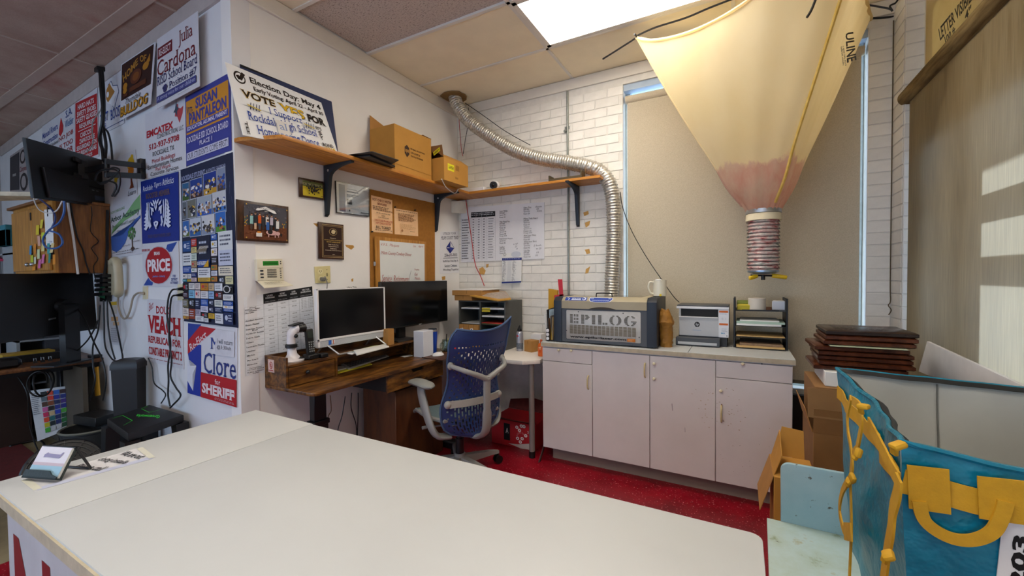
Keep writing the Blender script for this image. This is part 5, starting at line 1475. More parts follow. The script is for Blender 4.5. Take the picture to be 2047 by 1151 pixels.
it += block(.78, .065, 'Ultra Thin', ['DPI 400', 'Speed 51', 'Power 54']) + block(.78, .26, 'Milano Track Board', ['DPI 600', 'Speed 65', 'Power 30', '  Vector', '  Speed 22', '  Power 35', '  Freqs 500']) + block(.78, .56, 'Alum Laser White', ['Speed 55', 'Power 40']) + block(.78, .67, 'White Inner Black', ['DPI 400', 'Speed 55', 'Power 45']) + block(.78, .83, 'Cake Pan', ['DPI 600', 'Speed 65', 'Power 100'])
for (u, v, s_) in ((.91, .06, 'Satin'), (.92, .10, '50'), (.925, .14, '35/h'), (.66, .70, 'x 47'), (.68, .745, '2/'), (.70, .79, 'v'), (.89, .745, '2 both'), (.92, .80, 'w 25'), (.92, .87, '10'), (.91, .92, '50')):
    it.append(('t', s_, u, v, u + .014 * len(s_), v + .03, '#4a4a58', 'i'))
board('settings_board', 'wide white board of laser settings on the brick wall', 'board', q, .004, mat('sheet_white', '#e4e4e8'), it)
q = [Yp(x, y, YB - .024) for x, y in ((1004, 506), (1043, 505), (1042, 565), (1003, 567))]
it = [('r', 0, .16, 1, .24, '#26357c'), ('r', 0, .94, 1, .99, '#26357c')] + lines(.05, .18, .95, .22, 1, '#8d98c8', 31, .6, 0) + [('e', .72, .05, .25, .10, '#c9ced8')] + [('t', '32 / 96\n8800', .05, .02, .22, .10, '#6a6a72')]
rnd = random.Random(5)
for k in range(22):
    for u in (.05, .55):
        for j in range(5):
            if rnd.random() < (.8 if j < 3 else .4): it.append(('r', u + .038 * j + .012 * (k % 2), .26 + .031 * k, u + .038 * j + .022 + .012 * (k % 2), .275 + .031 * k, '#20243c' if j < 3 else '#8d93a8'))
    it += [('r', .30 + .05 * j, .26 + .031 * k, .33 + .05 * j, .272 + .031 * k, '#b9bac2') for j in range(4)]
board('bead_chart', 'small white chart card with blue bands under the settings board', 'card', q, .003, PAPER, it)
cable('thin red cord running down across the settings board', [Yp(931, 398, YB - .03), Yp(935, 425, YB - .03), Yp(943, 480, YB - .03), Yp(950, 528, YB - .03), Yp(960, 550, YB - .03), Yp(968, 571, YB - .05)], .004, RCAB, 'cord', name='cord')
cable('thin red wire hanging from the ceiling at the inner corner', [Yp(917, 228, 3.38), Yp(919, 260, 3.38), Yp(922, 295, 3.38), Yp(925, 312, 3.38)], .003, RCAB, 'wire', name='wire')
cable('thin black wire hanging beside the red one at the duct', [Yp(936, 215, 3.34), Yp(937, 240, 3.33), Yp(930, 280, 3.36), Yp(926, 308, 3.38)], .003, BLACK, 'wire', name='wire')
cable('black wire strung from the duct hole to the foil duct bend', [Yp(930, 206, 3.36), Yp(965, 230, 3.36), Yp(1010, 262, 3.36), Yp(1060, 290, 3.36)], .0035, BLACK, 'wire', name='wire')
# conduit
cxx = Yp(1134, 160, YB - .02).x
t = thing('conduit', 'thin metal conduit running down the brick wall behind the corner shelf', 'conduit', (cxx, YB - .02, .91))
STL = mat('galvanised_grey', '#8b8f8a', .4, .5, var=.12, vs=40)
obj('pipe', MB().cyl((cxx, YB - .02, .91), (cxx, YB - .02, SHZ - SHT), .009, n=12).cyl((cxx, YB - .02, SHZ), (cxx, YB - .02, ZC - .10), .009, n=12), STL, t)
p = Yp(1132, 255, YB - .02); obj('strap', MB().box((cxx - .03, YB - .012, p.z - .012), (cxx + .013, YB - .004, p.z + .012)).cyl((cxx - .024, YB - .012, p.z - .03), (cxx - .024, YB - .03, p.z - .03), .011, n=10), STL, t)
# foil duct from a rough hole in the ceiling
path = [Yp(908, 190, 3.24), Yp(915, 212, 3.245), Yp(938, 242, 3.26), Yp(985, 276, 3.30), Yp(1030, 301, 3.33), Yp(1080, 317, 3.35), Yp(1140, 326, 3.36), Yp(1190, 338, 3.36), Yp(1214, 360, 3.36), Yp(1224, 392, 3.36), Yp(1227, 440, 3.36), Yp(1226, 500, 3.36), Yp(1223, 560, 3.35), Yp(1222, 600, 3.34)]
path[0] = V((path[0].x, path[0].y, ZC + .02))
sp_ = smooth(path, 40)
L = [0]
for a, b in zip(sp_[:-1], sp_[1:]): L.append(L[-1] + (b - a).length)
pts, rad = [], []
NR = int(L[-1] / .0075); j = 0
for k in range(NR + 1):
    s_ = L[-1] * k / NR
    while j < len(L) - 2 and L[j + 1] < s_: j += 1
    f = (s_ - L[j]) / max(1e-6, L[j + 1] - L[j])
    pts.append(sp_[j].lerp(sp_[j + 1], f)); rad.append(.057 + (.004 if k % 3 == 0 else -.003) + random.uniform(-.0012, .0012))
def foil():
    m, nt, b, out = _base('duct_foil')
    n = _noise(nt, 55, None, 4, .65)
    r = _ramp(nt, n.outputs[0], [(.3, '#8f8a80'), (.6, '#d3cfc6')])
    nt.links.new(r.outputs[0], b.inputs['Base Color'])
    b.inputs['Metallic'].default_value = .65; b.inputs['Roughness'].default_value = .34
    _bump(nt, b, n.outputs[0], .7, .004)
    return m
obj('foil_duct', MB().tube(pts, rad, 18), foil(), None, 'crinkled silver foil duct from the ceiling down behind the laser engraver', 'duct', angle=80)
hole = []
c0 = V((path[0].x, path[0].y, ZC - .002))
rnd = random.Random(8)
ho = [c0 + V((rnd.uniform(.115, .15) * math.cos(2 * PI * k / 18), rnd.uniform(.10, .14) * math.sin(2 * PI * k / 18), 0)) for k in range(18)]
obj('ceiling_hole_edge', MB().slab([V((max(p.x, XL + .03), min(p.y, YB - .03), p.z - .006)) for p in ho], V((0, 0, .008))), mat('torn_tile_edge', '#8a6a3c', .9, var=.2, vs=30), ceil)
for k, pts in enumerate(([(958, 537), (965, 533), (971, 541), (968, 549), (959, 548)], [(972, 528), (977, 527), (976, 534), (972, 535)], [(1166, 425), (1176, 421), (1177, 428), (1168, 432)], [(1169, 445), (1180, 441), (1178, 450), (1171, 455)], [(1169, 499), (1178, 497), (1180, 506), (1173, 508)], [(1171, 538), (1180, 532), (1176, 545), (1170, 547)])):
    obj('peeled_patch', MB().slab([Yp(x, y, YB - .0052) for x, y in pts], V((0, -.0009, 0))), mat('bare_brick', '#c79a55', .9, var=.15, vs=60), wback)
# ================================================================ on the worktop
# laser engraver
LY0, LY1 = 2.895, 3.27
LX0, LXa, LXb, LX1 = Yp(1107, 640, LY0).x, Yp(1123, 640, LY0).x, Yp(1293, 650, LY0).x, Yp(1313, 650, LY0).x
LZ = KZ + .008
zl0 = Yp(1123, 616, LY0).z     # band bottom
zl1 = Yp(1123, 601, LY0).z     # chamfer start
zl2 = zl1 + .028
t = thing('laser_engraver', 'grey and beige desktop laser engraver with a vented front plate on the worktop', 'laser engraver', ((LX0 + LX1) / 2, 3.08, KZ))
NVY = mat('dark_navy_housing', '#1c2430', .45, var=.05, vs=8)
GRY = mat('engraver_grey', '#4e5156', .5, var=.05, vs=10)
BEI = mat('engraver_beige', '#a89d82', .45, var=.04, vs=8)
obj('body', MB().box((LXa - .004, LY0 + .006, LZ), (LXb + .004, LY1, zl0), .002), GRY, t)
prof = lambda x: [V((x, LY0, LZ)), V((x, LY0, zl1)), V((x, LY0 + .035, zl2)), V((x, LY1, zl2)), V((x, LY1, LZ))]
for a, b in ((LX0, LXa), (LXb, LX1)):
    obj('end_housing', MB().slab(prof(a), V((b - a, 0, 0)), .003), NVY, t)
lid = MB().slab([V((LXa, LY0 - .002, zl0)), V((LXa, LY0 - .002, zl1)), V((LXa, LY0 + .035, zl2 + .001)), V((LXa, LY1 - .002, zl2 + .001)), V((LXa, LY1 - .002, zl0))], V((LXb - LXa, 0, 0)), .001)
ld = obj('lid', lid, BEI, t)
obj('lid_window', MB().box((LXa + .05, LY0 + .09, zl2), (LXb - .05, LY1 - .04, zl2 + .0025)), mat('smoke_acrylic', '#6d675a', .08), ld)
mx = (LXa + LXb) / 2
hd = smooth([(mx - .058, LY0 + .05, zl2), (mx - .056, LY0 + .05, zl2 + .022), (mx - .045, LY0 + .05, zl2 + .028), (mx + .045, LY0 + .05, zl2 + .028), (mx + .056, LY0 + .05, zl2 + .022), (mx + .058, LY0 + .05, zl2)], 4)
obj('handle', MB().tube(hd, .004, 8), BLACKM, ld)
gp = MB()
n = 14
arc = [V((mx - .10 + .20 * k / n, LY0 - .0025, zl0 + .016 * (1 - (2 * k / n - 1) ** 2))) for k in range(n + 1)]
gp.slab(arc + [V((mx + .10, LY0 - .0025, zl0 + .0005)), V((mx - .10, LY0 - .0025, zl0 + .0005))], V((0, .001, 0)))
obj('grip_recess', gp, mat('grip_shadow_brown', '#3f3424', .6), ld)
cq = lambda u0, u1: [V((LXa + (LXb - LXa) * u0, LY0 + .033, zl2 - .0005)), V((LXa + (LXb - LXa) * u1, LY0 + .033, zl2 - .0005)), V((LXa + (LXb - LXa) * u1, LY0 + .001, zl1 + .0012)), V((LXa + (LXb - LXa) * u0, LY0 + .001, zl1 + .0012))]
BL_ = '#22409a'
printed(ld, cq(.04, .31), [('r', 0, .1, 1, .95, BL_), ('e', .12, .55, .08, .35, '#c9d4ea'), ('e', .10, .60, .06, .3, BL_), ('t', 'EPILOG', .32, .25, .72, .55, '#dfe6f4', 'b'), ('r', .30, .65, .74, .8, '#dfe6f4'), ('e', .88, .5, .09, .36, '#c9d4ea'), ('e', .86, .5, .05, .2, BL_)], .0012, 'sticker')
printed(ld, cq(.335, .62), [('p', [(.04, .05), (.98, .10), (1, .5), (.90, 1.15), (.7, 1.32), (.3, 1.32), (.08, 1.1), (0, .6)], '#dfe2ea'), ('p', [(.06, .12), (.96, .16), (.97, .5), (.88, 1.08), (.7, 1.24), (.3, 1.24), (.10, 1.02), (.03, .6)], BL_), ('t', '50', .08, .2, .20, .5, '#aebfe4', 'b'), ('t', '40', .80, .2, .92, .5, '#aebfe4', 'b'), ('t', 'OOOOOOOO', .14, .7, .86, 1.0, '#aebfe4', 'b')], .0012, 'sticker')
vp = [Yp(1132, 620.5, LY0 + .003), Yp(1281, 625.5, LY0 + .003), Yp(1281, 683.5, LY0 + .003), Yp(1132, 674.8, LY0 + .003)]
for k in (1, 2): pass
xa, xb, za, zb_ = vp[0].x, vp[1].x, zl0 - .012, LZ + .022
rr = .009
rp = []
for cx, cz, a0 in ((xb - rr, za - rr, 0), (xa + rr, za - rr, 90), (xa + rr, zb_ + rr, 180), (xb - rr, zb_ + rr, 270)):
    rp += [V((cx + rr * math.cos(R(a0 + 18 * i)), LY0 + .006, cz + rr * math.sin(R(a0 + 18 * i)))) for i in range(6)]
vpl = obj('vent_plate', MB().slab(rp, V((0, -.004, 0)), .0008), mat('aluminium_plate', '#b4b0a9', .4, .25, var=.05, vs=30), t)
q = [V((xa, LY0 + .002, za)), V((xb, LY0 + .002, za)), V((xb, LY0 + .002, zb_)), V((xa, LY0 + .002, zb_))]
SL = '#5c564a'
def slats(u0, v0, u1, v1, n, c=SL):
    h_ = (v1 - v0) / n
    return [('r', u0, v0 + h_ * i, u1, v0 + h_ * (i + .72), c) for i in range(n)]
it = []
v0, v1 = .14, .46
def sh(u0, u1, f0=0, f1=1, n=8): return slats(u0, v0 + (v1 - v0) * f0, u1, v0 + (v1 - v0) * f1, n)
# E P I L O G cut as slots
it += sh(.055, .095) + sh(.11, .135, 0, .26, 2) + sh(.145, .175, 0, .26, 2) + sh(.11, .135, .38, .62, 2) + sh(.145, .175, .38, .62, 2) + sh(.11, .135, .74, 1, 2) + sh(.145, .175, .74, 1, 2)
it += sh(.215, .258)
for i in range(5): it.append(('r', .27, v0 + .035 * i, .30 + .035 * (1 - abs(i - 2) / 2.5), v0 + .035 * i + .025, SL))
it += [('e', .275, v0 + .085, .012, .03, '#b4b0a9')]
it += sh(.365, .41) + sh(.45, .495) + sh(.51, .535, .78, 1, 2) + sh(.545, .575, .78, 1, 2)
def ring(uc, open_):
    out = []
    for i in range(9):
        v = -1 + 2 * (i + .5) / 9
        o_ = .078 * math.sqrt(1 - v * v * .92); i_ = .034 * math.sqrt(max(0, 1 - v * v * 1.2)) if abs(v) < .9 else 0
        vy = v0 + (v1 - v0) * i / 9; h_ = (v1 - v0) / 9 * .72
        out.append(('r', uc - o_, vy, uc - i_ - .004, vy + h_, SL))
        if not open_ or v > .25 or v < -.55: out.append(('r', uc + i_ + .004, vy, uc + o_, vy + h_, SL))
    if open_: out.append(('r', uc + .01, v0 + (v1 - v0) * .52, uc + .08, v0 + (v1 - v0) * .60, SL))
    return out
it += ring(.68, False) + ring(.87, True)
for k in range(16): it += slats(.055 + .0562 * k, .50, .055 + .0562 * k + .044, .81, 8, '#7a715e')
it += [('t', 'www.epiloglaser.com', .06, .86, .825, .955, '#121216', 'B'), ('r', .835, .86, .935, .965, '#c8721f'), ('r', .85, .885, .92, .90, '#e0b07c'), ('r', .85, .92, .90, .935, '#e0b07c')]
for u, v in ((.185, .045), (.785, .045), (.012, .70), (.985, .80)): it.append(('e', u, v, .008, .018, '#2a2a2c'))
printed(vpl, q, it, .0004, 'vent_slots')
obj('foot', MB().box((LX0 + .03, LY0 + .03, KZ), (LX0 + .07, LY0 + .07, LZ)), BLACK, t)
obj('foot', MB().box((LX1 - .07, LY0 + .03, KZ), (LX1 - .03, LY0 + .07, LZ)), BLACK, t)
obj('foot', MB().box((LX0 + .03, LY1 - .07, KZ), (LX1 - .03, LY1 - .03, LZ)), BLACK, t)
# mug on the lid
p = Yp(1320, 584, 3.16)
gx_, gy_ = p.x - .005, 3.17
MZ = zl2 + .002
t = thing('mug', 'cream ceramic mug standing on the right end of the laser engraver', 'mug', (gx_, gy_, MZ))
MUG = mat('cream_ceramic', '#e0dac6', .3, var=.02)
mh = .115
obj('mug_body', MB().lathe([(.040, 0), (.046, .004), (.046, mh), (.042, mh), (.041, .01), (.002, .008)], (gx_, gy_, MZ), 26), MUG, t)
hd = V((-.93, -.36, 0)).normalized()
hp = smooth([V((gx_, gy_, MZ + mh * .86)) + hd * .044, V((gx_, gy_, MZ + mh * .88)) + hd * .070, V((gx_, gy_, MZ + mh * .55)) + hd * .080, V((gx_, gy_, MZ + mh * .22)) + hd * .066, V((gx_, gy_, MZ + mh * .15)) + hd * .044], 6)
obj('handle', MB().tube(hp, .007, 10), MUG, t)
obj('tea_tag', MB().obox((gx_ + .012, gy_ - .047, MZ + .010), (.014, .002, .016)), mat('yellow_tag', '#e0c21c', .6), t)
obj('bag_top', MB().ball((gx_ - .008, gy_, MZ + mh + .002), .025, 6, (1, .8, .3)), PAPER, t)
# folders and odds and ends in a rack left of the engraver
FX0, FX1 = KX0 + .006, LX0 - .006
t = thing('file_rack', 'black wire file rack between the engraver and the brick wall side', 'file rack', ((FX0 + FX1) / 2, 3.1, KZ))
mb = MB().box((FX0, 2.93, KZ), (FX1, 3.30, KZ + .006))
for yy in (2.95, 3.28): mb.tube([(FX0 + .004, yy, KZ), (FX0 + .004, yy, KZ + .12), (FX1 - .004, yy, KZ + .12), (FX1 - .004, yy, KZ)], .003, 6)
obj('rack', mb, BLACKM, t)
rnd = random.Random(21)
fc = [('white', '#dedfe0', .20), ('black', '#1a1a1c', .255), ('pale blue', '#9fb4c8', .235), ('brown', '#5a4028', .19), ('yellow', '#c9a63a', .17), ('grey', '#77716c', .21), ('manila', '#c4a676', .18), ('dark brown', '#33241c', .16)]
for k, (cn, c, h_) in enumerate(fc):
    x = FX0 + .008 + k * (FX1 - FX0 - .018) / len(fc)
    lean_ = -.02 + .003 * k
    obj('folder', MB().slab([V((x, 2.925 + .012 * (k % 3), KZ + .007)), V((x, 3.24, KZ + .007)), V((x + lean_, 3.24, KZ + h_)), V((x + lean_, 2.915 + .014 * ((k * 2) % 5), KZ + h_ - .02 * (k % 2)))], V((.005, 0, 0)), .0005), mat('folder_' + c[1:], c, .6, var=.05), None, '%s folder standing in the rack left of the engraver' % cn, 'folder', 'folders in the wire rack')
stk = thing('sample_strip', 'strip with white round samples hanging on the front of the file rack', 'sample strip', (FX0 + .03, 2.905, KZ + .01))
obj('strip', MB().box((FX0 + .012, 2.903, KZ), (FX0 + .036, 2.906, KZ + .10)), BLACK, stk)
for k in range(3): obj('disc', MB().cyl((FX0 + .024, 2.903, KZ + .022 + .03 * k), (FX0 + .024, 2.899, KZ + .022 + .03 * k), .012, n=16), WPLAS, stk)
# red square and yellow block behind the engraver's lid
xr = Yp(1118, 575, 3.30)
t = thing('try_square', 'red try square standing behind the left end of the engraver', 'try square', (xr.x, 3.31, KZ))
obj('blade', MB().slab([Yp(x, y, 3.30) for x, y in ((1119, 600), (1126, 600), (1124, 558), (1115, 558))], V((0, .004, 0))), mat('bright_red', '#c21422', .45), t)
obj('stock', MB().slab([Yp(x, y, 3.30) for x, y in ((1108, 590), (1126, 588), (1126, 660), (1108, 660))], V((0, .012, 0))), mat('bright_red', '#c21422'), t)
obj('foam_block', MB().slab([V((q_.x, 3.325, q_.z)) for q_ in [Yp(x, y, 3.325) for x, y in ((1096, 577), (1114, 580), (1114, 660), (1096, 660))]], V((0, .03, 0)), .002), mat('ochre_foam', '#b98a1e', .8), None, 'ochre yellow block standing behind the red try square', 'block')
# crumpled brown paper bag
bx2 = Zp(1340, 683, KZ); bcx, bcy = bx2.x + .006, 3.03
t = thing('paper_bag', 'crumpled brown paper bag wrapped round a bottle right of the engraver', 'paper bag', (bcx, bcy, KZ))
rnd = random.Random(4)
rs = []
for k in range(22):
    f = k / 21; z = .255 * f
    r = .042 + .006 * f if f < .62 else .048 + .006 * math.sin((f - .62) / .38 * PI) - .022 * max(0, (f - .70) / .3)
    if .58 < f < .70: r += .010
    off = V((-.012 * f * f, 0, 0))
    rs.append([V((bcx, bcy, KZ + z)) + off + V(((r + rnd.uniform(-.0045, .0045)) * math.cos(2 * PI * i / 22) * .95, (r + rnd.uniform(-.0045, .0045)) * math.sin(2 * PI * i / 22), rnd.uniform(-.004, .004) if 0 < k < 21 else (0 if k == 0 else rnd.uniform(-.012, .012)))) for i in range(22)])
obj('bag_body', MB().rings(rs), mat('brown_kraft_bag', '#9a6a25', .65, var=.18, vs=22, bump=.25, bs=70), t, flat=False, angle=25)
# printer
PX0, PX1 = Yp(1357, 650, 3.16).x, Yp(1457, 650, 3.16).x
PY0, PY1 = 3.165, 3.40
zpt = Yp(1400, 611, PY0).z; zpb = KZ + .012
t = thing('printer', 'white and grey multifunction laser printer between the paper bag and the letter trays', 'printer', ((PX0 + PX1) / 2, 3.28, KZ))
PGR = mat('printer_light_grey', '#b6b8bc', .45, var=.03)
PDG = mat('printer_dark_grey', '#45484d', .45, var=.04)
zs1 = Yp(1400, 617.5, PY0).z; zs2 = Yp(1400, 634, PY0).z; zlow = Yp(1400, 672, PY0).z
obj('body', MB().box((PX0, PY0 + .003, zlow), (PX1, PY1, zs2), .003).box((PX0, PY0 + .06, zs2), (PX1, PY1, zs1)).box((PX0, PY0 + .003, zs2 - .001), (PX0 + .012, PY0 + .06, zs1)).box((PX1 - .065, PY0 + .003, zs2 - .001), (PX1, PY0 + .06, zs1)), PGR, t)
obj('scanner_lid', MB().box((PX0 - .016, PY0 - .002, zs1), (PX1 + .001, PY1, zpt - .006), .002), mat('printer_white', '#dcdde2', .35), t)
obj('lid_top', MB().box((PX0 - .014, PY0 + .002, zpt - .006), (PX1 - .001, PY1, zpt + .004), .003), PDG, t)
obj('base', MB().box((PX0 - .004, PY0 + .012, KZ), (PX1 - .01, PY1 - .01, zlow), .002), mat('printer_charcoal', '#26282c', .5), t)
tr_ = obj('paper_tray', MB().box((PX0 - .015, PY0 - .055, KZ + .004), (PX1 - .052, PY0 + .012, zlow - .006), .003), PDG, t)
obj('tray_recess', MB().box((PX0 + .0, PY0 - .0565, KZ + .012), (PX1 - .07, PY0 - .0548, KZ + .030)), mat('tray_light_grey', '#b3b5b8', .4), tr_)
obj('output_slot', MB().box((PX0 + .012, PY0 + .02, zs2 + .001), (PX1 - .065, PY0 + .062, zs1 - .001)), mat('slot_black', '#060607', .6), t)
obj('output_lip', MB().box((PX0 + .0, PY0 - .004, zs2 - .003), (PX1 - .068, PY0 + .02, zs2 + .003)), WPLAS, t)
q = [V((PX0, PY0 + .0025, zs2 - .005)), V((PX1, PY0 + .0025, zs2 - .005)), V((PX1, PY0 + .0025, zlow)), V((PX0, PY0 + .0025, zlow))]
printed(t, q, [('e', .375, .36, .055, .145, '#17181b'), ('t', 'hp', .34, .27, .41, .47, '#b6b8bc', 'bi'), ('r', .285, .66, .46, .675, '#5c86c8')], .0004, 'logo')
q = [V((PX1 - .062, PY0 + .0025, zs1 - .002)), V((PX1 - .002, PY0 + .0025, zs1 - .002)), V((PX1 - .002, PY0 + .0025, zlow)), V((PX1 - .062, PY0 + .0025, zlow))]
printed(t, q, [('r', 0, 0, 1, 1, '#dcdee4'), ('r', .05, .03, .95, .10, '#cf6a2c'), ('r', .05, .49, .95, .56, '#cf6a2c')] + lines(.08, .14, .9, .18, 1, '#9aa4c4', 3) + [('t', 'f 8 - d', .25, .28, .75, .36, '#b9bcc6')] + lines(.3, .68, .9, .80, 3, '#aab2c0', 5) + [('e', .35, .84, .10, .025, '#5fa0c0'), ('e', .55, .84, .08, .025, '#7a9cc4'), ('r', .80, .91, .90, .95, '#4a4a55')], .0006, 'info_sticker')
# letter trays
TX0_, TX1_ = Yp(1466, 650, 3.16).x, Yp(1576, 650, 3.16).x
TY0_, TY1_ = 3.16, 3.43
ztt = Yp(1520, 597, TY0_).z
t = thing('letter_trays', 'black stacked letter trays full of papers at the right end of the worktop', 'letter trays', ((TX0_ + TX1_) / 2, 3.29, KZ))
fr = MB()
obj('side_frame', MB().box((TX0_, TY0_ + .02, KZ), (TX0_ + .012, TY1_, ztt), .002), BLACK, t)
obj('side_frame', MB().box((TX1_ - .012, TY0_ + .02, KZ), (TX1_, TY1_, ztt), .002), BLACK, t)
hgt = (ztt - KZ)
shz = [KZ + .008 + hgt * f for f in (0, .22, .44, .74)]
for z in shz: obj('tray', MB().box((TX0_ + .012, TY0_, z - .004), (TX1_ - .012, TY1_, z)).box((TX0_ + .05, TY0_ - .002, z - .004), (TX1_ - .05, TY0_, z + .006)), BLACK, t)
def sheets(label, z, th, m, dx0, dx1, yf, cat='papers', rot=0):
    cx = (TX0_ + TX1_) / 2
    o = obj('paper_stack', MB().obox((cx + (dx0 + dx1) / 2, (yf + TY1_ - .02) / 2, z + th / 2), (TX1_ - TX0_ - .036 - dx0 + dx1, TY1_ - .02 - yf, th), (0, 0, rot), .0008), m, None, label, cat)
    return o
sheets('manila folders in the lowest black letter tray', shz[0] + .0005, .012, MANILA, 0, 0, TY0_ - .012)
sheets('mixed brown papers piled on the manila folders in the lowest tray', shz[0] + .013, .016, mat('mixed_papers', '#8d7358', .7, var=.25, vs=40), .02, -.01, TY0_ + .0)
sheets('manila folder lying in the second letter tray', shz[1] + .0005, .006, MANILA, 0, 0, TY0_ - .010)
sheets('white papers at the bottom of the third letter tray', shz[2] + .0005, .012, PAPER, 0, -.02, TY0_ - .012)
sheets('mint green folders in the third letter tray', shz[2] + .013, .014, mat('mint_folder', '#a9c2b4', .6), 0, .0, TY0_ - .006)
sheets('white papers on the mint folders in the third letter tray', shz[2] + .0275, .008, PAPER, .02, -.03, TY0_ + .01)
p = Yp(1513, 618, 3.24)
t = thing('tape_roll', 'wide white paper roll standing in the top letter tray', 'tape roll', (p.x, 3.24, shz[3]))
obj('roll', MB().lathe([(.045, 0), (.052, .001), (.052, .078), (.045, .079), (.040, .078), (.040, .001)], (p.x, 3.24, shz[3] + .0005), 28), mat('cream_roll', '#d9d1c4', .6, var=.02), t)
obj('core', MB().lathe([(.0395, .002), (.0395, .076), (.036, .076), (.036, .002)], (p.x, 3.24, shz[3]), 24), CARD, t)
p = Yp(1560, 610, 3.30)
carton('folded_carton', 'white folded card box in the top letter tray right of the paper roll', 'box', (p.x - .042, 3.27, shz[3] + .0005), (p.x + .036, 3.38, shz[3] + .058), mat('matte_white_card', '#d9dce6'), R(-8), seam=False)
obj('green_sleeve', MB().obox((TX0_ + .07, 3.32, shz[3] + .026), (.10, .10, .05), (.12, 0, 0), .002), mat('olive_green', '#6c7a22', .6), None, 'olive green packet lying at the left of the top letter tray', 'packet')
obj('yellow_sleeve', MB().obox((TX0_ + .065, 3.235, shz[3] + .018), (.085, .05, .034), (.1, 0, 0), .002), mat('yellow_packet', '#c2b02c', .6), None, 'yellow packet in front of the olive green one in the top tray', 'packet')
obj('small_box', MB().obox((Yp(1537, 617, 3.19).x, 3.19, shz[3] + .0125), (.028, .02, .024), (0, 0, .2), .001), mat('brown_small', '#6a3f22', .6), None, 'tiny brown box between the paper roll and the white card box', 'box')
# black wire crossing the taupe shade
cable('thin black cord slanting across the taupe window shade down to the printer', [Yp(1227, 385, 3.30) + V((.05, 0, 0)), Yp(1245, 415, 3.42), Yp(1262, 460, 3.42), Yp(1290, 510, 3.42), Yp(1320, 555, 3.42), Yp(1346, 592, 3.41), Yp(1358, 604, 3.405)], .003, BLACK, 'cord', name='cord')
# ================================================================ the poster wall and the left end of the shop
SHEET = mat('sheet_white_dull', '#d3d3da', .45, var=.03)
def wsign(label, px4, m, items, off=.004, th=.003, name='yard_sign', cat='sign'):
    q = [Wp(x, y, off) for x, y in px4]
    return board(name, label, cat, q, th, m, items)
RED, NVY2, DR = '#a81824', '#2b2f63', '#6b1220'
wsign('white yard sign with dark red and navy serif lettering hung highest beside the ceiling', [(314, 79), (395, 22), (399, 172), (313, 218)], SHEET, [
    ('r', .02, .14, .40, .30, DR), ('t', 'RE-ELECT', .05, .17, .37, .27, '#d8ccd0', 'bs'), ('t', 'Julia', .56, .10, .88, .33, DR, 's'),
    ('t', 'Cardona', .02, .33, .94, .55, DR, 's'), ('t', 'RISD School Board', .02, .55, .97, .68, NVY2, 's'), ('t', 'Position #7', .33, .715, .95, .82, NVY2, 's'),
    ('e', .225, .79, .045, .035, NVY2), ('e', .18, .755, .016, .022, NVY2), ('e', .21, .738, .016, .024, NVY2), ('e', .245, .738, .016, .024, NVY2), ('e', .275, .76, .016, .022, NVY2),
    ('r', .02, .835, .95, .93, '#3a3f7c'), ('t', 'A strong voice for our children', .04, .85, .93, .92, '#b9bce0', 's')] + lines(.55, .965, .9, .975, 1, '#9a9aa8', 2), .045)
MAR = '#2e120f'
wsign('maroon and white sign with gold lettering hung second from the white corner', [(242, 129), (311, 83), (301, 208), (240, 241)], SHEET, [
    ('r', .03, .02, .96, .66, MAR), ('t', 'HOME', 0, 0, 0, 0, '#b07a2a', 'b', [(.06, .22), (.52, .07), (.54, .19), (.10, .36)]), ('t', 'OF A', 0, 0, 0, 0, '#b07a2a', 'b', [(.58, .06), (.93, .16), (.90, .27), (.60, .18)]),
    ('e', .16, .44, .07, .06, '#b0761e'), ('e', .16, .52, .065, .05, '#b0761e'), ('e', .78, .30, .09, .065, '#b0761e'), ('e', .85, .24, .05, .04, '#b0761e'),
    ('e', .50, .38, .17, .12, '#5a2a14'), ('e', .50, .38, .10, .07, '#7a4418'), ('r', .32, .52, .82, .60, '#5a2c16'), ('r', .12, .58, .26, .63, '#5a2c16'),
    ('t', 'Thorndale', .20, .68, .68, .77, '#2a2020', 'i'), ('t', 'BULLDOG', .03, .78, .92, .965, '#5a3a10', 'B'), ('t', 'BULLDOG', .05, .79, .90, .955, '#c98d22', 'b')], .035)
wsign('white sign with a tan state outline behind the hanging black cords', [(199, 160), (242, 130), (248, 246), (199, 271)], SHEET, [
    ('l', [(.02, .05), (.98, .05)], .012, '#26407c'), ('l', [(.02, .94), (.98, .94)], .012, '#26407c'),
    ('p', [(.40, .20), (.55, .16), (.62, .26), (.82, .30), (.86, .42), (.70, .48), (.62, .66), (.52, .56), (.36, .50), (.30, .42), (.42, .38)], '#e8e8ee'), ('l', [(.40, .20), (.55, .16), (.62, .26), (.82, .30), (.86, .42), (.70, .60), (.66, .68), (.58, .60)], .014, '#26407c'),
    ('p', [(.34, .26), (.48, .18), (.60, .30), (.70, .38), (.56, .44), (.40, .50), (.32, .42)], '#b07a34'), ('e', .40, .36, .05, .05, '#e8e8ee'),
    ('t', 'TEST', .04, .64, .40, .80, '#24479a', 's'), ('t', 'BOOST!', .50, .66, .98, .84, '#24479a', 's'), ('t', '15', .16, .84, .30, .91, '#24479a', 's')], .006)
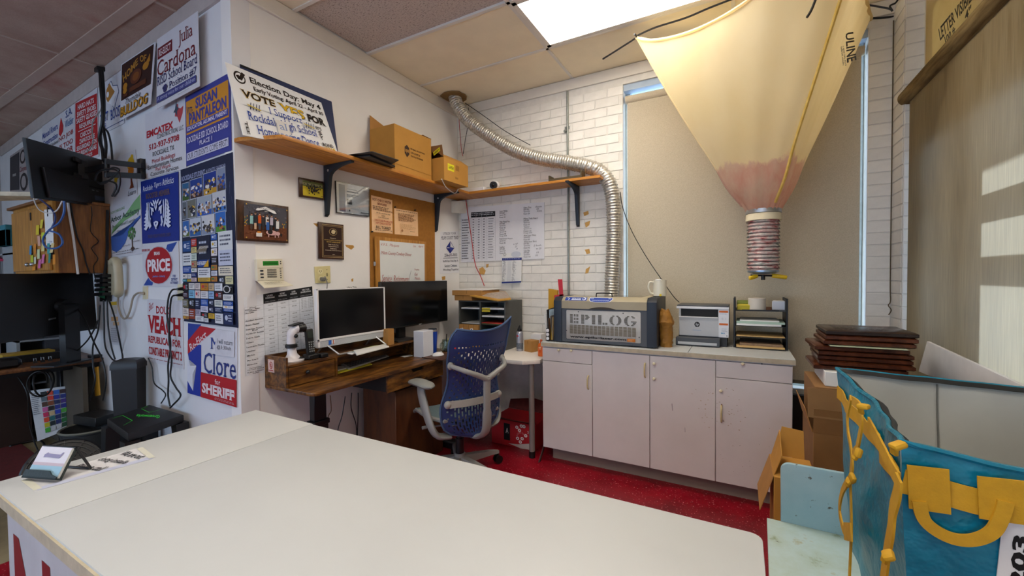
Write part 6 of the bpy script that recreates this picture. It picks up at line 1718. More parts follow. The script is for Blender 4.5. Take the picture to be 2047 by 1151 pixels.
wsign('red sign with white safety capitals hung left of the black cords', [(150, 193), (194, 172), (197, 312), (150, 332)], SHEET, [
    ('r', .02, .10, .99, .97, '#b01c24')] + [('t', s_, a_, v_, b_, v_ + h_, '#dcd6d8', 'b') for s_, a_, b_, v_, h_ in (('HARD HATS', .14, .86, .14, .075), ('SAFETY SHOES', .10, .94, .24, .075), ('SAFETY GLASSES', .08, .97, .33, .075), ('REQUIRED', .22, .88, .43, .075), ('CASCOS Y', .26, .84, .56, .07), ('ZAPATOS DE', .22, .88, .65, .065), ('SEGURIDAD', .10, .70, .735, .065), ('CON', .76, .96, .735, .065), ('SEGURIDAD GAFAS', .08, .95, .82, .065), ('TODOS', .42, .78, .905, .05))] + [('r', .18, .525, .94, .535, '#dcd6d8')], .006)
wsign('white sign with a red flame mark left of the red sign', [(84, 252), (149, 200), (149, 346), (84, 372)], SHEET, [
    ('t', 'Manuel Rivera', .02, .13, .52, .23, '#2c4690', 'b'), ('t', 'Construction', .04, .27, .52, .36, '#2c4690', 'b'), ('t', 'Commercial & Residential', .03, .385, .54, .44, '#2a2a30'),
    ('l', [(.08, .62), (.26, .50), (.40, .60)], .012, '#2a2a30'), ('p', [(.62, .10), (.69, .24), (.68, .32), (.61, .37), (.56, .33), (.57, .25)], '#b8202a'),
    ('t', 'S.A.', .76, .06, .94, .16, '#2c4690', 's'), ('t', 'Welder', .74, .20, .98, .30, '#2f6aa8', 's'),
    ('t', 'NO JOB', .56, .38, .97, .46, '#a81c26', 's'), ('t', 'IS TOO', .58, .50, .96, .57, '#a81c26', 's'), ('t', 'BIG OR', .57, .60, .97, .68, '#a81c26', 's'), ('t', 'TOO', .66, .71, .90, .78, '#a81c26', 's'), ('t', 'SMALL', .62, .82, .96, .89, '#a81c26', 's')], .006)
BKT = '#33333c'
wsign('white building firm sign with a red and grey star', [(290, 229), (370, 192), (372, 336), (292, 358)], SHEET, [
    ('p', [(.80, .06), (.84, .06), (.84, .12), (.90, .14), (.96, .12), (.94, .22), (.87, .34), (.82, .24), (.76, .22)], '#b8434a'), ('p', [(.80, .0), (.82, .10), (.86, .13), (.82, .16), (.82, .24), (.78, .17), (.73, .16), (.77, .12)], '#3a4a5c'),
    ('t', 'EMCATEX', .04, .27, .72, .38, '#b01c2c', 'B'), ('t', 'CONSTRUCTION, LLC', .32, .385, .96, .46, BKT), ('t', '512-937-9708', .10, .49, .86, .58, '#a82434', 'b'), ('t', 'ROCKDALE, TX', .20, .62, .74, .70, BKT),
    ('t', 'Metal Buildings', .18, .73, .76, .81, '#a82434'), ('t', 'Barndominium Homes', .06, .80, .92, .87, BKT), ('t', 'Pad Work', .28, .87, .66, .925, '#a82434'), ('t', 'Concrete Services', .14, .92, .84, .985, BKT)], .006)
PUR = '#3b4190'
wsign('orange and violet-blue school board sign nearest the white corner', [(370.5, 194), (459, 145), (462.5, 300), (372.5, 332)], mat('sheet_violet', '#3b4190', .5), [
    ('r', 0, 0, 1, 1, PUR), ('r', .02, .08, .97, .56, '#c98a2c'), ('t', 'VOTE', 0, 0, 0, 0, '#3a3550', 'b', [(.03, .15), (.17, .19), (.19, .29), (.05, .28)]), ('t', 'SUSAN', .25, .10, .74, .25, PUR, 'B'), ('t', 'PANTALEON', .09, .27, .93, .43, PUR, 'B'),
    ('r', .03, .445, .96, .535, PUR), ('t', 'EDUCATOR, ALUMNI, PARENT', .05, .455, .94, .52, '#d8d2e4', 'b'), ('t', 'ROCKDALE ISD SCHOOL BOARD', .04, .60, .96, .69, '#c9c6e2', 'b'), ('t', 'PLACE 1', .34, .715, .62, .78, '#c9c6e2', 'b'),
    ('r', .03, .825, .96, .935, '#c6c6dc'), ('t', 'OUR STUDENTS COME FIRST!', .05, .84, .94, .92, '#3a3a4c', 's')], .006)
# sponsor poster: team photographs above, business cards below
rnd = random.Random(31)
it = [('r', 0, 0, 1, 1, '#1d2440')]
for k in range(14):
    u = rnd.uniform(.85, .97); v = rnd.uniform(.05, .42)
    it.append(('l', [(u, v), (u + rnd.uniform(-.03, .03), v + rnd.uniform(.03, .09))], .004, rnd.choice(['#3a4466', '#2b3350', '#4a5474'])))
it += [('t', 'ROCKDALE STUDENT', .02, .045, .50, .078, '#8b93b4', 'B'), ('t', '& ATHLETIC CALENDAR', .52, .05, .88, .068, '#8b93b4', 'b')]
def photo(u0, v0, u1, v1, back, people, n=26, ground=None):
    out = [('r', u0 - .006, v0 - .004, u1 + .006, v1 + .004, '#aab0bc'), ('r', u0, v0, u1, v1, back)]
    if ground: out.append(('r', u0, v0 + (v1 - v0) * .72, u1, v1, ground))
    for k in range(n):
        r_ = rnd.uniform(.012, .022)
        out.append(('e', rnd.uniform(u0 + .02, u1 - .02), rnd.uniform(v0 + (v1 - v0) * .30, v1 - .012), r_, r_ * .45, rnd.choice(people)))
    return out
BW = ['#d4d6dc', '#c9cdd6', '#2f4f9a', '#8a6a50', '#b08c70']
DK = ['#3a3230', '#5c4a3c', '#2a2a30', '#c9a23a', '#1f2a4a', '#d0cfcf']
it += photo(.03, .095, .17, .205, '#2f5f86', DK + BW, 18, '#3c5a2c') + photo(.20, .088, .44, .205, '#1d3c86', BW + ['#5a2a2a'], 30, '#3a2a30') + photo(.47, .075, .71, .205, '#1c3584', DK, 26, '#b58a2a') + photo(.73, .07, .87, .20, '#7d88a0', ['#2f57a8', '#26468e', '#7a5a4a'], 26, '#4a3c38')
it += photo(.03, .215, .11, .325, '#5c646c', DK, 12) + photo(.135, .212, .31, .325, '#6d6f66', DK, 24) + photo(.335, .21, .61, .325, '#9aa4b0', BW + BW + DK, 34, '#2853a8') + photo(.635, .205, .87, .325, '#b9bcc2', DK + BW, 36, '#3d6fb4')
it += photo(.03, .34, .16, .44, '#2f62a8', ['#d4d6dc', '#c9cdd6', '#8a6a50'], 14, '#5a6a30') + photo(.18, .335, .40, .445, '#b4bcc9', DK + ['#2f4f9a'], 28, '#2f5f98') + photo(.42, .33, .66, .445, '#c4c6cc', DK, 34, '#7d8aa4') + photo(.685, .325, .86, .44, '#2f66b4', ['#d8d6d4', '#b0663a', '#3a3230'], 16, '#4f8a34')
cards = [(.02, .47, .19, .54, '#1f4a86'), (.20, .462, .31, .51, '#b83a2a'), (.33, .455, .57, .60, '#1b2038'), (.59, .45, .70, .485, '#2a55a4'), (.72, .44, .97, .55, '#cfd2d6'), (.20, .515, .31, .55, '#cfc07a'), (.59, .49, .70, .53, '#d4d8de'), (.02, .55, .20, .63, '#d2d6da'), (.20, .555, .31, .60, '#c4d2c4'), (.59, .535, .70, .58, '#d9d2d4'), (.72, .55, .97, .64, '#bcc2d6'), (.33, .60, .57, .645, '#1f3f86'), (.20, .605, .31, .645, '#a88a68'), (.59, .585, .70, .63, '#2a2022'),
         (.02, .635, .20, .68, '#1f4796'), (.20, .65, .31, .675, '#d8d8d8'), (.33, .65, .57, .71, '#d6d8dc'), (.33, .71, .57, .735, '#c9a22a'), (.59, .635, .70, .665, '#a8742a'), (.72, .645, .97, .70, '#d8d0bc'), (.20, .68, .31, .705, '#22306c'), (.02, .685, .11, .715, '#d6d2d0'), (.12, .685, .20, .715, '#d0d0d2'), (.59, .67, .70, .70, '#ccd0dc'), (.72, .705, .83, .75, '#2a2a2e'), (.84, .705, .97, .75, '#cfcb9c'), (.20, .71, .31, .735, '#c6b0b0'), (.59, .705, .70, .735, '#b0742c'), (.02, .72, .11, .735, '#2a8a94'), (.12, .72, .20, .735, '#c9a81e'),
         (.02, .745, .14, .80, '#1d181a'), (.15, .745, .27, .785, '#d6d4d2'), (.28, .745, .38, .785, '#d4c8c4'), (.39, .745, .53, .79, '#b87a1e'), (.54, .745, .64, .79, '#c0a67e'), (.65, .745, .79, .79, '#d2d6dc'), (.80, .755, .97, .805, '#141416'), (.02, .805, .14, .84, '#3a1a1e'), (.15, .79, .27, .84, '#7fb4d4'), (.28, .79, .38, .84, '#d4c4c4'), (.39, .795, .53, .84, '#d2d2d6'), (.54, .795, .64, .84, '#8fb0d8'), (.65, .795, .79, .84, '#3f1e18'), (.80, .81, .97, .845, '#d6d6d6'),
         (.02, .85, .14, .905, '#6a6448'), (.15, .845, .27, .905, '#1c1618'), (.28, .845, .38, .905, '#1e2648'), (.39, .845, .53, .885, '#2450a4'), (.54, .845, .64, .885, '#1b2038'), (.65, .845, .79, .885, '#ced2cc'), (.80, .85, .97, .875, '#214a96'), (.80, .876, .97, .892, '#d6d8e0'), (.80, .893, .97, .91, '#214a96'), (.39, .888, .53, .925, '#c8c8dc'), (.54, .888, .64, .925, '#1b1d3c'), (.65, .888, .79, .92, '#1d2a4e'),
         (.03, .91, .15, .96, '#d2c8c0'), (.03, .96, .15, .98, '#b07a34'), (.16, .91, .28, .975, '#8a3a24'), (.29, .91, .39, .95, '#a49cae'), (.40, .928, .53, .958, '#17181c'), (.54, .928, .65, .96, '#c9a01e'), (.66, .925, .80, .985, '#d2d4da'), (.81, .915, .97, .985, '#1f2a54'), (.29, .952, .45, .985, '#d2d6dc'), (.46, .96, .54, .985, '#ccd0d6')]
for k, (a_, b_, c_, d_, col_) in enumerate(cards):
    it.append(('r', a_, b_, c_, d_, col_))
    lum = int(col_[1:3], 16) * .3 + int(col_[3:5], 16) * .6 + int(col_[5:7], 16) * .1
    tc_ = '#3a4058' if lum > 120 else '#b9c2d6'
    w_, h_ = c_ - a_, d_ - b_
    if k % 3 == 0: it.append(('e', a_ + w_ * .3, b_ + h_ * .45, w_ * .16, h_ * .22, rnd.choice(['#c9a22a', '#2f7a4a', '#b8323a', tc_])))
    it += lines(a_ + w_ * (.5 if k % 3 == 0 else .12), b_ + h_ * .2, a_ + w_ * .92, b_ + h_ * .85, 3, tc_, k, .45)
it += [('t', 'GO TIGERS', .35, .61, .52, .632, '#d6d8e0', 'b'), ('p', [(.57, .60), (.57, .645), (.47, .645)], '#d0a020'), ('e', .88, .78, .06, .022, '#c9c9cc'), ('e', .88, .78, .045, .017, '#141416')]
for k in range(10): it.append(('l', [(.34 + .02 * k, .555), (.42 + .016 * k, .515)], .004, '#a89a80'))
wsign('tall dark blue sponsor poster of team photos and business cards at the white corner', [(361, 340), (464.5, 304), (475.5, 655), (368, 642)], NAVY, it, .005, .002, 'sponsor_poster', 'poster')
# royal blue tiger-stripe sign
it = [('r', 0, 0, 1, 1, '#1b2f86'), ('t', 'Rockdale', .06, .09, .34, .17, '#d6daea', 'i'), ('t', 'Tigers', .38, .075, .58, .165, '#d6daea', 'i'), ('t', 'Athletics', .60, .05, .90, .15, '#d6daea', 'i'), ('l', [(.05, .185), (.90, .175)], .005, '#3a4c9c'), ('t', 'BOOSTER MEMBER', .15, .215, .80, .305, '#5c4a5c', 'B'), ('t', 'TIGER FIGHT NEVER DIES', .17, .87, .80, .925, '#4a4470', 'b')]
W2 = '#d2d8ec'
def both(pts):
    return [('p', pts, W2), ('p', [(.93 - u, v) for u, v in pts][::-1], W2)]
for k in range(7):
    v = .42 + .055 * k
    it += both([(.13 - .012 * k + .01 * abs(k - 3), v + .02), (.19 + .006 * k, v - .05), (.21 + .006 * k, v - .03), (.16, v + .05)])
it += both([(.19, .37), (.22, .36), (.235, .52), (.24, .66), (.28, .76), (.26, .78), (.215, .70), (.20, .55)]) + both([(.26, .36), (.28, .38), (.275, .52), (.29, .64), (.27, .64), (.25, .52)])
it += both([(.30, .44), (.39, .47), (.40, .53), (.36, .51), (.35, .58), (.32, .57), (.33, .50)]) + both([(.31, .36), (.38, .40), (.40, .44), (.34, .42)]) + both([(.38, .34), (.42, .36), (.44, .42), (.40, .40)])
it += [('p', [(.465, .34), (.50, .40), (.50, .46), (.465, .52), (.43, .46), (.43, .40)], W2), ('p', [(.465, .38), (.48, .42), (.465, .48), (.45, .42)], '#1b2f86'), ('p', [(.40, .69), (.465, .67), (.53, .69), (.52, .73), (.475, .77), (.475, .80), (.455, .80), (.455, .77), (.41, .73)], W2), ('p', [(.44, .70), (.49, .70), (.465, .74)], '#1b2f86')]
it += both([(.30, .60), (.33, .62), (.30, .70), (.34, .74), (.31, .77), (.27, .70)])
wsign('royal blue sign with a white stripe-drawn tiger face above the round red sign', [(281.5, 363), (356, 342.6), (357.7, 480.7), (284.7, 487)], mat('sheet_royal', '#1b2f86', .5), it, .006)
wsign('white sign with a yellow hand-like tree behind the wall bracket arm', [(226, 318), (270, 299), (274, 396), (226, 412)], SHEET, [
    ('e', .80, .25, .15, .14, '#d2a81c'), ('e', .86, .12, .06, .05, '#d2a81c'), ('e', .80, .40, .12, .10, '#c97a20'), ('p', [(.78, .45), (.84, .45), (.84, .70), (.90, .76), (.72, .76), (.78, .68)], '#7a3a20'), ('e', .14, .46, .07, .08, '#cfb02a'), ('e', .24, .40, .05, .06, '#cfb02a'), ('l', [(.1, .62), (.22, .70), (.14, .82)], .02, '#4a4a50'), ('t', 'Learn', .66, .80, .98, .90, '#55555e', 'i')], .006)
GRN = '#7fae78'
wsign('white academy sign with green and blue waves and a small leafy tree', [(220, 414), (280, 386), (284, 507), (225, 516)], SHEET, [
    ('t', 'NOW ENROLLING', .02, .10, .50, .15, '#7a9a70', 'b'), ('p', [(1, .02), (1, .26), (.8, .32), (.5, .36), (.15, .44), (0, .54), (.08, .42), (.5, .26), (.8, .10)], GRN), ('t', 'Arbor Academy', .01, .21, .97, .34, '#33504a', 'b'), ('t', 'Project-based Learning', .06, .37, .88, .45, '#55685c'), ('t', 'Angela Tune', .22, .49, .52, .55, '#6a6a74', 'i'),
    ('p', [(0, .58), (.2, .61), (.42, .60), (.62, .50), (.85, .40), (1, .36), (1, .40), (.8, .46), (.62, .58), (.48, .76), (.34, .85), (.16, .90), (0, .84)], '#3f63ae'),
    ('r', .70, .66, .73, .88, '#4a3428'), ('p', [(.64, .90), (.72, .84), (.80, .90), (.72, .93)], '#4a3428')] + [('e', .715 + .10 * math.cos(a_ * .7), .62 + .085 * math.sin(a_ * .7), .022, .028, '#3f7a44') for a_ in range(9)] + [('e', .715 + .05 * math.cos(a_), .60 + .05 * math.sin(a_), .02, .026, '#4f8a4c') for a_ in range(6)] +
    [('t', 'An Anthology of Mi.', .40, .80, .66, .835, '#55555e', 'i'), ('t', 'small seedlings', .74, .76, .98, .79, '#55555e', 'i')] + lines(.06, .90, .96, .925, 1, '#6a6a74', 3, ragged=0) + lines(.2, .945, .8, .965, 1, '#6a6a74', 4, ragged=0), .005)
wsign('white square sign with a big red disc and blue corner bands', [(284, 490), (356, 482), (358.5, 572), (286, 572)], SHEET, [
    ('p', [(.72, .05), (.98, .01), (.84, .22), (.66, .22)], '#2a4a9c'), ('p', [(.02, .98), (.28, .98), (.34, .82), (.16, .80)], '#2a4a9c'), ('e', .47, .51, .395, .45, '#b9b9c4'), ('e', .47, .51, .37, .43, RED),
    ('t', 'REPUBLICAN', .0, .10, .24, .16, RED, 'b'), ('t', 'BRIAN', .36, .19, .52, .27, '#e0d4d8', 'B'), ('t', 'PRICE', .16, .36, .79, .66, '#e6dde2', 'B'), ('t', 'Justice - Liberty', .30, .74, .66, .80, '#7d8fd0', 'bi'), ('t', 'FOR\nDISTRICT\nATTORNEY', .79, .74, .99, .95, '#3a4a8c', 'b')], .006)
wsign('white sign with big red slab capitals and two black cords in front', [(294, 597), (364, 602), (367, 738), (295, 722)], SHEET, [
    ('t', 'Elect', 0, 0, 0, 0, RED, 'i', [(.05, .08), (.19, .02), (.20, .13), (.06, .20)]), ('t', 'DOUG', .28, .10, .70, .22, RED, 'bs'), ('t', 'VEACH', .02, .25, .96, .53, RED, 'Bs'), ('t', 'REPUBLICAN FOR', .04, .58, .95, .69, RED, 'b'), ('t', 'CONSTABLE PRECINCT 2', .05, .75, .97, .88, RED, 'b')] + lines(.06, .93, .98, .95, 1, '#a86a72', 2, ragged=0), .005)
wsign('red, white and blue sheriff sign with a white star at the foot of the corner', [(376, 646), (474, 655), (474, 814), (375, 785)], SHEET, [
    ('p', [(0, 0), (.30, 0), (.0, .30)], '#2a3f94'), ('r', 0, .28, .30, 1, '#24369a'), ('p', [(.27, .02), (.60, .04), (.0, .44), (.0, .25)], '#b0202c'), ('t', 'Re-Elect', 0, 0, 0, 0, '#e6dfe4', 's', [(.03, .30), (.38, .07), (.42, .16), (.07, .40)]),
    ('p', [(0, .50), (.06, .60), (.20, .58), (.11, .72), (.13, .95), (.0, .82)], '#d6d8e2'), ('p', [(.01, .42), (.05, .58), (.0, .62)], '#d6d8e2'),
    ('t', 'M', .50, .16, .66, .31, '#2b3f8e', 's'), ('t', 'Clore', .36, .37, .985, .65, '#26367e', 's'), ('r', .30, .655, 1, 1, '#b01c28'), ('t', 'for', .59, .70, .70, .77, '#e2d6da', 's'), ('t', 'SHERIFF', .33, .79, .97, .93, '#e2d6da', 'Bs')] + lines(.6, .95, .98, .975, 2, '#d0a0a8', 2, ragged=0), .006)
q = [Wp(x, y, .011) for x, y in ((431, 657), (468.5, 663), (468, 714), (430, 709))]
board('paper_note', 'clear sleeve with a returning-soon note taped over the sheriff sign', 'note', q, .001, mat('sleeve_white', '#d6d6de', .2), [('t', 'I will return', .10, .36, .92, .55, '#4a4a52'), ('t', '@3:30ish', .10, .60, .84, .79, '#4a4a52')])

q = [Wp(x, y, .003) for x, y in ((219, 602), (240, 600), (241, 690), (222, 688))]
board('wall_paper', 'pale sheet with orange notes on the wall under the intercom phone', 'paper', q, .0015, mat('sheet_white_dull', '#d3d3da'), [('r', .1, .02, .75, .10, '#cfae3a'), ('r', .15, .12, .7, .30, '#c9c0b4'), ('r', .12, .36, .8, .46, '#d6a878'), ('r', .3, .48, .9, .56, '#d9b48a')] + lines(.1, .62, .9, .95, 7, '#a9a9b2', 4))
# ---- sockets, intercom phone and cords on the poster wall
t = thing('wall_outlet', 'cream outlet strip with a grey plug below the round red sign', 'outlet', Wp(293, 597, .01))
obj('plate', MB().slab([Wp(x, y, .001) for x, y in ((288, 572), (296, 572), (296, 598), (288, 598))], PW_N * .008), IVORY, t)
obj('plug', MB().cyl(Wp(289, 587, .012), Wp(280, 585, .03), .010, .007, 10), mat('cord_beige', '#9a9080', .5), t)
t = thing('wall_outlet', 'cream outlet plate half hidden by the sponsor poster with two black plugs', 'outlet', Wp(362, 598, .01))
obj('plate', MB().slab([Wp(x, y, .001) for x, y in ((357, 568), (369, 568), (369, 600), (357, 600))], PW_N * .006), IVORY, t)
for yy in (577, 589): obj('plug', MB().cyl(Wp(364, yy, .008), Wp(354, yy + 1, .04), .012, .008, 10), BLACK, t)
t = thing('intercom_phone', 'beige wall handset phone by the wooden cabinet', 'phone', Wp(231, 588, .03))
BEG = mat('beige_phone', '#b3a98c', .45, var=.05)
obj('handset', MB().tube(smooth([Wp(226, 524, .05), Wp(231, 520, .06), Wp(235, 530, .06), Wp(237, 555, .055), Wp(238, 580, .05), Wp(236, 588, .04)], 5), [.028] * 26, 10), BEG, t)
obj('cradle', MB().slab([Wp(x, y, .002) for x, y in ((224, 520), (241, 518), (242, 588), (226, 590))], PW_N * .03, .004), BEG, t)
cable('beige curled cord from the intercom phone to the cream outlet', [Wp(237, 588, .04), Wp(236, 610, .03), Wp(243, 632, .03), Wp(252, 636, .03), Wp(260, 620, .03), Wp(266, 595, .03), Wp(275, 586, .03), Wp(281, 585, .03)], .007, mat('cord_beige', '#9a9080'), 'cord', name='cord')
for k, (lb, pp) in enumerate((('upper black cord running from the hidden outlet to the step stool', [(354, 578), (344, 580), (337, 595), (334, 625), (336, 650), (341, 690), (336, 730), (337, 760), (336, 790), (340, 812)]), ('lower black cord running from the hidden outlet to the step stool', [(354, 590), (345, 592), (341, 605), (339, 640), (338, 680), (343, 720), (341, 752), (352, 775), (361, 791), (345, 810), (340, 815)]))):
    cable(lb, [Wp(x, y, .035 + .012 * k) for x, y in pp], .0055, BLACK, 'cord', name='cord')
cable('thin black cord hanging beside the black waste bin', [Wp(296, 715, .04), Wp(304, 735, .03), Wp(308, 765, .03), Wp(325, 780, .03), Wp(331, 790, .04), Wp(322, 806, .06)], .004, BLACK, 'cord', name='cord')
# power strip with adapters
t = thing('power_strip', 'black power strip stacked with adapters beside the intercom phone', 'power strip', Wp(222, 600, .06))
obj('strip', MB().slab([Wp(x, y, .002) for x, y in ((209, 548), (223, 546), (223, 602), (209, 602))], PW_N * .03), BLACK, t)
for k in range(5): obj('adapter', MB().slab([Wp(x, y, .034) for x, y in ((205, 549 + 9 * k), (222, 548 + 9 * k), (222, 554 + 9 * k), (205, 555 + 9 * k))], PW_N * .05, .003), BLACK, t)
obj('green_tag', MB().slab([Wp(x, y, .05) for x, y in ((200, 575), (210, 567), (210, 597), (196, 592))], PW_N * .002), mat('green_tag', '#1f5a3a', .6), t)
# ceiling clamp and the bundle of cords
t = thing('cord_clamp', 'black clamp plate under the ceiling where the cords come down', 'clamp', Zp(205, 137, ZC - .03))
obj('clamp_plate', MB().slab([Zp(x, y, ZC - .012) for x, y in ((188, 136), (194, 131), (224, 138), (218, 143))], V((0, 0, -.03))), BLACK, t)
cc = [([(200, 140), (203, 170), (206, 210), (205, 245), (199, 275), (205, 300), (207, 320)], .012), ([(204, 140), (207, 180), (208, 220), (206, 250), (212, 290), (209, 325)], .010), ([(203, 140), (206, 200), (207, 250), (216, 265), (222, 290), (225, 325)], .007), ([(199, 141), (201, 180), (205, 225), (202, 262), (204, 300), (206, 322)], .007), ([(204, 175), (203, 215), (187, 240), (184, 260), (186, 285), (174, 305)], .004)]
for k, (pp, r_) in enumerate(cc):
    pts = [Wp(x, y, .10 - .008 * k) for x, y in pp]
    cable(['thick black cord of the bundle under the ceiling clamp', 'second black cord of the bundle, ending at the screen arm', 'black cord of the bundle bowing out to the right', 'thin black cord twisted round the bundle', 'thin grey cord bowing left over the red sign'][k], pts, r_, BLACK if k < 4 else mat('cord_grey', '#8d8a86'), 'cord', name='cord')

# ---- wall-mounted screen seen from behind, on a swing arm
A0, A1 = V((-4.02, .90, 0)), V((-4.50, 1.33, 0))
tvd = (A1 - A0).normalized(); tvn = V((-tvd.y, tvd.x, 0))
if tvn.dot(CAM - A0) < 0: tvn = -tvn
tv = [cut(x, y, A0, tvn) for x, y in ((52, 275), (214, 322), (230, 417), (69, 396))]
t = thing('wall_screen', 'black flat screen seen from behind on a swing arm over the wooden cabinet', 'screen', (tv[3] + tv[2]) / 2)
TVB = mat('tv_back_black', '#0d0d0f', .4, var=.15, vs=5)
obj('rear_shell', MB().slab([p - tvn * .02 for p in (tv[3], tv[2], tv[1], tv[0])], tvn * .02, .004), TVB, t)
obj('screen_face', MB().slab([bil(tv, u, v) - tvn * .024 for u, v in ((.01, .985), (.99, .985), (.99, .015), (.01, .015))], tvn * .0035), SCREEN, t)
lowq = [bil(tv, .10, .44), bil(tv, .97, .52), bil(tv, .93, .97), bil(tv, .12, .96)]
obj('electronics_box', MB().slab([lowq[3], lowq[2], lowq[1], lowq[0]], tvn * .022, .005), TVB, t)
printed(t, [p + tvn * .0225 for p in lowq], [('r', .66, .62, .86, .82, '#4a5466'), ('r', .58, .25, .84, .32, '#0a0a0b'), ('r', .62, .40, .66, .43, '#8d9298'), ('r', .69, .40, .73, .43, '#8d9298')], .0006, 'rating_label')
vm = bil(tv, .58, .32) + tvn * .004
vb = MB()
for a_ in (-1, 1): vb.slab([vm + tvd * (-.10) + V((0, 0, .06 * a_ - .015)), vm + tvd * .10 + V((0, 0, .06 * a_ - .03)), vm + tvd * .10 + V((0, 0, .06 * a_ + .0)), vm + tvd * (-.10) + V((0, 0, .06 * a_ + .015))], tvn * .015)
vb.box(vm + V((-.03, -.03, -.07)), vm + V((.03, .03, .07)), .003)
ab = obj('mount_bracket', vb, BLACKM, t)
jt = Wp(212, 337, .16)
arm = MB()
def bar(a_, b_, w_=.03, d_=.03):
    dr_ = (b_ - a_).normalized(); s_ = dr_.cross(V((0, 0, 1))).normalized()
    up_ = V((0, 0, 1))
    arm.slab([a_ - s_ * d_ / 2 - up_ * w_ / 2, a_ + s_ * d_ / 2 - up_ * w_ / 2, a_ + s_ * d_ / 2 + up_ * w_ / 2, a_ - s_ * d_ / 2 + up_ * w_ / 2], b_ - a_)
for dy in (0, 27):
    bar(Wp(212, 323 + dy * .95, .16), Wp(286, 332 + dy * .75, .03), .034)
bar(Wp(214, 333, .16), vm + tvn * .03, .036)
arm.cyl(Wp(213, 317, .16), Wp(213, 355, .16), .014, n=10)
obj('swing_arm', arm, BLACKM, t)
obj('wall_plate', MB().slab([Wp(x, y, .001) for x, y in ((284, 320), (291, 318), (292, 357), (285, 358))], PW_N * .03, .003), BLACKM, t)
for k, pp in enumerate([[(190, 360), (196, 345), (215, 338), (236, 342), (240, 360), (236, 382), (228, 392)], [(196, 364), (205, 368), (225, 355), (238, 340), (228, 335), (215, 340)], [(200, 367), (215, 362), (230, 366), (232, 376), (224, 392)]]):
    cable(['black cord looping out from behind the wall screen', 'black cord crossing the swing arm of the wall screen', 'short black cord loop at the lower corner of the wall screen'][k], [Wp(x, y, .2) for x, y in pp], .006, BLACK, 'cord', name='cord')

# ---- honey oak wall cabinet with notes on its doors
OX1, OX0, OYF = -4.46, -5.40, 1.10
zb_, zt_ = Yp(112, 545, OYF).z, Yp(112, 398, OYF).z
t = thing('wall_cabinet', 'honey oak wall cabinet with two doors under the wall screen', 'cabinet', ((OX0 + OX1) / 2, 1.25, zb_))
obj('case', MB().slab([V((OX0, OYF + .02, zb_)), V((OX1, OYF + .02, zb_)), V((OX1, wall_y(OX1) - .004, zb_)), V((OX0, wall_y(OX0) - .004, zb_))], V((0, 0, zt_ - zb_))), OAKD, t)
obj('face_frame', MB().box((OX0, OYF, zb_), (OX1, OYF + .02, zb_ + .03)).box((OX0, OYF, zt_ - .03), (OX1, OYF + .02, zt_)).box((OX0, OYF, zb_ + .03), (OX0 + .035, OYF + .02, zt_ - .03)).box((OX1 - .035, OYF, zb_ + .03), (OX1, OYF + .02, zt_ - .03)), OAK, t)
obj('top_board', MB().slab([V((OX0 - .03, OYF - .03, zt_)), V((OX1 + .01, OYF - .03, zt_)), V((OX1 + .01, wall_y(OX1) - .004, zt_)), V((OX0 - .03, wall_y(OX0) - .004, zt_))], V((0, 0, .02))), OAKD, t)
xm_ = Yp(70, 470, OYF).x
drs = []
for a_, b_ in ((OX0 + .03, xm_ - .003), (xm_ + .003, OX1 - .03)):
    d_ = obj('door', MB().box((a_, OYF - .018, zb_ + .02), (b_, OYF - .001, zt_ - .03), .004), OAK, t); drs.append(d_)
    obj('knob', MB().ball(((b_ - .05) if a_ < xm_ - .1 else (a_ + .06), OYF - .035, zb_ + .07), .016, 8), STEEL, d_)
for k, zz in enumerate((zb_ + .10, zt_ - .12)):
    obj('hinge', MB().box((xm_ - .012, OYF - .022, zz), (xm_ + .012, OYF - .016, zz + .06)), BLACKM, drs[0])
    obj('hinge', MB().box((OX1 - .03, OYF - .022, zz), (OX1 - .008, OYF - .002, zz + .07)), BLACKM, drs[1])
nq = [Yp(x, y, OYF - .021) for x, y in ((88, 419), (105, 418), (107, 489), (92, 490))]
board('paper_slip', 'long white paper slip on the right oak door behind the blue cable', 'paper', nq, .0008, PAPER, [('t', 'ups', .2, .66, .6, .70, '#9a9ab0'), ('t', 'r Cub', .3, .88, .8, .93, '#9a9ab0')])
notes = sorted([(83, 448, 5, 17, 'yellow', '#d9c83a', .2), (75, 460, 6, 19, 'yellow', '#d9c22a', .05), (86, 472, 6, 14, 'lime', '#c9d83a', .0), (78, 482, 5, 20, 'pale pink', '#d9a592', -.15), (86, 493, 6, 19, 'cream', '#d8cc8c', .05), (97, 497, 5, 21, 'teal', '#3f9a9c', .0), (104, 496, 6, 19, 'cream', '#d9c48c', .3), (61, 500, 4, 18, 'blue', '#3f86b4', .05), (77, 508, 5, 19, 'pale green', '#c9d2a0', .0), (64, 520, 5, 19, 'lime', '#b9c22a', .0), (70, 521, 4, 14, 'pale', '#c9c9b0', .0), (86, 518, 5, 18, 'pink', '#d473a8', .2), (79, 528, 5, 17, 'pink', '#d46aa4', .15), (68, 534, 6, 14, 'orange', '#d98a22', .05), (99, 516, 4, 20, 'teal', '#2f8a80', .1), (108, 519, 5, 20, 'orange', '#d98a22', .0), (70, 498, 4, 20, 'orange', '#cf8020', .05)], key=lambda n_: n_[1])
cnt_ = {}
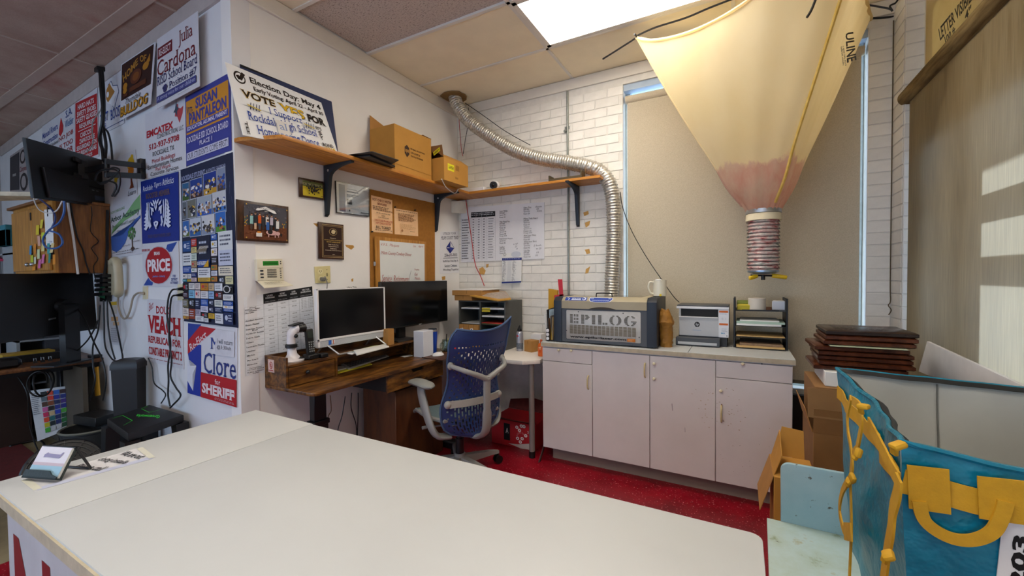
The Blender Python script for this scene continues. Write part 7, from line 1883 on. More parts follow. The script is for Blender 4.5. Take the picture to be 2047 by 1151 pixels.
for k, (x, y, w_, h_, cn, c, tilt) in enumerate(notes):
    q = [Yp(x - w_ / 2 + tilt * 6, y - h_ / 2, OYF - .0205 - .001 * (k % 3)), Yp(x + w_ / 2 + tilt * 6, y - h_ / 2 - 1, OYF - .0205 - .001 * (k % 3)), Yp(x + w_ / 2 - tilt * 6, y + h_ / 2 - 1, OYF - .030), Yp(x - w_ / 2 - tilt * 6, y + h_ / 2, OYF - .030)]
    cnt_[cn] = cnt_.get(cn, 0) + 1
    lb = '%s sticky note stuck on the honey oak doors' % cn
    if [n_[4] for n_ in notes].count(cn) > 1: lb = '%s of the %s sticky notes on the honey oak doors' % (['highest', 'second highest', 'lowest'][cnt_[cn] - 1], cn)
    obj('sticky_note', MB().slab([q[3], q[2], q[1], q[0]], V((0, -.0006, 0))), mat('note_' + c[1:], c, .7), None, lb, 'note', 'sticky notes on the oak cabinet')
BLUC = mat('blue_network_cable', '#2f5a9c', .4)
cable('blue network cable looping in front of the oak cabinet doors', [Yp(128, 402, .98), Yp(128, 425, .98), Yp(118, 445, .98), Yp(98, 460, .98), Yp(86, 478, .98), Yp(92, 494, .98), Yp(112, 496, .98), Yp(125, 486, .98), Yp(118, 468, .98), Yp(98, 461, .975)], .006, BLUC)
cable('darker blue cable hanging from the screen past the loop', [Yp(80, 398, 1.0), Yp(95, 410, 1.0), Yp(108, 425, 1.0), Yp(110, 440, 1.0), Yp(104, 455, .99)], .006, mat('dark_blue_cable', '#26356a', .4))
cable('white cable looping under the left end of the wall screen', [Yp(67, 390, 1.0), Yp(70, 405, 1.0), Yp(80, 420, 1.0), Yp(98, 426, 1.0), Yp(114, 420, 1.0), Yp(124, 402, 1.0)], .004, WCAB)
sd = OX1 + .012
for k, (lb, pp, r_, m_) in enumerate((('white cord hanging down the side of the oak cabinet', [(136, 404), (139, 430), (146, 470), (152, 515), (156, 548)], .008, WCAB), ('black cord hanging down the side of the oak cabinet', [(140, 404), (147, 440), (155, 475), (166, 500), (172, 525), (180, 548)], .005, BLACK), ('thin dark wire zigzagging down the cabinet side', [(182, 412), (184, 430), (181, 462), (197, 482), (183, 496), (196, 516), (187, 532), (190, 555), (194, 565)], .003, BLACK), ('thick black cord at the back edge of the cabinet side', [(215, 420), (214, 460), (214, 500), (212, 530), (207, 556)], .010, BLACK))):
    cable(lb, [Xp(x, y, sd) for x, y in pp], r_, m_, 'cord', name='cord', k=3 if k == 2 else 6)
# folded papers on top of the cabinet; pipe poster; shelving at the far left
obj('paper_pile', MB().slab([Zp(x, y, zt_ + .022) for x, y in ((0, 402), (70, 399), (72, 392), (0, 391))], V((0, 0, .03))), mat('creased_papers', '#c6bea8', .8, var=.25, vs=14), None, 'pile of cream papers on top of the oak cabinet at the photo edge', 'papers')
SHG = mat('shelf_grey', '#8f9498', .5, var=.05)
t = thing('shelving_unit', 'grey metal pigeonhole shelving at the far left edge behind the oak cabinet', 'shelving', (-6.2, 1.15, 0))
shx0, shx1, shy0, shy1 = -6.5, -5.46, 1.10, 1.42
mb = MB().box((shx0, shy0, 0), (shx0 + .02, shy1, 1.88)).box((shx1 - .30, shy0, 0), (shx1, shy0 + .02, 1.88)).box((shx0, shy1 - .01, 0), (shx1, shy1, 1.88))
for k in range(9): mb.box((shx0 + .02, shy0, .3 + .19 * k), (shx1, shy1 - .01, .315 + .19 * k))
obj('frame', mb, SHG, t)
for k in range(4): obj('divider', MB().box((shx0 + .2 * (k + 1), shy0 + .02, .9), (shx0 + .2 * (k + 1) + .012, shy1 - .01, 1.84)), SHG, t)
obj('teal_carton', MB().box((-5.66, 1.06, 1.84), (-5.44, 1.09, 1.70), .003).box((-5.66, 1.06, 1.70), (-5.44, 1.098, 1.88), .003), mat('teal_carton', '#2a7886', .6), None, 'teal carton by the left edge of the oak cabinet', 'box')
obj('pink_folder', MB().obox((-5.85, 1.12, 1.60), (.22, .10, .02), (0, .12, 0)), mat('pink_folder', '#c23a62', .6), None, 'pink folder lying in the grey shelving', 'folder')
obj('blue_packet', MB().obox((-6.0, 1.12, 1.80), (.2, .1, .05)), mat('bright_blue_packet', '#2f7ac4', .5), None, 'bright blue packet in the grey shelving', 'packet')
q = [Wp(x, y, .004) for x, y in ((20, 312), (40, 296), (42, 380), (20, 387))]
q2 = [Wp(x, y, .004) for x, y in ((20, 312), (63, 282), (64, 388), (20, 388))]
board('wall_poster', 'grey and black poster with two dark rings behind the wall screen', 'poster', q2, .003, mat('poster_grey', '#a39a9a', .6), [('r', 0, .05, .46, .90, '#37353a'), ('r', .14, .50, .30, .56, '#9a9896'), ('e', .62, .20, .13, .15, '#2a2628'), ('e', .62, .20, .08, .10, '#a39a9a'), ('e', .66, .74, .16, .19, '#2a2628'), ('e', .66, .74, .10, .13, '#a39a9a'), ('t', 'Carpet', .48, .40, .80, .54, '#8a3a40', 'i'), ('l', [(.78, .12), (.86, .5), (.82, .82)], .03, '#4a3034')])

# ---- left desk, its monitor and the things under it
LDZ = .745
e0, e1 = Zp(0, 741, LDZ), Zp(218.5, 713, LDZ)
dxv = V((e1.x - e0.x, e1.y - e0.y, 0)); e2 = e0 - dxv * .5
LW = V((-.70, 0, 0))
t = thing('desk', 'brown wooden desk end at the left edge carrying a black monitor', 'desk', (e0.x - .4, 1.0, 0))
obj('desk_top', MB().slab([e2 + LW, e2, e1, e1 + LW], V((0, 0, -.032)), .002), wood('mid_brown_top', [(.3, '#4a2a14'), (.55, '#6f4420'), (.8, '#8d5c30')], (1, 6, 6), 8, .45, .06), t)
LC = Zp(150, 715, LDZ)
lc = V((LC.x - .14, LC.y - .02, 0))
lg = obj('leg', MB().box((lc.x - .045, lc.y - .05, 0), (lc.x + .045, lc.y + .05, LDZ - .032), .004), BLACKM, t)
obj('frame_bar', MB().slab([e2 + V((-.12, .05, -.075)), e2 + V((-.08, .05, -.075)), e1 + V((-.08, -.05, -.075)), e1 + V((-.12, -.05, -.075))], V((0, 0, .042))), BLACKM, t)
pl0 = Zp(48, 874, .0)
obj('side_panel', MB().box((e0.x - .75, .95, 0), (e0.x - .68, 1.0, LDZ - .033)).box((e0.x - .76, .96, 0), (e0.x - .66, 1.16, LDZ - .033)), mat('dark_brown_leg', '#2c1a14', .6), t)
# monitor back, column and foot
M0, M1 = V((-4.50, .80, 0)), V((-4.80, 1.36, 0))
md = (M1 - M0).normalized(); mn = V((-md.y, md.x, 0))
if mn.dot(CAM - M0) < 0: mn = -mn
mq = [cut(x, y, M0, mn) for x, y in ((0, 547), (186, 546), (195, 657), (0, 687))]
mq[0] = mq[0] + (mq[0] - mq[1]) * .12; mq[3] = mq[3] + (mq[3] - mq[2]) * .12
t = thing('monitor', 'black monitor seen from behind on the left desk', 'monitor', (mq[3] + mq[2]) / 2)
obj('rear_shell', MB().slab([mq[3], mq[2], mq[1], mq[0]], -mn * .035, .005), TVB, t)
obj('screen_face', MB().slab([bil(mq, u, v) - mn * .036 for u, v in ((.01, .98), (.99, .98), (.99, .02), (.01, .02))], -mn * .002), SCREEN, t)
sc0 = cut(140, 715, M0 + mn * .05, mn)
cb = V((sc0.x, sc0.y, LDZ))
hub_ = cut(125, 612, M0 + mn * .005, mn)
col_ = MB().slab([cb + md * -.055 - mn * .02, cb + md * .055 - mn * .02, cb + md * .055 + mn * .03, cb + md * -.055 + mn * .03], V((0, 0, hub_.z + .02 - LDZ)), .01)
obj('column', col_, mat('monitor_stand_black', '#0f0f12', .35), t)
obj('mount_hub', MB().cyl(hub_, hub_ + mn * .04, .06, .05, 20), BLACK, t)
obj('port_label', MB().slab([cut(x, y, M0 + mn * .001, mn) for x, y in ((97, 640), (112, 637), (112, 634), (97, 637))], mn * .001), STEEL, t)
obj('foot', MB().slab([cb + md * -.16 - mn * .13, cb + md * .14 - mn * .13, cb + md * .14 + mn * .05, cb + md * -.16 + mn * .05], V((0, 0, .010))), BLACK, t)
def ldp(px, py, dz=0): return Zp(px, py, LDZ + dz)
def dbox(name, label, cat, px, py, sx, sy, sz, m, rz=0, bev=.002):
    p = ldp(px, py); return obj(name, MB().obox((p.x - sx / 2, p.y, LDZ + .0006 + sz / 2), (sx, sy, sz), (0, 0, rz), bev), m, None, label, cat)
dbox('speaker', 'small grey box speaker behind the monitor column on the left desk', 'speaker', 106, 705, .06, .10, .19, mat('speaker_grey', '#46464a', .6))
dbox('tray', 'yellow-edged tray of papers on the left desk', 'tray', 60, 716, .16, .30, .05, mat('yellow_tray', '#b9952e', .6))
dbox('black_box', 'low black box on the left desk behind the binder clips', 'box', 70, 722, .05, .42, .055, BLACK)
dbox('adapter', 'black power adapter at the corner of the left desk', 'adapter', 204, 714, .07, .14, .025, BLACK)
dbox('paper_strip', 'white card strip at the edge of the left desk', 'card', 146, 724, .04, .18, .004, PAPER)
dbox('paper_stack', 'white papers spread on the left desk beyond the column', 'papers', 178, 700, .22, .16, .02, PAPER)
dbox('tablet_stand', 'black tablet stand leaning right of the monitor column', 'stand', 166, 702, .03, .07, .16, BLACK, .3)
dbox('black_bag', 'black pouch at the left end of the left desk', 'pouch', 12, 738, .10, .16, .08, BLACK, 0, .02)
dbox('yellow_ribbon', 'yellow paper ribbon hanging behind the left monitor', 'ribbon', 176, 690, .02, .07, .17, mat('yellow_ribbon', '#cfb62a', .6), .2)
for k, (x, y) in enumerate(((28, 730), (41, 729), (71, 726), (86, 724), (101, 722))):
    p = ldp(x, y)
    c_ = thing('binder_clip', '%s silver binder clip from the left on the edge of the left desk' % ['first', 'second', 'third', 'fourth', 'fifth'][k], 'binder clip', V((p.x - .01, p.y, LDZ + .001)), group='binder clips on the left desk')
    obj('clip_body', MB().slab([V((p.x - .012, p.y - .012, LDZ + .001)), V((p.x + .0, p.y - .012, LDZ + .001)), V((p.x - .006, p.y - .012, LDZ + .018))], V((0, .024, 0))), BLACK, c_)
    for s_ in (-1, 1): obj('wire_lever', MB().tube([V((p.x - .006, p.y - .008, LDZ + .018)), V((p.x - .006 + .010 * s_, p.y - .006, LDZ + .04)), V((p.x - .006 + .010 * s_, p.y + .006, LDZ + .04)), V((p.x - .006, p.y + .008, LDZ + .018))], .0018, 6), STEEL, c_)
# under the desk: colour chart, coil of cable, yellow ruler, bin
CY = 1.17
cq_ = [cut(x, y, (-5.1, 1.2, 0), (.62, -.78, 0)) for x, y in ((58, 781), (138, 771), (141, 856), (75, 882))]
cit = [('r', 0, 0, 1, 1, '#c3c3c4')] + lines(.03, .06, .24, .5, 12, '#6a6a70', 4, .4)
chart = [['#151517', '#5a646a', '#4a2c1c', '#c0588a', '#c02450', '#c9401e', '#b0a81c', '#3f9a2a'], ['#c23a1e', '#c8321e', '#7a3a18', '#1c1210', '#b79c74', '#1f5a5c', '#101c20', '#a8a8a8'], ['#2458a8', '#1e2484', '#141c4a', '#20287c', '#2438a0', '#151c50', '#161f58', '#a8a8a8'], ['#2f0c10', '#14206c', '#3a1e6c', '#1a1f70', '#3f8a2a', '#123c1a', '#165a24', '#143a1c']]
for i, c_ in enumerate(chart):
    for j, cc_ in enumerate(c_):
        cit.append(('r', .30 + .168 * i, .05 + .108 * j, .30 + .168 * i + .145, .05 + .108 * j + .093, cc_))
board('colour_chart', 'colour swatch chart leaning against the dark leg under the left desk', 'chart', cq_, .003, PAPER, cit)
cable('coil of black cable hanging under the left desk top', [V((-4.78 + .03 * math.sin(k * .9), 1.06 + .055 * math.cos(k * 2 * PI / 10) + .002 * k, .60 + .10 * math.sin(k * 2 * PI / 10) - .0 * k)) for k in range(24)], .006, BLACK, k=4)
cable('black cord hanging from the left desk down to the floor loops', [Zp(30, 745, .70), V((-4.75, 1.0, .55)), V((-4.82, 1.02, .30)), V((-4.80, 1.05, .10)), V((-4.75, 1.08, .02)), V((-4.72, 1.2, .012))], .005, BLACK, 'cord', name='cord')
cable('black cord lying in loops on the tan floor by the red mat', [Zp(x, y, .012) for x, y in ((0, 862), (18, 852), (22, 845), (5, 850), (2, 870), (30, 868), (42, 880), (20, 892), (50, 884), (80, 880), (90, 895), (72, 905), (84, 915), (110, 900), (130, 872))], .007, BLACK, 'cord', name='cord')
obj('brown_partition', MB().box((-5.75, 1.27, 0), (-4.62, 1.30, .70)), mat('olive_partition', '#4d4438', .7), None, 'dull brown partition board standing behind the left desk', 'board')
obj('cupboard', MB().box((-6.6, 1.04, 0), (-5.77, 1.07, .95), .003), mat('pinkish_white_panel', '#a89a9a', .5), None, 'pale cupboard side at the far left under the desk', 'cupboard')
obj('yellow_ruler', MB().slab([cut(x, y, (-4.62, 1.36, 0), (0, -1, 0)) for x, y in ((186, 735), (194, 733), (198, 790), (190, 792))], V((0, .01, 0))), mat('ochre_yellow', '#c08a22', .6), None, 'yellow wooden ruler standing behind the black waste bin', 'ruler')
# cords behind the waste bin
for k, pp in enumerate([[(207, 600), (208, 640), (210, 690), (222, 715), (232, 722)], [(214, 600), (216, 650), (222, 690), (230, 718)], [(218, 600), (228, 630), (236, 665), (243, 700), (245, 715), (246, 760), (246, 820)], [(200, 610), (196, 660), (186, 690), (186, 730), (190, 760), (180, 800)], [(152, 612), (170, 640), (186, 680), (205, 720), (212, 760), (206, 800)], [(196, 640), (190, 655), (175, 680), (155, 700)]]):
    cable(['leftmost of the black cords falling from the power strip', 'second black cord falling from the power strip to the bin', 'right black cord falling from the power strip past the white wall', 'black cord dropping behind the left desk corner', 'black cord from the monitor back down behind the desk', 'short black cord from the monitor back to the desk'][k], [Wp(x, y, .006 if k == 2 and i > 2 else .05 if k == 2 else .10 + .015 * k) for i, (x, y) in enumerate(pp)], .0055, BLACK, 'cord', name='cord')
# waste bin
bc = V((-3.775, 1.275, 0))
t = thing('waste_bin', 'tall black waste bin with a lid against the poster wall', 'bin', bc, R(46))
def bring(hw, hd, z): return [V((-hw, -hd, z)), V((hw, -hd, z)), V((hw, hd, z)), V((-hw, hd, z))]
obj('bin_body', MB().rings([bring(.06, .05, 0), bring(.072, .062, .78)]), mat('bin_black', '#0c0c0e', .5, var=.1, vs=10), t, local=True)
obj('lid', MB().rings([bring(.077, .066, .78), bring(.077, .066, .81), bring(.066, .055, .84), bring(.03, .02, .85)]), mat('bin_lid_black', '#121214', .4), t, local=True)
# step stool with green lines
STZ = .53
sq = [Zp(x, y, STZ) for x, y in ((214, 836), (299, 808), (367, 828), (256, 866))]
t = thing('step_stool', 'black plastic step stool with green lines and lettering by the white corner', 'stool', (sq[0] + sq[2]) / 2 - V((0, 0, STZ)))
obj('stool_top', MB().slab([p - V((0, 0, .05)) for p in (sq[0], sq[3], sq[2], sq[1])], V((0, 0, .05)), .008), mat('stool_black', '#121214', .5, var=.12, vs=30, bump=.1), t)
cen = sum(sq, V()) / 4
for p in sq:
    tp_ = p.lerp(cen, .10); bt = p.lerp(cen, -.04)
    mb = MB().rings([[V((tp_.x + a_, tp_.y + b_, STZ - .05)) for a_, b_ in ((-.035, -.035), (.035, -.035), (.035, .035), (-.035, .035))], [V((bt.x + a_, bt.y + b_, 0)) for a_, b_ in ((-.03, -.03), (.03, -.03), (.03, .03), (-.03, .03))]])
    obj('leg', mb, BLACK, t)
GL = '#44ec48'
printed(t, [sq[1], sq[2], sq[3], sq[0]], [('l', [(.06, .10), (.10, .28), (.40, .30), (.44, .10)], .012, GL), ('l', [(.10, .92), (.12, .72), (.52, .72), (.60, .92)], .012, GL), ('t', 'Greenworks', 0, 0, 0, 0, GL, 'b', [(.82, .36), (.40, .60), (.30, .50), (.70, .27)])], .001)
g0 = Zp(240, 880, .22); g1 = Zp(316, 866, .22)
obj('green_level', MB().slab([g0, g1, g1 + V((0, 0, .05)), g0 + V((0, 0, .05))], V((.0, .02, 0)), .002), mat('green_tool', '#2fa82f', .5), None, 'bright green tool bar under the step stool', 'tool')
# grey lidded tub, black round fan, red mat
gb = V((-4.28, 1.22, 0))
t = thing('storage_tub', 'dark grey tub with a pale rim between the left desk and the step stool', 'tub', gb)
obj('tub_body', MB().lathe([(.14, 0), (.17, .28), (.178, .285), (.178, .30), (.165, .30), (.16, .27), (.02, .02)], gb, 24), mat('tub_grey', '#26282a', .6), t)
obj('rim', MB().tube([gb + V((.175 * math.cos(2 * PI * k / 24), .175 * math.sin(2 * PI * k / 24), .30)) for k in range(24)], .008, 6, True), mat('tub_rim', '#6d6e62', .5), t)
dv = V((-4.35, 1.27, .32))
obj('tool_case', MB().obox(dv + V((0, 0, .02)), (.26, .16, .07), (0, 0, .2), .004), BLACK, None, 'black tool case lying on the grey tub', 'case')
fc_ = V((-3.72, .93, 0))
fz_ = .17
t = thing('floor_fan', 'black round floor fan behind the counter corner', 'fan', fc_)
ax_ = V((.80, -.25, .35)).normalized()
Mf = Matrix.Translation(fc_ + V((0, 0, .20))) @ ax_.to_track_quat('Z', 'Y').to_matrix().to_4x4()
obj('housing', MB().lathe([(.10, -.10), (.17, -.06), (.19, 0), (.19, .05), (.18, .06)], (0, 0, 0), 28, Mf), BLACK, t)
grl = MB()
for k in range(7):
    r_ = .03 + .023 * k
    grl.tube([Mf @ V((r_ * math.cos(2 * PI * i / 28), r_ * math.sin(2 * PI * i / 28), .068)) for i in range(28)], .003, 5, True)
for k in range(12): grl.tube([Mf @ V((.03 * math.cos(2 * PI * k / 12), .03 * math.sin(2 * PI * k / 12), .07)), Mf @ V((.18 * math.cos(2 * PI * k / 12), .18 * math.sin(2 * PI * k / 12), .064))], .003, 5)
obj('grille', grl, mat('fan_grille', '#232326', .4), t)
obj('stand', MB().tube(smooth([fc_ + V((-.12, -.16, .01)), fc_ + V((-.10, -.17, .14)), fc_ + V((-.02, -.19, .2))], 5), .010, 8).tube(smooth([fc_ + V((-.12, .16, .01)), fc_ + V((-.10, .17, .14)), fc_ + V((-.02, .19, .2))], 5), .010, 8).tube([fc_ + V((-.12, -.16, .01)), fc_ + V((-.12, .16, .01))], .010, 8), BLACK, t)
mq_ = [Zp(x, y, .0) for x, y in ((-40, 870), (14, 868), (85, 920), (40, 965), (-60, 965))]
obj('floor_mat', MB().slab([V((p.x, p.y, .0005)) for p in mq_], V((0, 0, .010))), mat('dark_red_mat', '#5a1214', .9, var=.2, vs=30, bump=.3, bs=200), None, 'dark red mat on the tan floor at the left edge', 'mat')
# ================================================================ hanging cloth bag over the worktop end
A = Zp(1272, 75, 3.0); B = Zp(1742, 38, 2.98)
C = V((.50, 2.43, 3.03)); D = V((-.10, 3.36, 3.03))
NK = V((.128, 3.13, 1.79)); NR_ = .088
def bagcol(nt):
    n = _noise(nt, 3, (1, 1, .5), 4, .55)
    base = _ramp(nt, n.outputs[0], [(.3, '#efdfb2'), (.7, '#f6e9c6')]).outputs[0]
    tc = nt.nodes.new('ShaderNodeTexCoord'); sep = nt.nodes.new('ShaderNodeSeparateXYZ')
    nt.links.new(tc.outputs['Object'], sep.inputs[0])
    n2 = _noise(nt, 9, (1, 1, .4), 5, .65)
    ad = nt.nodes.new('ShaderNodeMath'); ad.operation = 'MULTIPLY_ADD'; ad.inputs[1].default_value = -.22
    nt.links.new(n2.outputs[0], ad.inputs[0]); nt.links.new(sep.outputs['Z'], ad.inputs[2])
    r = _ramp(nt, ad.outputs[0], [(.555, (1, 1, 1, 1)), (.585, (0, 0, 0, 1))])
    pk = _ramp(nt, n2.outputs[0], [(.35, '#d8a594'), (.65, '#dfc6b2')])
    mx = nt.nodes.new('ShaderNodeMixRGB')
    nt.links.new(r.outputs[0], mx.inputs[0]); nt.links.new(base, mx.inputs[1]); nt.links.new(pk.outputs[0], mx.inputs[2])
    return mx.outputs[0]
CLOTH = cloth('cream_bag_cloth', bagcol, .5, .9, (160, .12))
t = thing('hanging_bag', 'big cream cloth collecting bag hung from the ceiling with pink shavings in its tip', 'bag', (NK.x, NK.y, 1.39))
CR = [A, C, B, D]
NA, NH = 64, 30
def top_pt(f):
    k = int(f * 4) % 4; s_ = f * 4 - int(f * 4)
    p = CR[k].lerp(CR[(k + 1) % 4], s_)
    sag = (.145, .10, .08, .04)[k] * math.sin(PI * s_ ** (.75 if k == 0 else 1))
    inn = (.03, .02, .02, .02)[k] * math.sin(PI * s_)
    cen_ = (A + B + C + D) / 4
    return p + V((0, 0, -sag)) + (cen_ - p).normalized() * inn
cen_ = (A + B + C + D) / 4
def bag_pt(f, h):
    P0 = top_pt(f % 1.0)
    d0 = P0 - NK; an = math.atan2(d0.y, d0.x)
    gather = .012 * math.cos(f * 2 * PI * 16) * (h ** 3)
    P1 = NK + V(((NR_ + gather * .6) * math.cos(an), (NR_ + gather * .6) * math.sin(an), 0))
    p = P0.lerp(P1, h)
    bul = .05 * math.sin(PI * h) ** 1.0 + .05 * math.exp(-((h - .86) / .09) ** 2)
    k = f * 4 - int(f * 4); edge_ = math.sin(PI * k)
    o_ = V((math.cos(an), math.sin(an), -.25))
    p = p + o_ * (bul * (.35 - .5 * edge_ * (1 - h)))
    p = p + o_ * (.009 * math.sin(f * 2 * PI * 19 + 3 * h + 2 * math.sin(f * 17)) * (.3 + h) * (1 - h) * 2)
    return p
def bp(u, v):
    return bag_pt(u if u < 1 else 0, v)
mb = MB(); mb.grid(bp, NA, NH)
bmesh.ops.remove_doubles(mb.bm, verts=mb.bm.verts, dist=.0004)
bag = obj('bag_cloth', mb, CLOTH, t, angle=60)
# sewn seam down the near corner
SEAM = cloth('yellow_seam', lambda nt: _ramp(nt, _noise(nt, 30).outputs[0], [(.3, '#e0bd5e'), (.7, '#ecd07c')]).outputs[0], .3)
obj('seam', MB().tube([bag_pt(.25, h) + (CAM - bag_pt(.25, h)).normalized() * .002 for h in [i / 30 for i in range(30)]], .009, 6), SEAM, t)
obj('seam', MB().tube([bag_pt(.0, h) for h in [i / 30 for i in range(30)]], .005, 6), CLOTH, t)
obj('hem', MB().tube([top_pt(i / 96) for i in range(96)], .010, 6, True), CLOTH, t)
# printed supplier mark on the right-hand face
def facept(x, y):
    n_ = (B - C).cross(NK - C).normalized()
    if n_.dot(CAM - C) < 0: n_ = -n_
    return cut(x, y, C, n_) + n_ * .03
qm = [facept(1697, 68), facept(1707, 112), facept(1692, 104), facept(1689, 72)]
printed(t, [facept(1688, 62), facept(1697, 120), facept(1676, 126), facept(1671, 64)], [('t', 'ULINE', .02, .02, .98, .98, '#2a241c', 'b')], .012, 'print')
printed(t, [facept(1670, 90), facept(1677, 130), facept(1668, 134), facept(1662, 92)], [('t', '1-800-295-5510', .02, .1, .98, .45, '#3a3226', 'b'), ('t', 'uline.com', .02, .55, .9, .95, '#3a3226', 'b')], .012, 'print')
# neck clamp, ribbed clear hose, outlet
ZN = NK.z
def hoop(prof): return MB().rings([[V((NK.x + r * math.cos(2 * PI * k / 28), NK.y + r * math.sin(2 * PI * k / 28), NK.z + z)) for k in range(28)] for r, z in prof], closed=True)
obj('neck_clamp', hoop([(.092, -.012), (.100, -.01), (.100, .014), (.092, .016)]), STEEL, t)
obj('neck_cuff', hoop([(.086, -.010), (.097, -.014), (.100, -.055), (.094, -.058), (.09, -.03)]), mat('cream_cuff', '#e2d5b4', .8), t)
zb1 = 1.418
hz0 = ZN - .055
def hosecol():
    m, nt, b, out = _base('clear_hose_with_shavings')
    n = _noise(nt, 14, (1, 1, 2.2), 5, .6)
    r = _ramp(nt, n.outputs[0], [(.36, '#a04448'), (.46, '#d0a09a'), (.56, '#ddd0c8'), (.68, '#8c9488')])
    nt.links.new(r.outputs[0], b.inputs['Base Color'])
    b.inputs['Roughness'].default_value = .22
    b.inputs['Coat Weight'].default_value = .5
    return m
prof = []; nrib = 14
for k in range(nrib * 4 + 1):
    z = hz0 + (zb1 - hz0) * k / (nrib * 4)
    prof.append((.087 + .004 * math.sin(2 * PI * k / 4), z - NK.z))
obj('hose', MB().lathe(prof, NK, 28), hosecol(), t)
rib = MB()
for k in range(nrib): 
    z = hz0 + (zb1 - hz0) * (k + .5) / nrib
    rib.tube([V((NK.x + .092 * math.cos(2 * PI * i / 28), NK.y + .092 * math.sin(2 * PI * i / 28), z + .004 * math.sin(2 * PI * i / 28))) for i in range(28)], .0022, 6, True)
obj('hose_rib', rib, mat('dark_rib', '#2d2426', .4), t, kind='stuff')
obj('end_cap', MB().lathe([(.088, 0), (.088, -.012), (.06, -.022), (.03, -.026)], (NK.x, NK.y, zb1), 28), mat('steel_cap', '#8a98a8', .3, .7), t)
YEL = mat('yellow_grip', '#d8b21a', .4)
va = V((NK.x, NK.y - .02, zb1 - .032))
obj('clamp_screw', MB().cyl(va, va + V((0, 0, -.03)), .012, n=12).cyl(va + V((-.07, 0, -.0)), va + V((.07, 0, -.004)), .006, n=8), BLACK, t)
obj('grip', MB().tube([va + V((.045, .005, -.002)), va + V((.055, .005, -.004)), va + V((.125, .02, -.014)), va + V((.130, .02, -.015))], [.009, .014, .013, .009], 12), YEL, t)
obj('grip', MB().tube([va + V((-.03, -.005, -.004)), va + V((-.04, -.008, -.006)), va + V((-.075, -.03, -.018)), va + V((-.08, -.03, -.019))], [.009, .014, .013, .009], 12), YEL, t)
# black hanging ties at the corners
def tie(label, pts, r_=.006): cable(label, pts, r_, BLACK, 'tie', 'black ties on the hanging bag' if False else None, 'hanging_tie')
tie('black tie at the left corner of the hanging bag, its long tail pointing left', [Zp(1205, 118, 2.99), Zp(1240, 96, 3.0), A + V((-.004, 0, 0)), Zp(1268, 68, 3.0)])
tie('black cord from the left bag corner up along the light panel', [A + V((0, 0, .01)), Zp(1310, 55, 3.045), Zp(1370, 36, 3.06), Zp(1420, 15, 3.07), Zp(1480, -8, 3.075)])
tie('short black tie tail hanging near the top middle of the bag', [cut(1613, 35, C + V((-.2, 0, 0)), (0, -1, 0)), cut(1622, 20, C + V((-.2, 0, 0)), (0, -1, 0)), cut(1632, -5, C + V((-.2, 0, 0)), (0, -1, 0))])
tie('long black tie at the right corner of the bag, tail pointing right', [B + V((.0, -.01, .0)), Zp(1770, 35, 2.985), Zp(1820, 29, 2.99), Zp(1868, 27, 2.99)])
tie('black tie looped on the pier above the right bag corner', [Yp(1737, 10, 3.20), Yp(1760, 14, 3.2), Yp(1779, 18, 3.2), Yp(1784, 22, 3.2), Yp(1779, 12, 3.2), Yp(1790, 6, 3.2), Yp(1797, -4, 3.2)], .005)
# thin cord down the pier with a knot
cxy = Yp(1784, 300, 3.44)
px__ = XP - .012
cable('thin brown cord hanging down the pier corner with knots at its end', [V((px__, 3.44, 2.95)), V((px__, 3.44, 2.0)), V((px__, 3.44, 1.35)), V((px__, 3.43, 1.22)), V((px__ - .01, 3.43, 1.19)), V((px__ + .004, 3.43, 1.16)), V((px__ - .008, 3.43, 1.13))], .003, mat('brown_cord', '#5a4a34', .8), 'cord', name='cord')

# ---- banner behind the woven shade, top right
XB = XR - .011
q = [Xp(1853, -30, XB), Xp(2060, -160, XB), Xp(2060, 20, XB), Xp(1853, 205, XB)]
y0_, y1_ = q[0].y, .8
zlo = 2.05
BAN = cloth('cream_banner', lambda nt: _ramp(nt, _noise(nt, 4).outputs[0], [(.3, '#cbb684'), (.7, '#d8c596')]).outputs[0], .25, .8)
bq = [V((XB, y0_, 2.97)), V((XB, y1_, 2.97)), V((XB, y1_, zlo)), V((XB, y0_, zlo))]
bn = obj('letter_banner', MB().slab([V((XB, y0_, zlo)), V((XB, y1_, zlo)), V((XB, y1_, 2.97)), V((XB, y0_, 2.97))], V((-.002, 0, 0))), BAN, None, 'cream banner about letter visibility hanging behind the woven shade roller', 'banner')
def bpx(pts): return [Xp(x, y, XB - .002) for x, y in pts]
for s_, pts in (('LETTER VISIBILITY', [(1876, 58), (1958, -44), (1960, -20), (1880, 82)]), ('100 ft.', [(1888, 74), (1912, 48), (1912, 64), (1891, 90)]), ("4''", [(1928, 26), (1942, 8), (1942, 28), (1930, 42)]), ('250 ft', [(1890, 104), (1907, 84), (1908, 98), (1892, 116)]), ("10''", [(1925, 57), (1944, 34), (1944, 54), (1927, 72)])):
    qq = bpx(pts)
    printed(bn, qq, [('t', s_, 0, 0, 1, 1, '#241c12', 'b')], .0008)

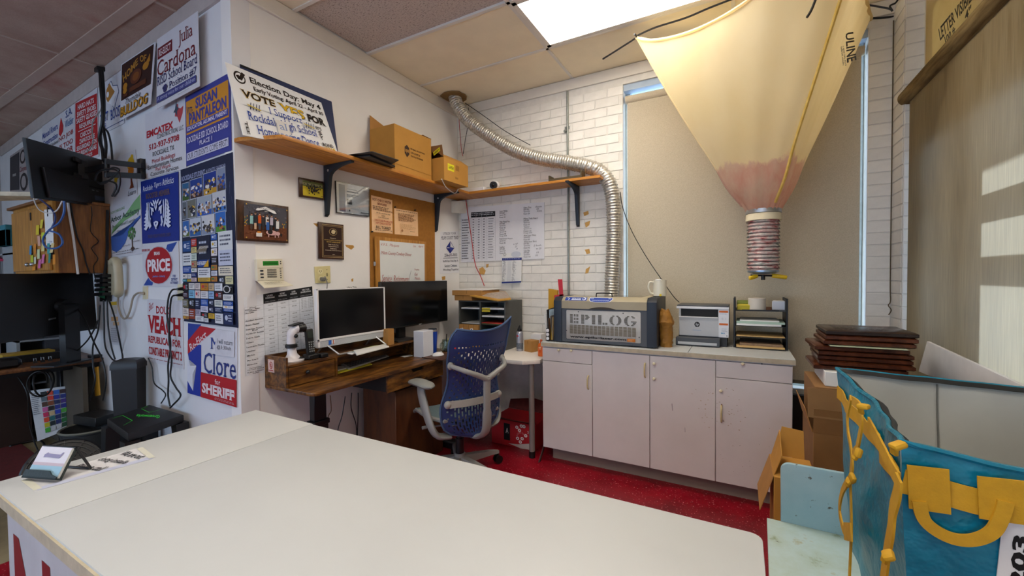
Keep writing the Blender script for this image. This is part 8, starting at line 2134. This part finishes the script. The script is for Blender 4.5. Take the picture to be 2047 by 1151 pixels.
# ---- stack of wooden plaques on boxes and papers
t0 = V((.50, 2.62, 0))
rnd = random.Random(14)
WAL2 = wood('red_brown_plaque', [(.25, '#2c140b'), (.5, '#4a2413'), (.75, '#6b3820')], (2, 8, 2), 9, .25, .04)
PLZ = .925
def plq(k, z, lo, hi, yl, yh, m, label, th=.018, rz=0):
    t = thing('wooden_plaque', label, 'plaque', ((lo + hi) / 2, (yl + yh) / 2, z), rz, 'wooden plaques stacked on the boxes')
    h_, d_ = (hi - lo) / 2, (yh - yl) / 2
    obj('plaque_board', MB().rings([[V((a_ * (h_ - i), b_ * (d_ - i), zz)) for a_, b_ in ((-1, -1), (1, -1), (1, 1), (-1, 1))] for i, zz in ((.006, 0), (0, .004), (0, th - .006), (.010, th))]), m, t, local=True)
    return t
xs0, xs1 = Yp(1632, 690, 2.50).x, Yp(1833, 690, 2.50).x
nl = 8
zz = PLZ
labels = ['lowest wooden plaque of the stack behind the blue bag', 'second wooden plaque from the bottom of the stack', 'third wooden plaque from the bottom of the stack', 'fourth wooden plaque from the bottom of the stack', 'fifth wooden plaque, just under the green sheet', 'wooden plaque just above the green sheet in the stack', 'second wooden plaque from the top of the stack', 'topmost wooden plaque of the stack, dark with faint lettering']
for k in range(nl):
    sh_ = rnd.uniform(-.015, .015); up_ = k >= 5
    if k == 5:
        obj('paper_sheet', MB().obox((xs0 + .19, 2.60, zz + .002), (.28, .26, .003)), mat('pale_green_sheet', '#b9c4a4', .7), None, 'pale green sheet between the plaques of the stack', 'paper'); zz += .0045
    tt = plq(k, zz, xs0 + (.03 if up_ else 0) + sh_, xs1 - (.0 if up_ else .015) + sh_, 2.50 + rnd.uniform(-.012, .012), 2.78, WAL2 if k < 7 else mat('dark_plaque_top', '#2a1a14', .25), labels[k], .0235, rnd.uniform(-.03, .03))
    if k == 7: printed(tt, [V((-.15, .10, .0237)), V((.15, .10, .0237)), V((.15, -.10, .0237)), V((-.15, -.10, .0237))], lines(.1, .1, .9, .9, 5, '#4a3c36', 3, .5), .0004, local=True)
    zz += .0240
# boxes below
xb0, xb1 = Yp(1612, 800, 2.42).x, Yp(1760, 800, 2.42).x
obj('paper_stack', MB().box((Yp(1650, 730, 2.45).x, 2.46, PLZ - .07), (xs1 - .06, 2.78, PLZ - .0008), .002), PAPER, None, 'thick white paper pack under the stack of wooden plaques', 'papers')
t = thing('open_carton', 'tall brown carton with raised flaps standing between the white cabinet and the blue bag', 'box', ((xb0 + xb1) / 2, 2.6, 0))
zc_ = PLZ - .071
zlow = Yp(1620, 855, 2.42).z
x_l = Yp(1627, 850, 2.40).x
obj('carton_body', MB().box((x_l, 2.42, 0), (xb1, 2.80, zlow - .02), .002), CARDD, t)
obj('carton_top', MB().box((x_l + .005, 2.425, zlow - .02), (xb1 - .005, 2.80, zc_), .002), CARDD, t)
obj('flap', MB().slab([V((x_l, 2.419, zlow - .02)), V((xb1, 2.419, zlow - .02)), V((xb1, 2.40, zlow + .10)), V((x_l, 2.40, zlow + .10))], V((0, .003, 0))), CARDD, t)
obj('flap', MB().slab([V((x_l - .001, 2.43, zlow - .02)), V((x_l - .001, 2.79, zlow - .02)), V((x_l - .03, 2.79, zlow + .09)), V((x_l - .03, 2.43, zlow + .09))], V((-.003, 0, 0))), CARD, t)
xq0 = Yp(1612, 760, 2.46).x
obj('flap', MB().slab([V((xq0, 2.405, zlow + .055)), V((xb1, 2.405, zlow + .055)), V((xb1, 2.414, zc_ - .005)), V((xq0, 2.414, zc_ - .005))], V((0, .003, 0))), mat('tan_flap', '#8f6a40', .8), t)
# low carton on the floor behind the blue chair
t = thing('open_carton', 'low golden brown carton standing open behind the pale blue chair', 'box', (.2, 2.2, 0))
lx0, lx1 = Yp(1537, 1000, 2.06).x, Yp(1640, 1000, 2.06).x
GC = mat('golden_cardboard', '#b98537')
zl_ = Yp(1600, 915, 2.10).z
obj('carton_body', MB().box((lx0 + .02, 2.10, 0), (lx1, 2.36, zl_ - .10), .002), GC, t)
obj('flap', MB().slab([V((lx0 + .02, 2.10, zl_ - .10)), V((lx0 + .02, 2.36, zl_ - .10)), V((lx0 - .03, 2.36, zl_ - .26)), V((lx0 - .03, 2.10, zl_ - .26))], V((-.003, 0, 0))), CARD, t)
obj('flap', MB().slab([V((lx0 + .04, 2.359, zl_ - .10)), V((lx1 - .02, 2.359, zl_ - .10)), V((lx1 - .02, 2.40, zl_ + .02)), V((lx0 + .07, 2.40, zl_ + .03))], V((0, .003, 0))), GC, t)
obj('flap', MB().slab([V((lx0 + .021, 2.12, zl_ - .10)), V((lx0 + .021, 2.34, zl_ - .10)), V((lx0 + .055, 2.34, zl_ + .03)), V((lx0 + .05, 2.14, zl_ - .02))], V((.003, 0, 0))), GC, t)
# dark shelf back and window ledge seen below the taupe shade
obj('dark_panel', MB().box((.30, 3.40, .0), (.80, 3.44, .57), .003).box((.30, 3.38, .28), (.80, 3.40, .31)), mat('dark_panel_board', '#24201d', .7), None, 'dark panel standing under the tall window right of the white cabinet', 'panel')

# ---- pale blue painted chair carrying the blue bag
SCZ = .45
CB = None
def bluepaint():
    m, nt, b, out = _base('worn_pale_blue_paint')
    n = _noise(nt, 7, None, 6, .6)
    r = _ramp(nt, n.outputs[0], [(.3, '#8fb4c2'), (.7, '#a3c2cc')])
    n2 = _noise(nt, 26, None, 5, .65)
    r2 = _ramp(nt, n2.outputs[0], [(.66, (0, 0, 0, 1)), (.70, (1, 1, 1, 1))])
    mx = nt.nodes.new('ShaderNodeMixRGB'); mx.inputs[2].default_value = lin('#4a4238')
    nt.links.new(r2.outputs[0], mx.inputs[0]); nt.links.new(r.outputs[0], mx.inputs[1])
    nt.links.new(mx.outputs[0], b.inputs['Base Color']); b.inputs['Roughness'].default_value = .45
    return m
def seatpaint():
    m, nt, b, out = _base('worn_white_blue_seat')
    n = _noise(nt, 10, None, 7, .68)
    r = _ramp(nt, n.outputs[0], [(.30, '#8c9a78'), (.40, '#b4c8bf'), (.62, '#bcd2d2'), (.74, '#a8a06c')])
    n2 = _noise(nt, 16, (1, 1.6, 1), 8, .7)
    r2 = _ramp(nt, n2.outputs[0], [(.66, (0, 0, 0, 1)), (.69, (1, 1, 1, 1))])
    mx = nt.nodes.new('ShaderNodeMixRGB'); mx.inputs[2].default_value = lin('#4c3f22')
    nt.links.new(r2.outputs[0], mx.inputs[0]); nt.links.new(r.outputs[0], mx.inputs[1])
    nt.links.new(mx.outputs[0], b.inputs['Base Color']); b.inputs['Roughness'].default_value = .4
    return m
BP = bluepaint()
s0 = Zp(1533, 1034, SCZ); s1 = Zp(1668, 1066, SCZ); s2 = Zp(1537, 1151, SCZ)
ex = V((1, (s1.y - s0.y) / (s1.x - s0.x), 0)).normalized(); ey = V((s2.x - s0.x, s2.y - s0.y, 0)).normalized()
WD, DP = .62, .55
st4 = [s0, s0 + ex * WD, s0 + ex * WD + ey * DP, s0 + ey * DP]
t = thing('painted_chair', 'old pale blue painted chair with worn seat under the blue bag', 'chair', V((sum(p.x for p in st4) / 4, sum(p.y for p in st4) / 4, 0)))
obj('seat', MB().slab([p - V((0, 0, .022)) for p in (st4[3], st4[2], st4[1], st4[0])], V((0, 0, .022)), .003), seatpaint(), t)
b0 = s0 + ex * .045 + ey * .004; bw = .52
n_ = ex.cross(V((0, 0, 1))).normalized()
tilt = -ey * .03
bh = .215
pts = [b0, b0 + ex * bw]
r_ = .03
c1 = b0 + ex * (bw - r_) + V((0, 0, bh - r_)) + tilt; c2 = b0 + ex * r_ + V((0, 0, bh - r_)) + tilt
pts += [c1 + ex * r_ * math.cos(R(a_)) + V((0, 0, r_ * math.sin(R(a_)))) for a_ in range(0, 91, 18)] + [c2 + ex * r_ * math.cos(R(a_)) + V((0, 0, r_ * math.sin(R(a_)))) for a_ in range(90, 181, 18)]
obj('backrest', MB().slab(pts, -ey * .018, .002), BP, t)
for i, p in enumerate(st4):
    q_ = p.lerp((st4[0] + st4[2]) / 2, .12)
    obj('leg', MB().box((q_.x - .02, q_.y - .02, 0), (q_.x + .02, q_.y + .02, SCZ - .022), .002), mat('brown_metal_leg', '#4a3022', .5), t)

# ---- big blue carrying bag with yellow straps
BRZ = 1.045
P_A = Zp(1675, 738, BRZ); P_B = Zp(1800, 884, BRZ)
P_A.x, P_B.x = P_A.x, P_B.x
FXR, FXL = 1.0, 0
lv = V((P_B.x - P_A.x, P_B.y - P_A.y, 0))
rgt = V((1, .02, 0)).normalized()
LEN = .52
G_A, G_B = Zp(1664, 1062, SCZ), None
zb0 = SCZ + .001
base = [V((G_A.x + .02, G_A.y - .01, zb0))]
bA = V((P_A.x + .03, P_A.y - .05, zb0)); bB = V((P_B.x + .04, P_B.y + .06, zb0))
bAr, bBr = bA + rgt * (LEN - .08), bB + rgt * (LEN - .08)
tA, tB = P_A, P_B
tAr, tBr = tA + rgt * LEN, tB + rgt * LEN
tAr.z = BRZ - .02; tBr.z = BRZ - .025
TEAL = mat('teal_blue_tarpaulin', '#0b7894', .36, var=.22, vs=4, bump=1, bs=9)
for nd in TEAL.node_tree.nodes:
    if nd.type == 'BUMP': nd.inputs['Distance'].default_value = .02
BYEL = mat('golden_yellow_webbing', '#c9981a', .7, var=.08, vs=40, bump=.2, bs=250)
t = thing('carrier_bag', 'large open teal blue carrying bag with yellow straps and a silver lining', 'bag', V(((bA.x + bBr.x) / 2, (bA.y + bBr.y) / 2, zb0)))
top4, bot4 = [tA, tB, tBr, tAr], [bA, bB, bBr, bAr]
def ringpt(f, h, inset=0):
    k = int(f * 4) % 4; s_ = f * 4 - int(f * 4)
    p = bot4[k].lerp(bot4[(k + 1) % 4], s_).lerp(top4[k].lerp(top4[(k + 1) % 4], s_), h)
    e_ = math.sin(PI * s_)
    outw = [V((-1, 0, 0)), V((0, -1, 0)), V((1, 0, 0)), V((0, 1, 0))][k]
    amt = {0: -.035 * h * e_ + .03 * math.sin(PI * h) * e_, 1: -.02 * e_ * h + .02 * math.sin(PI * h) * e_, 2: 0, 3: -.015 * e_ * h}[k]
    wr_ = .008 * math.sin(9 * s_ + 7 * h + k) * math.sin(PI * s_) + .005 * math.sin(23 * s_ - 11 * h)
    sag = -.028 * e_ * h if k in (1,) else (-.03 * e_ * h if k == 0 else 0)
    return p + outw * (amt + wr_ * .8 - inset) + V((0, 0, sag * (h ** 2)))
obj('outer_shell', MB().grid(lambda u, v: ringpt(u if u < 1 else 0, v), 80, 24), TEAL, t, angle=70)
obj('bag_bottom', MB().slab([bA, bB, bBr, bAr], V((0, 0, .006))), mat('bag_bottom_grey', '#5d5a52', .6), t)
LIN = mat('silver_grey_lining', '#b9b9b4', .42, var=.06, vs=6, bump=.3, bs=16)
obj('lining', MB().grid(lambda u, v: ringpt(u if u < 1 else 0, .03 + .97 * v, .008), 80, 16), LIN, t, angle=70)
zp_ = [ringpt(k / 80, 1, .006) + V((0, 0, .002)) for k in range(80)]
obj('zip_tape', MB().rings([[p + V((0, 0, .004)), p + (V((sum(q.x for q in zp_) / 80, sum(q.y for q in zp_) / 80, p.z)) - p).normalized() * .016 + V((0, 0, -.005)), p + (V((sum(q.x for q in zp_) / 80, sum(q.y for q in zp_) / 80, p.z)) - p).normalized() * .018 + V((0, 0, -.008)), p + V((0, 0, -.004))] for p in zp_], closed=True), mat('black_zip_tape', '#111114', .6), t)
obj('rim_piping', MB().tube([p + V((0, 0, .003)) for p in [ringpt(k / 80, 1) for k in range(80)]], .006, 6, True), TEAL, t)
def strap(pts, wd, nrm, parent=t, nm='strap', th=.003):
    pts = [V(p) for p in pts]; rs = []
    for i, p in enumerate(pts):
        tn = (pts[min(i + 1, len(pts) - 1)] - pts[max(i - 1, 0)]).normalized()
        n_ = nrm[i] if isinstance(nrm, list) else nrm
        s_ = tn.cross(n_).normalized() * wd / 2
        rs.append([p - s_, p + s_, p + s_ + n_ * th, p - s_ + n_ * th])
    return obj(nm, MB().rings(rs), BYEL, parent)
FN, LN = V((0, -1, 0)), V((-1, 0, 0))
fp = lambda s_, h: ringpt(.25 + .25 * s_, h) + FN * .004
lp = lambda s_, h: ringpt(.25 * s_, h) + LN * .004
# band round the rim
strap([lp(s_ / 16, .865 - .0 * s_) for s_ in range(17)], .045, LN, nm='band')
strap([fp(s_ / 24, .865) for s_ in range(25)], .05, FN, nm='band')
# front carrying handle: two broad webs and a hanging loop
fx = lambda x, y: cut(x, y, fp(.15, .6) , (0, 1, 0))
for (x, y0, y1) in ((1849, 928, 1015), (1992, 950, 1035)):
    a_, b_ = cut(x, y0, ringpt(.30, .8), FN), cut(x + 4, y1, ringpt(.30, .7), FN)
    strap([a_ + FN * .012, a_.lerp(b_, .5) + FN * .012, b_ + FN * .012], .062, FN, nm='handle_web')
hl = [cut(x, y, ringpt(.30, .65) + FN * .02, FN) for x, y in ((1836, 1000), (1845, 1035), (1872, 1060), (1910, 1076), (1950, 1076), (1985, 1058), (2003, 1020), (2008, 1000))]
strap(smooth(hl, 5), .022, FN, nm='handle_loop', th=.006)
# left face: hanging straps tied in knots
lx_ = lambda x, y, o=.012: cut(x, y, ringpt(.125, .55) + LN * o, (P_B - P_A).cross(V((0, 0, 1))))
def lface(pp, wd, nm, o=.012):
    pts = smooth([lx_(x, y, o) for x, y in pp], 5)
    nr = (V((P_B.x - P_A.x, P_B.y - P_A.y, 0)).cross(V((0, 0, 1)))).normalized()
    if nr.dot(CAM - P_A) < 0: nr = -nr
    return strap(pts, wd, nr, nm=nm, th=.004)
lface([(1703, 795), (1696, 830), (1697, 862), (1702, 890), (1706, 930), (1702, 958)], .018, 'strap_loop', .03)
lface([(1706, 800), (1722, 815), (1724, 850), (1716, 895)], .022, 'strap_loop', .03)
lface([(1716, 895), (1707, 910), (1702, 960), (1703, 1010), (1704, 1060), (1702, 1105), (1700, 1151), (1698, 1180)], .016, 'hanging_strap', .028)
lface([(1698, 960), (1685, 985), (1680, 1020), (1688, 1058), (1700, 1070)], .022, 'strap_loop', .035)
lface([(1690, 1062), (1704, 1064)], .045, 'strap_tab', .038)
lface([(1738, 845), (1752, 870), (1770, 905), (1785, 935), (1800, 960)], .03, 'strap', .02)
lface([(1800, 955), (1797, 985), (1788, 1020), (1784, 1060), (1776, 1105), (1770, 1151), (1764, 1190)], .034, 'hanging_strap', .03)
for k, (x, y) in enumerate(((1704, 955), (1716, 905), (1700, 960), (1776, 1110), (1795, 890), (1726, 812))):
    p = lx_(x, y, .04); obj('knot', MB().obox(p, (.012, .024, .02), (.5 + k, .3 * k, .2), .005, 2).obox(p + V((-.003, .008, -.012)), (.008, .014, .022), (.3, .5 - .2 * k, .6), .003), BYEL, t)
# white label with bold digits
qd_ = [cut(x, y, ringpt(.30, .5) + FN * .014, FN) for x, y in ((2004, 1033), (2075, 1050), (2075, 1190), (1990, 1165))]
lb_ = obj('white_label', MB().slab([qd_[3], qd_[2], qd_[1], qd_[0]], FN * .002), PAPER, t)
printed(lb_, [p + FN * .002 for p in qd_], [('t', '203', 0, 0, 0, 0, '#141416', 'B', [(.30, .98), (.30, .20), (.72, .20), (.72, .98)]), ('r', .66, .05, .98, .18, '#55555a')], .0008)
# seam in the lining
sp2 = [ringpt(.75 + .25 * .5, .05 + .93 * k / 10, .012) for k in range(11)]
obj('lining_seam', MB().tube(sp2, .0025, 5), mat('seam_grey', '#6d6d6a', .6), t)
# white board leaning at the foot of the right window
wq = [Xp(x, y, XS - .03) for x, y in ((1853, 682), (2047, 772), (2047, 830), (1836, 742))]
obj('foam_board', MB().slab([wq[3], wq[2], wq[1], wq[0]], V((.012, 0, 0)), .001), mat('grey_white_foam_board', '#cfcfd2', .6), None, 'grey-white foam board leaning below the woven shade behind the blue bag', 'board')
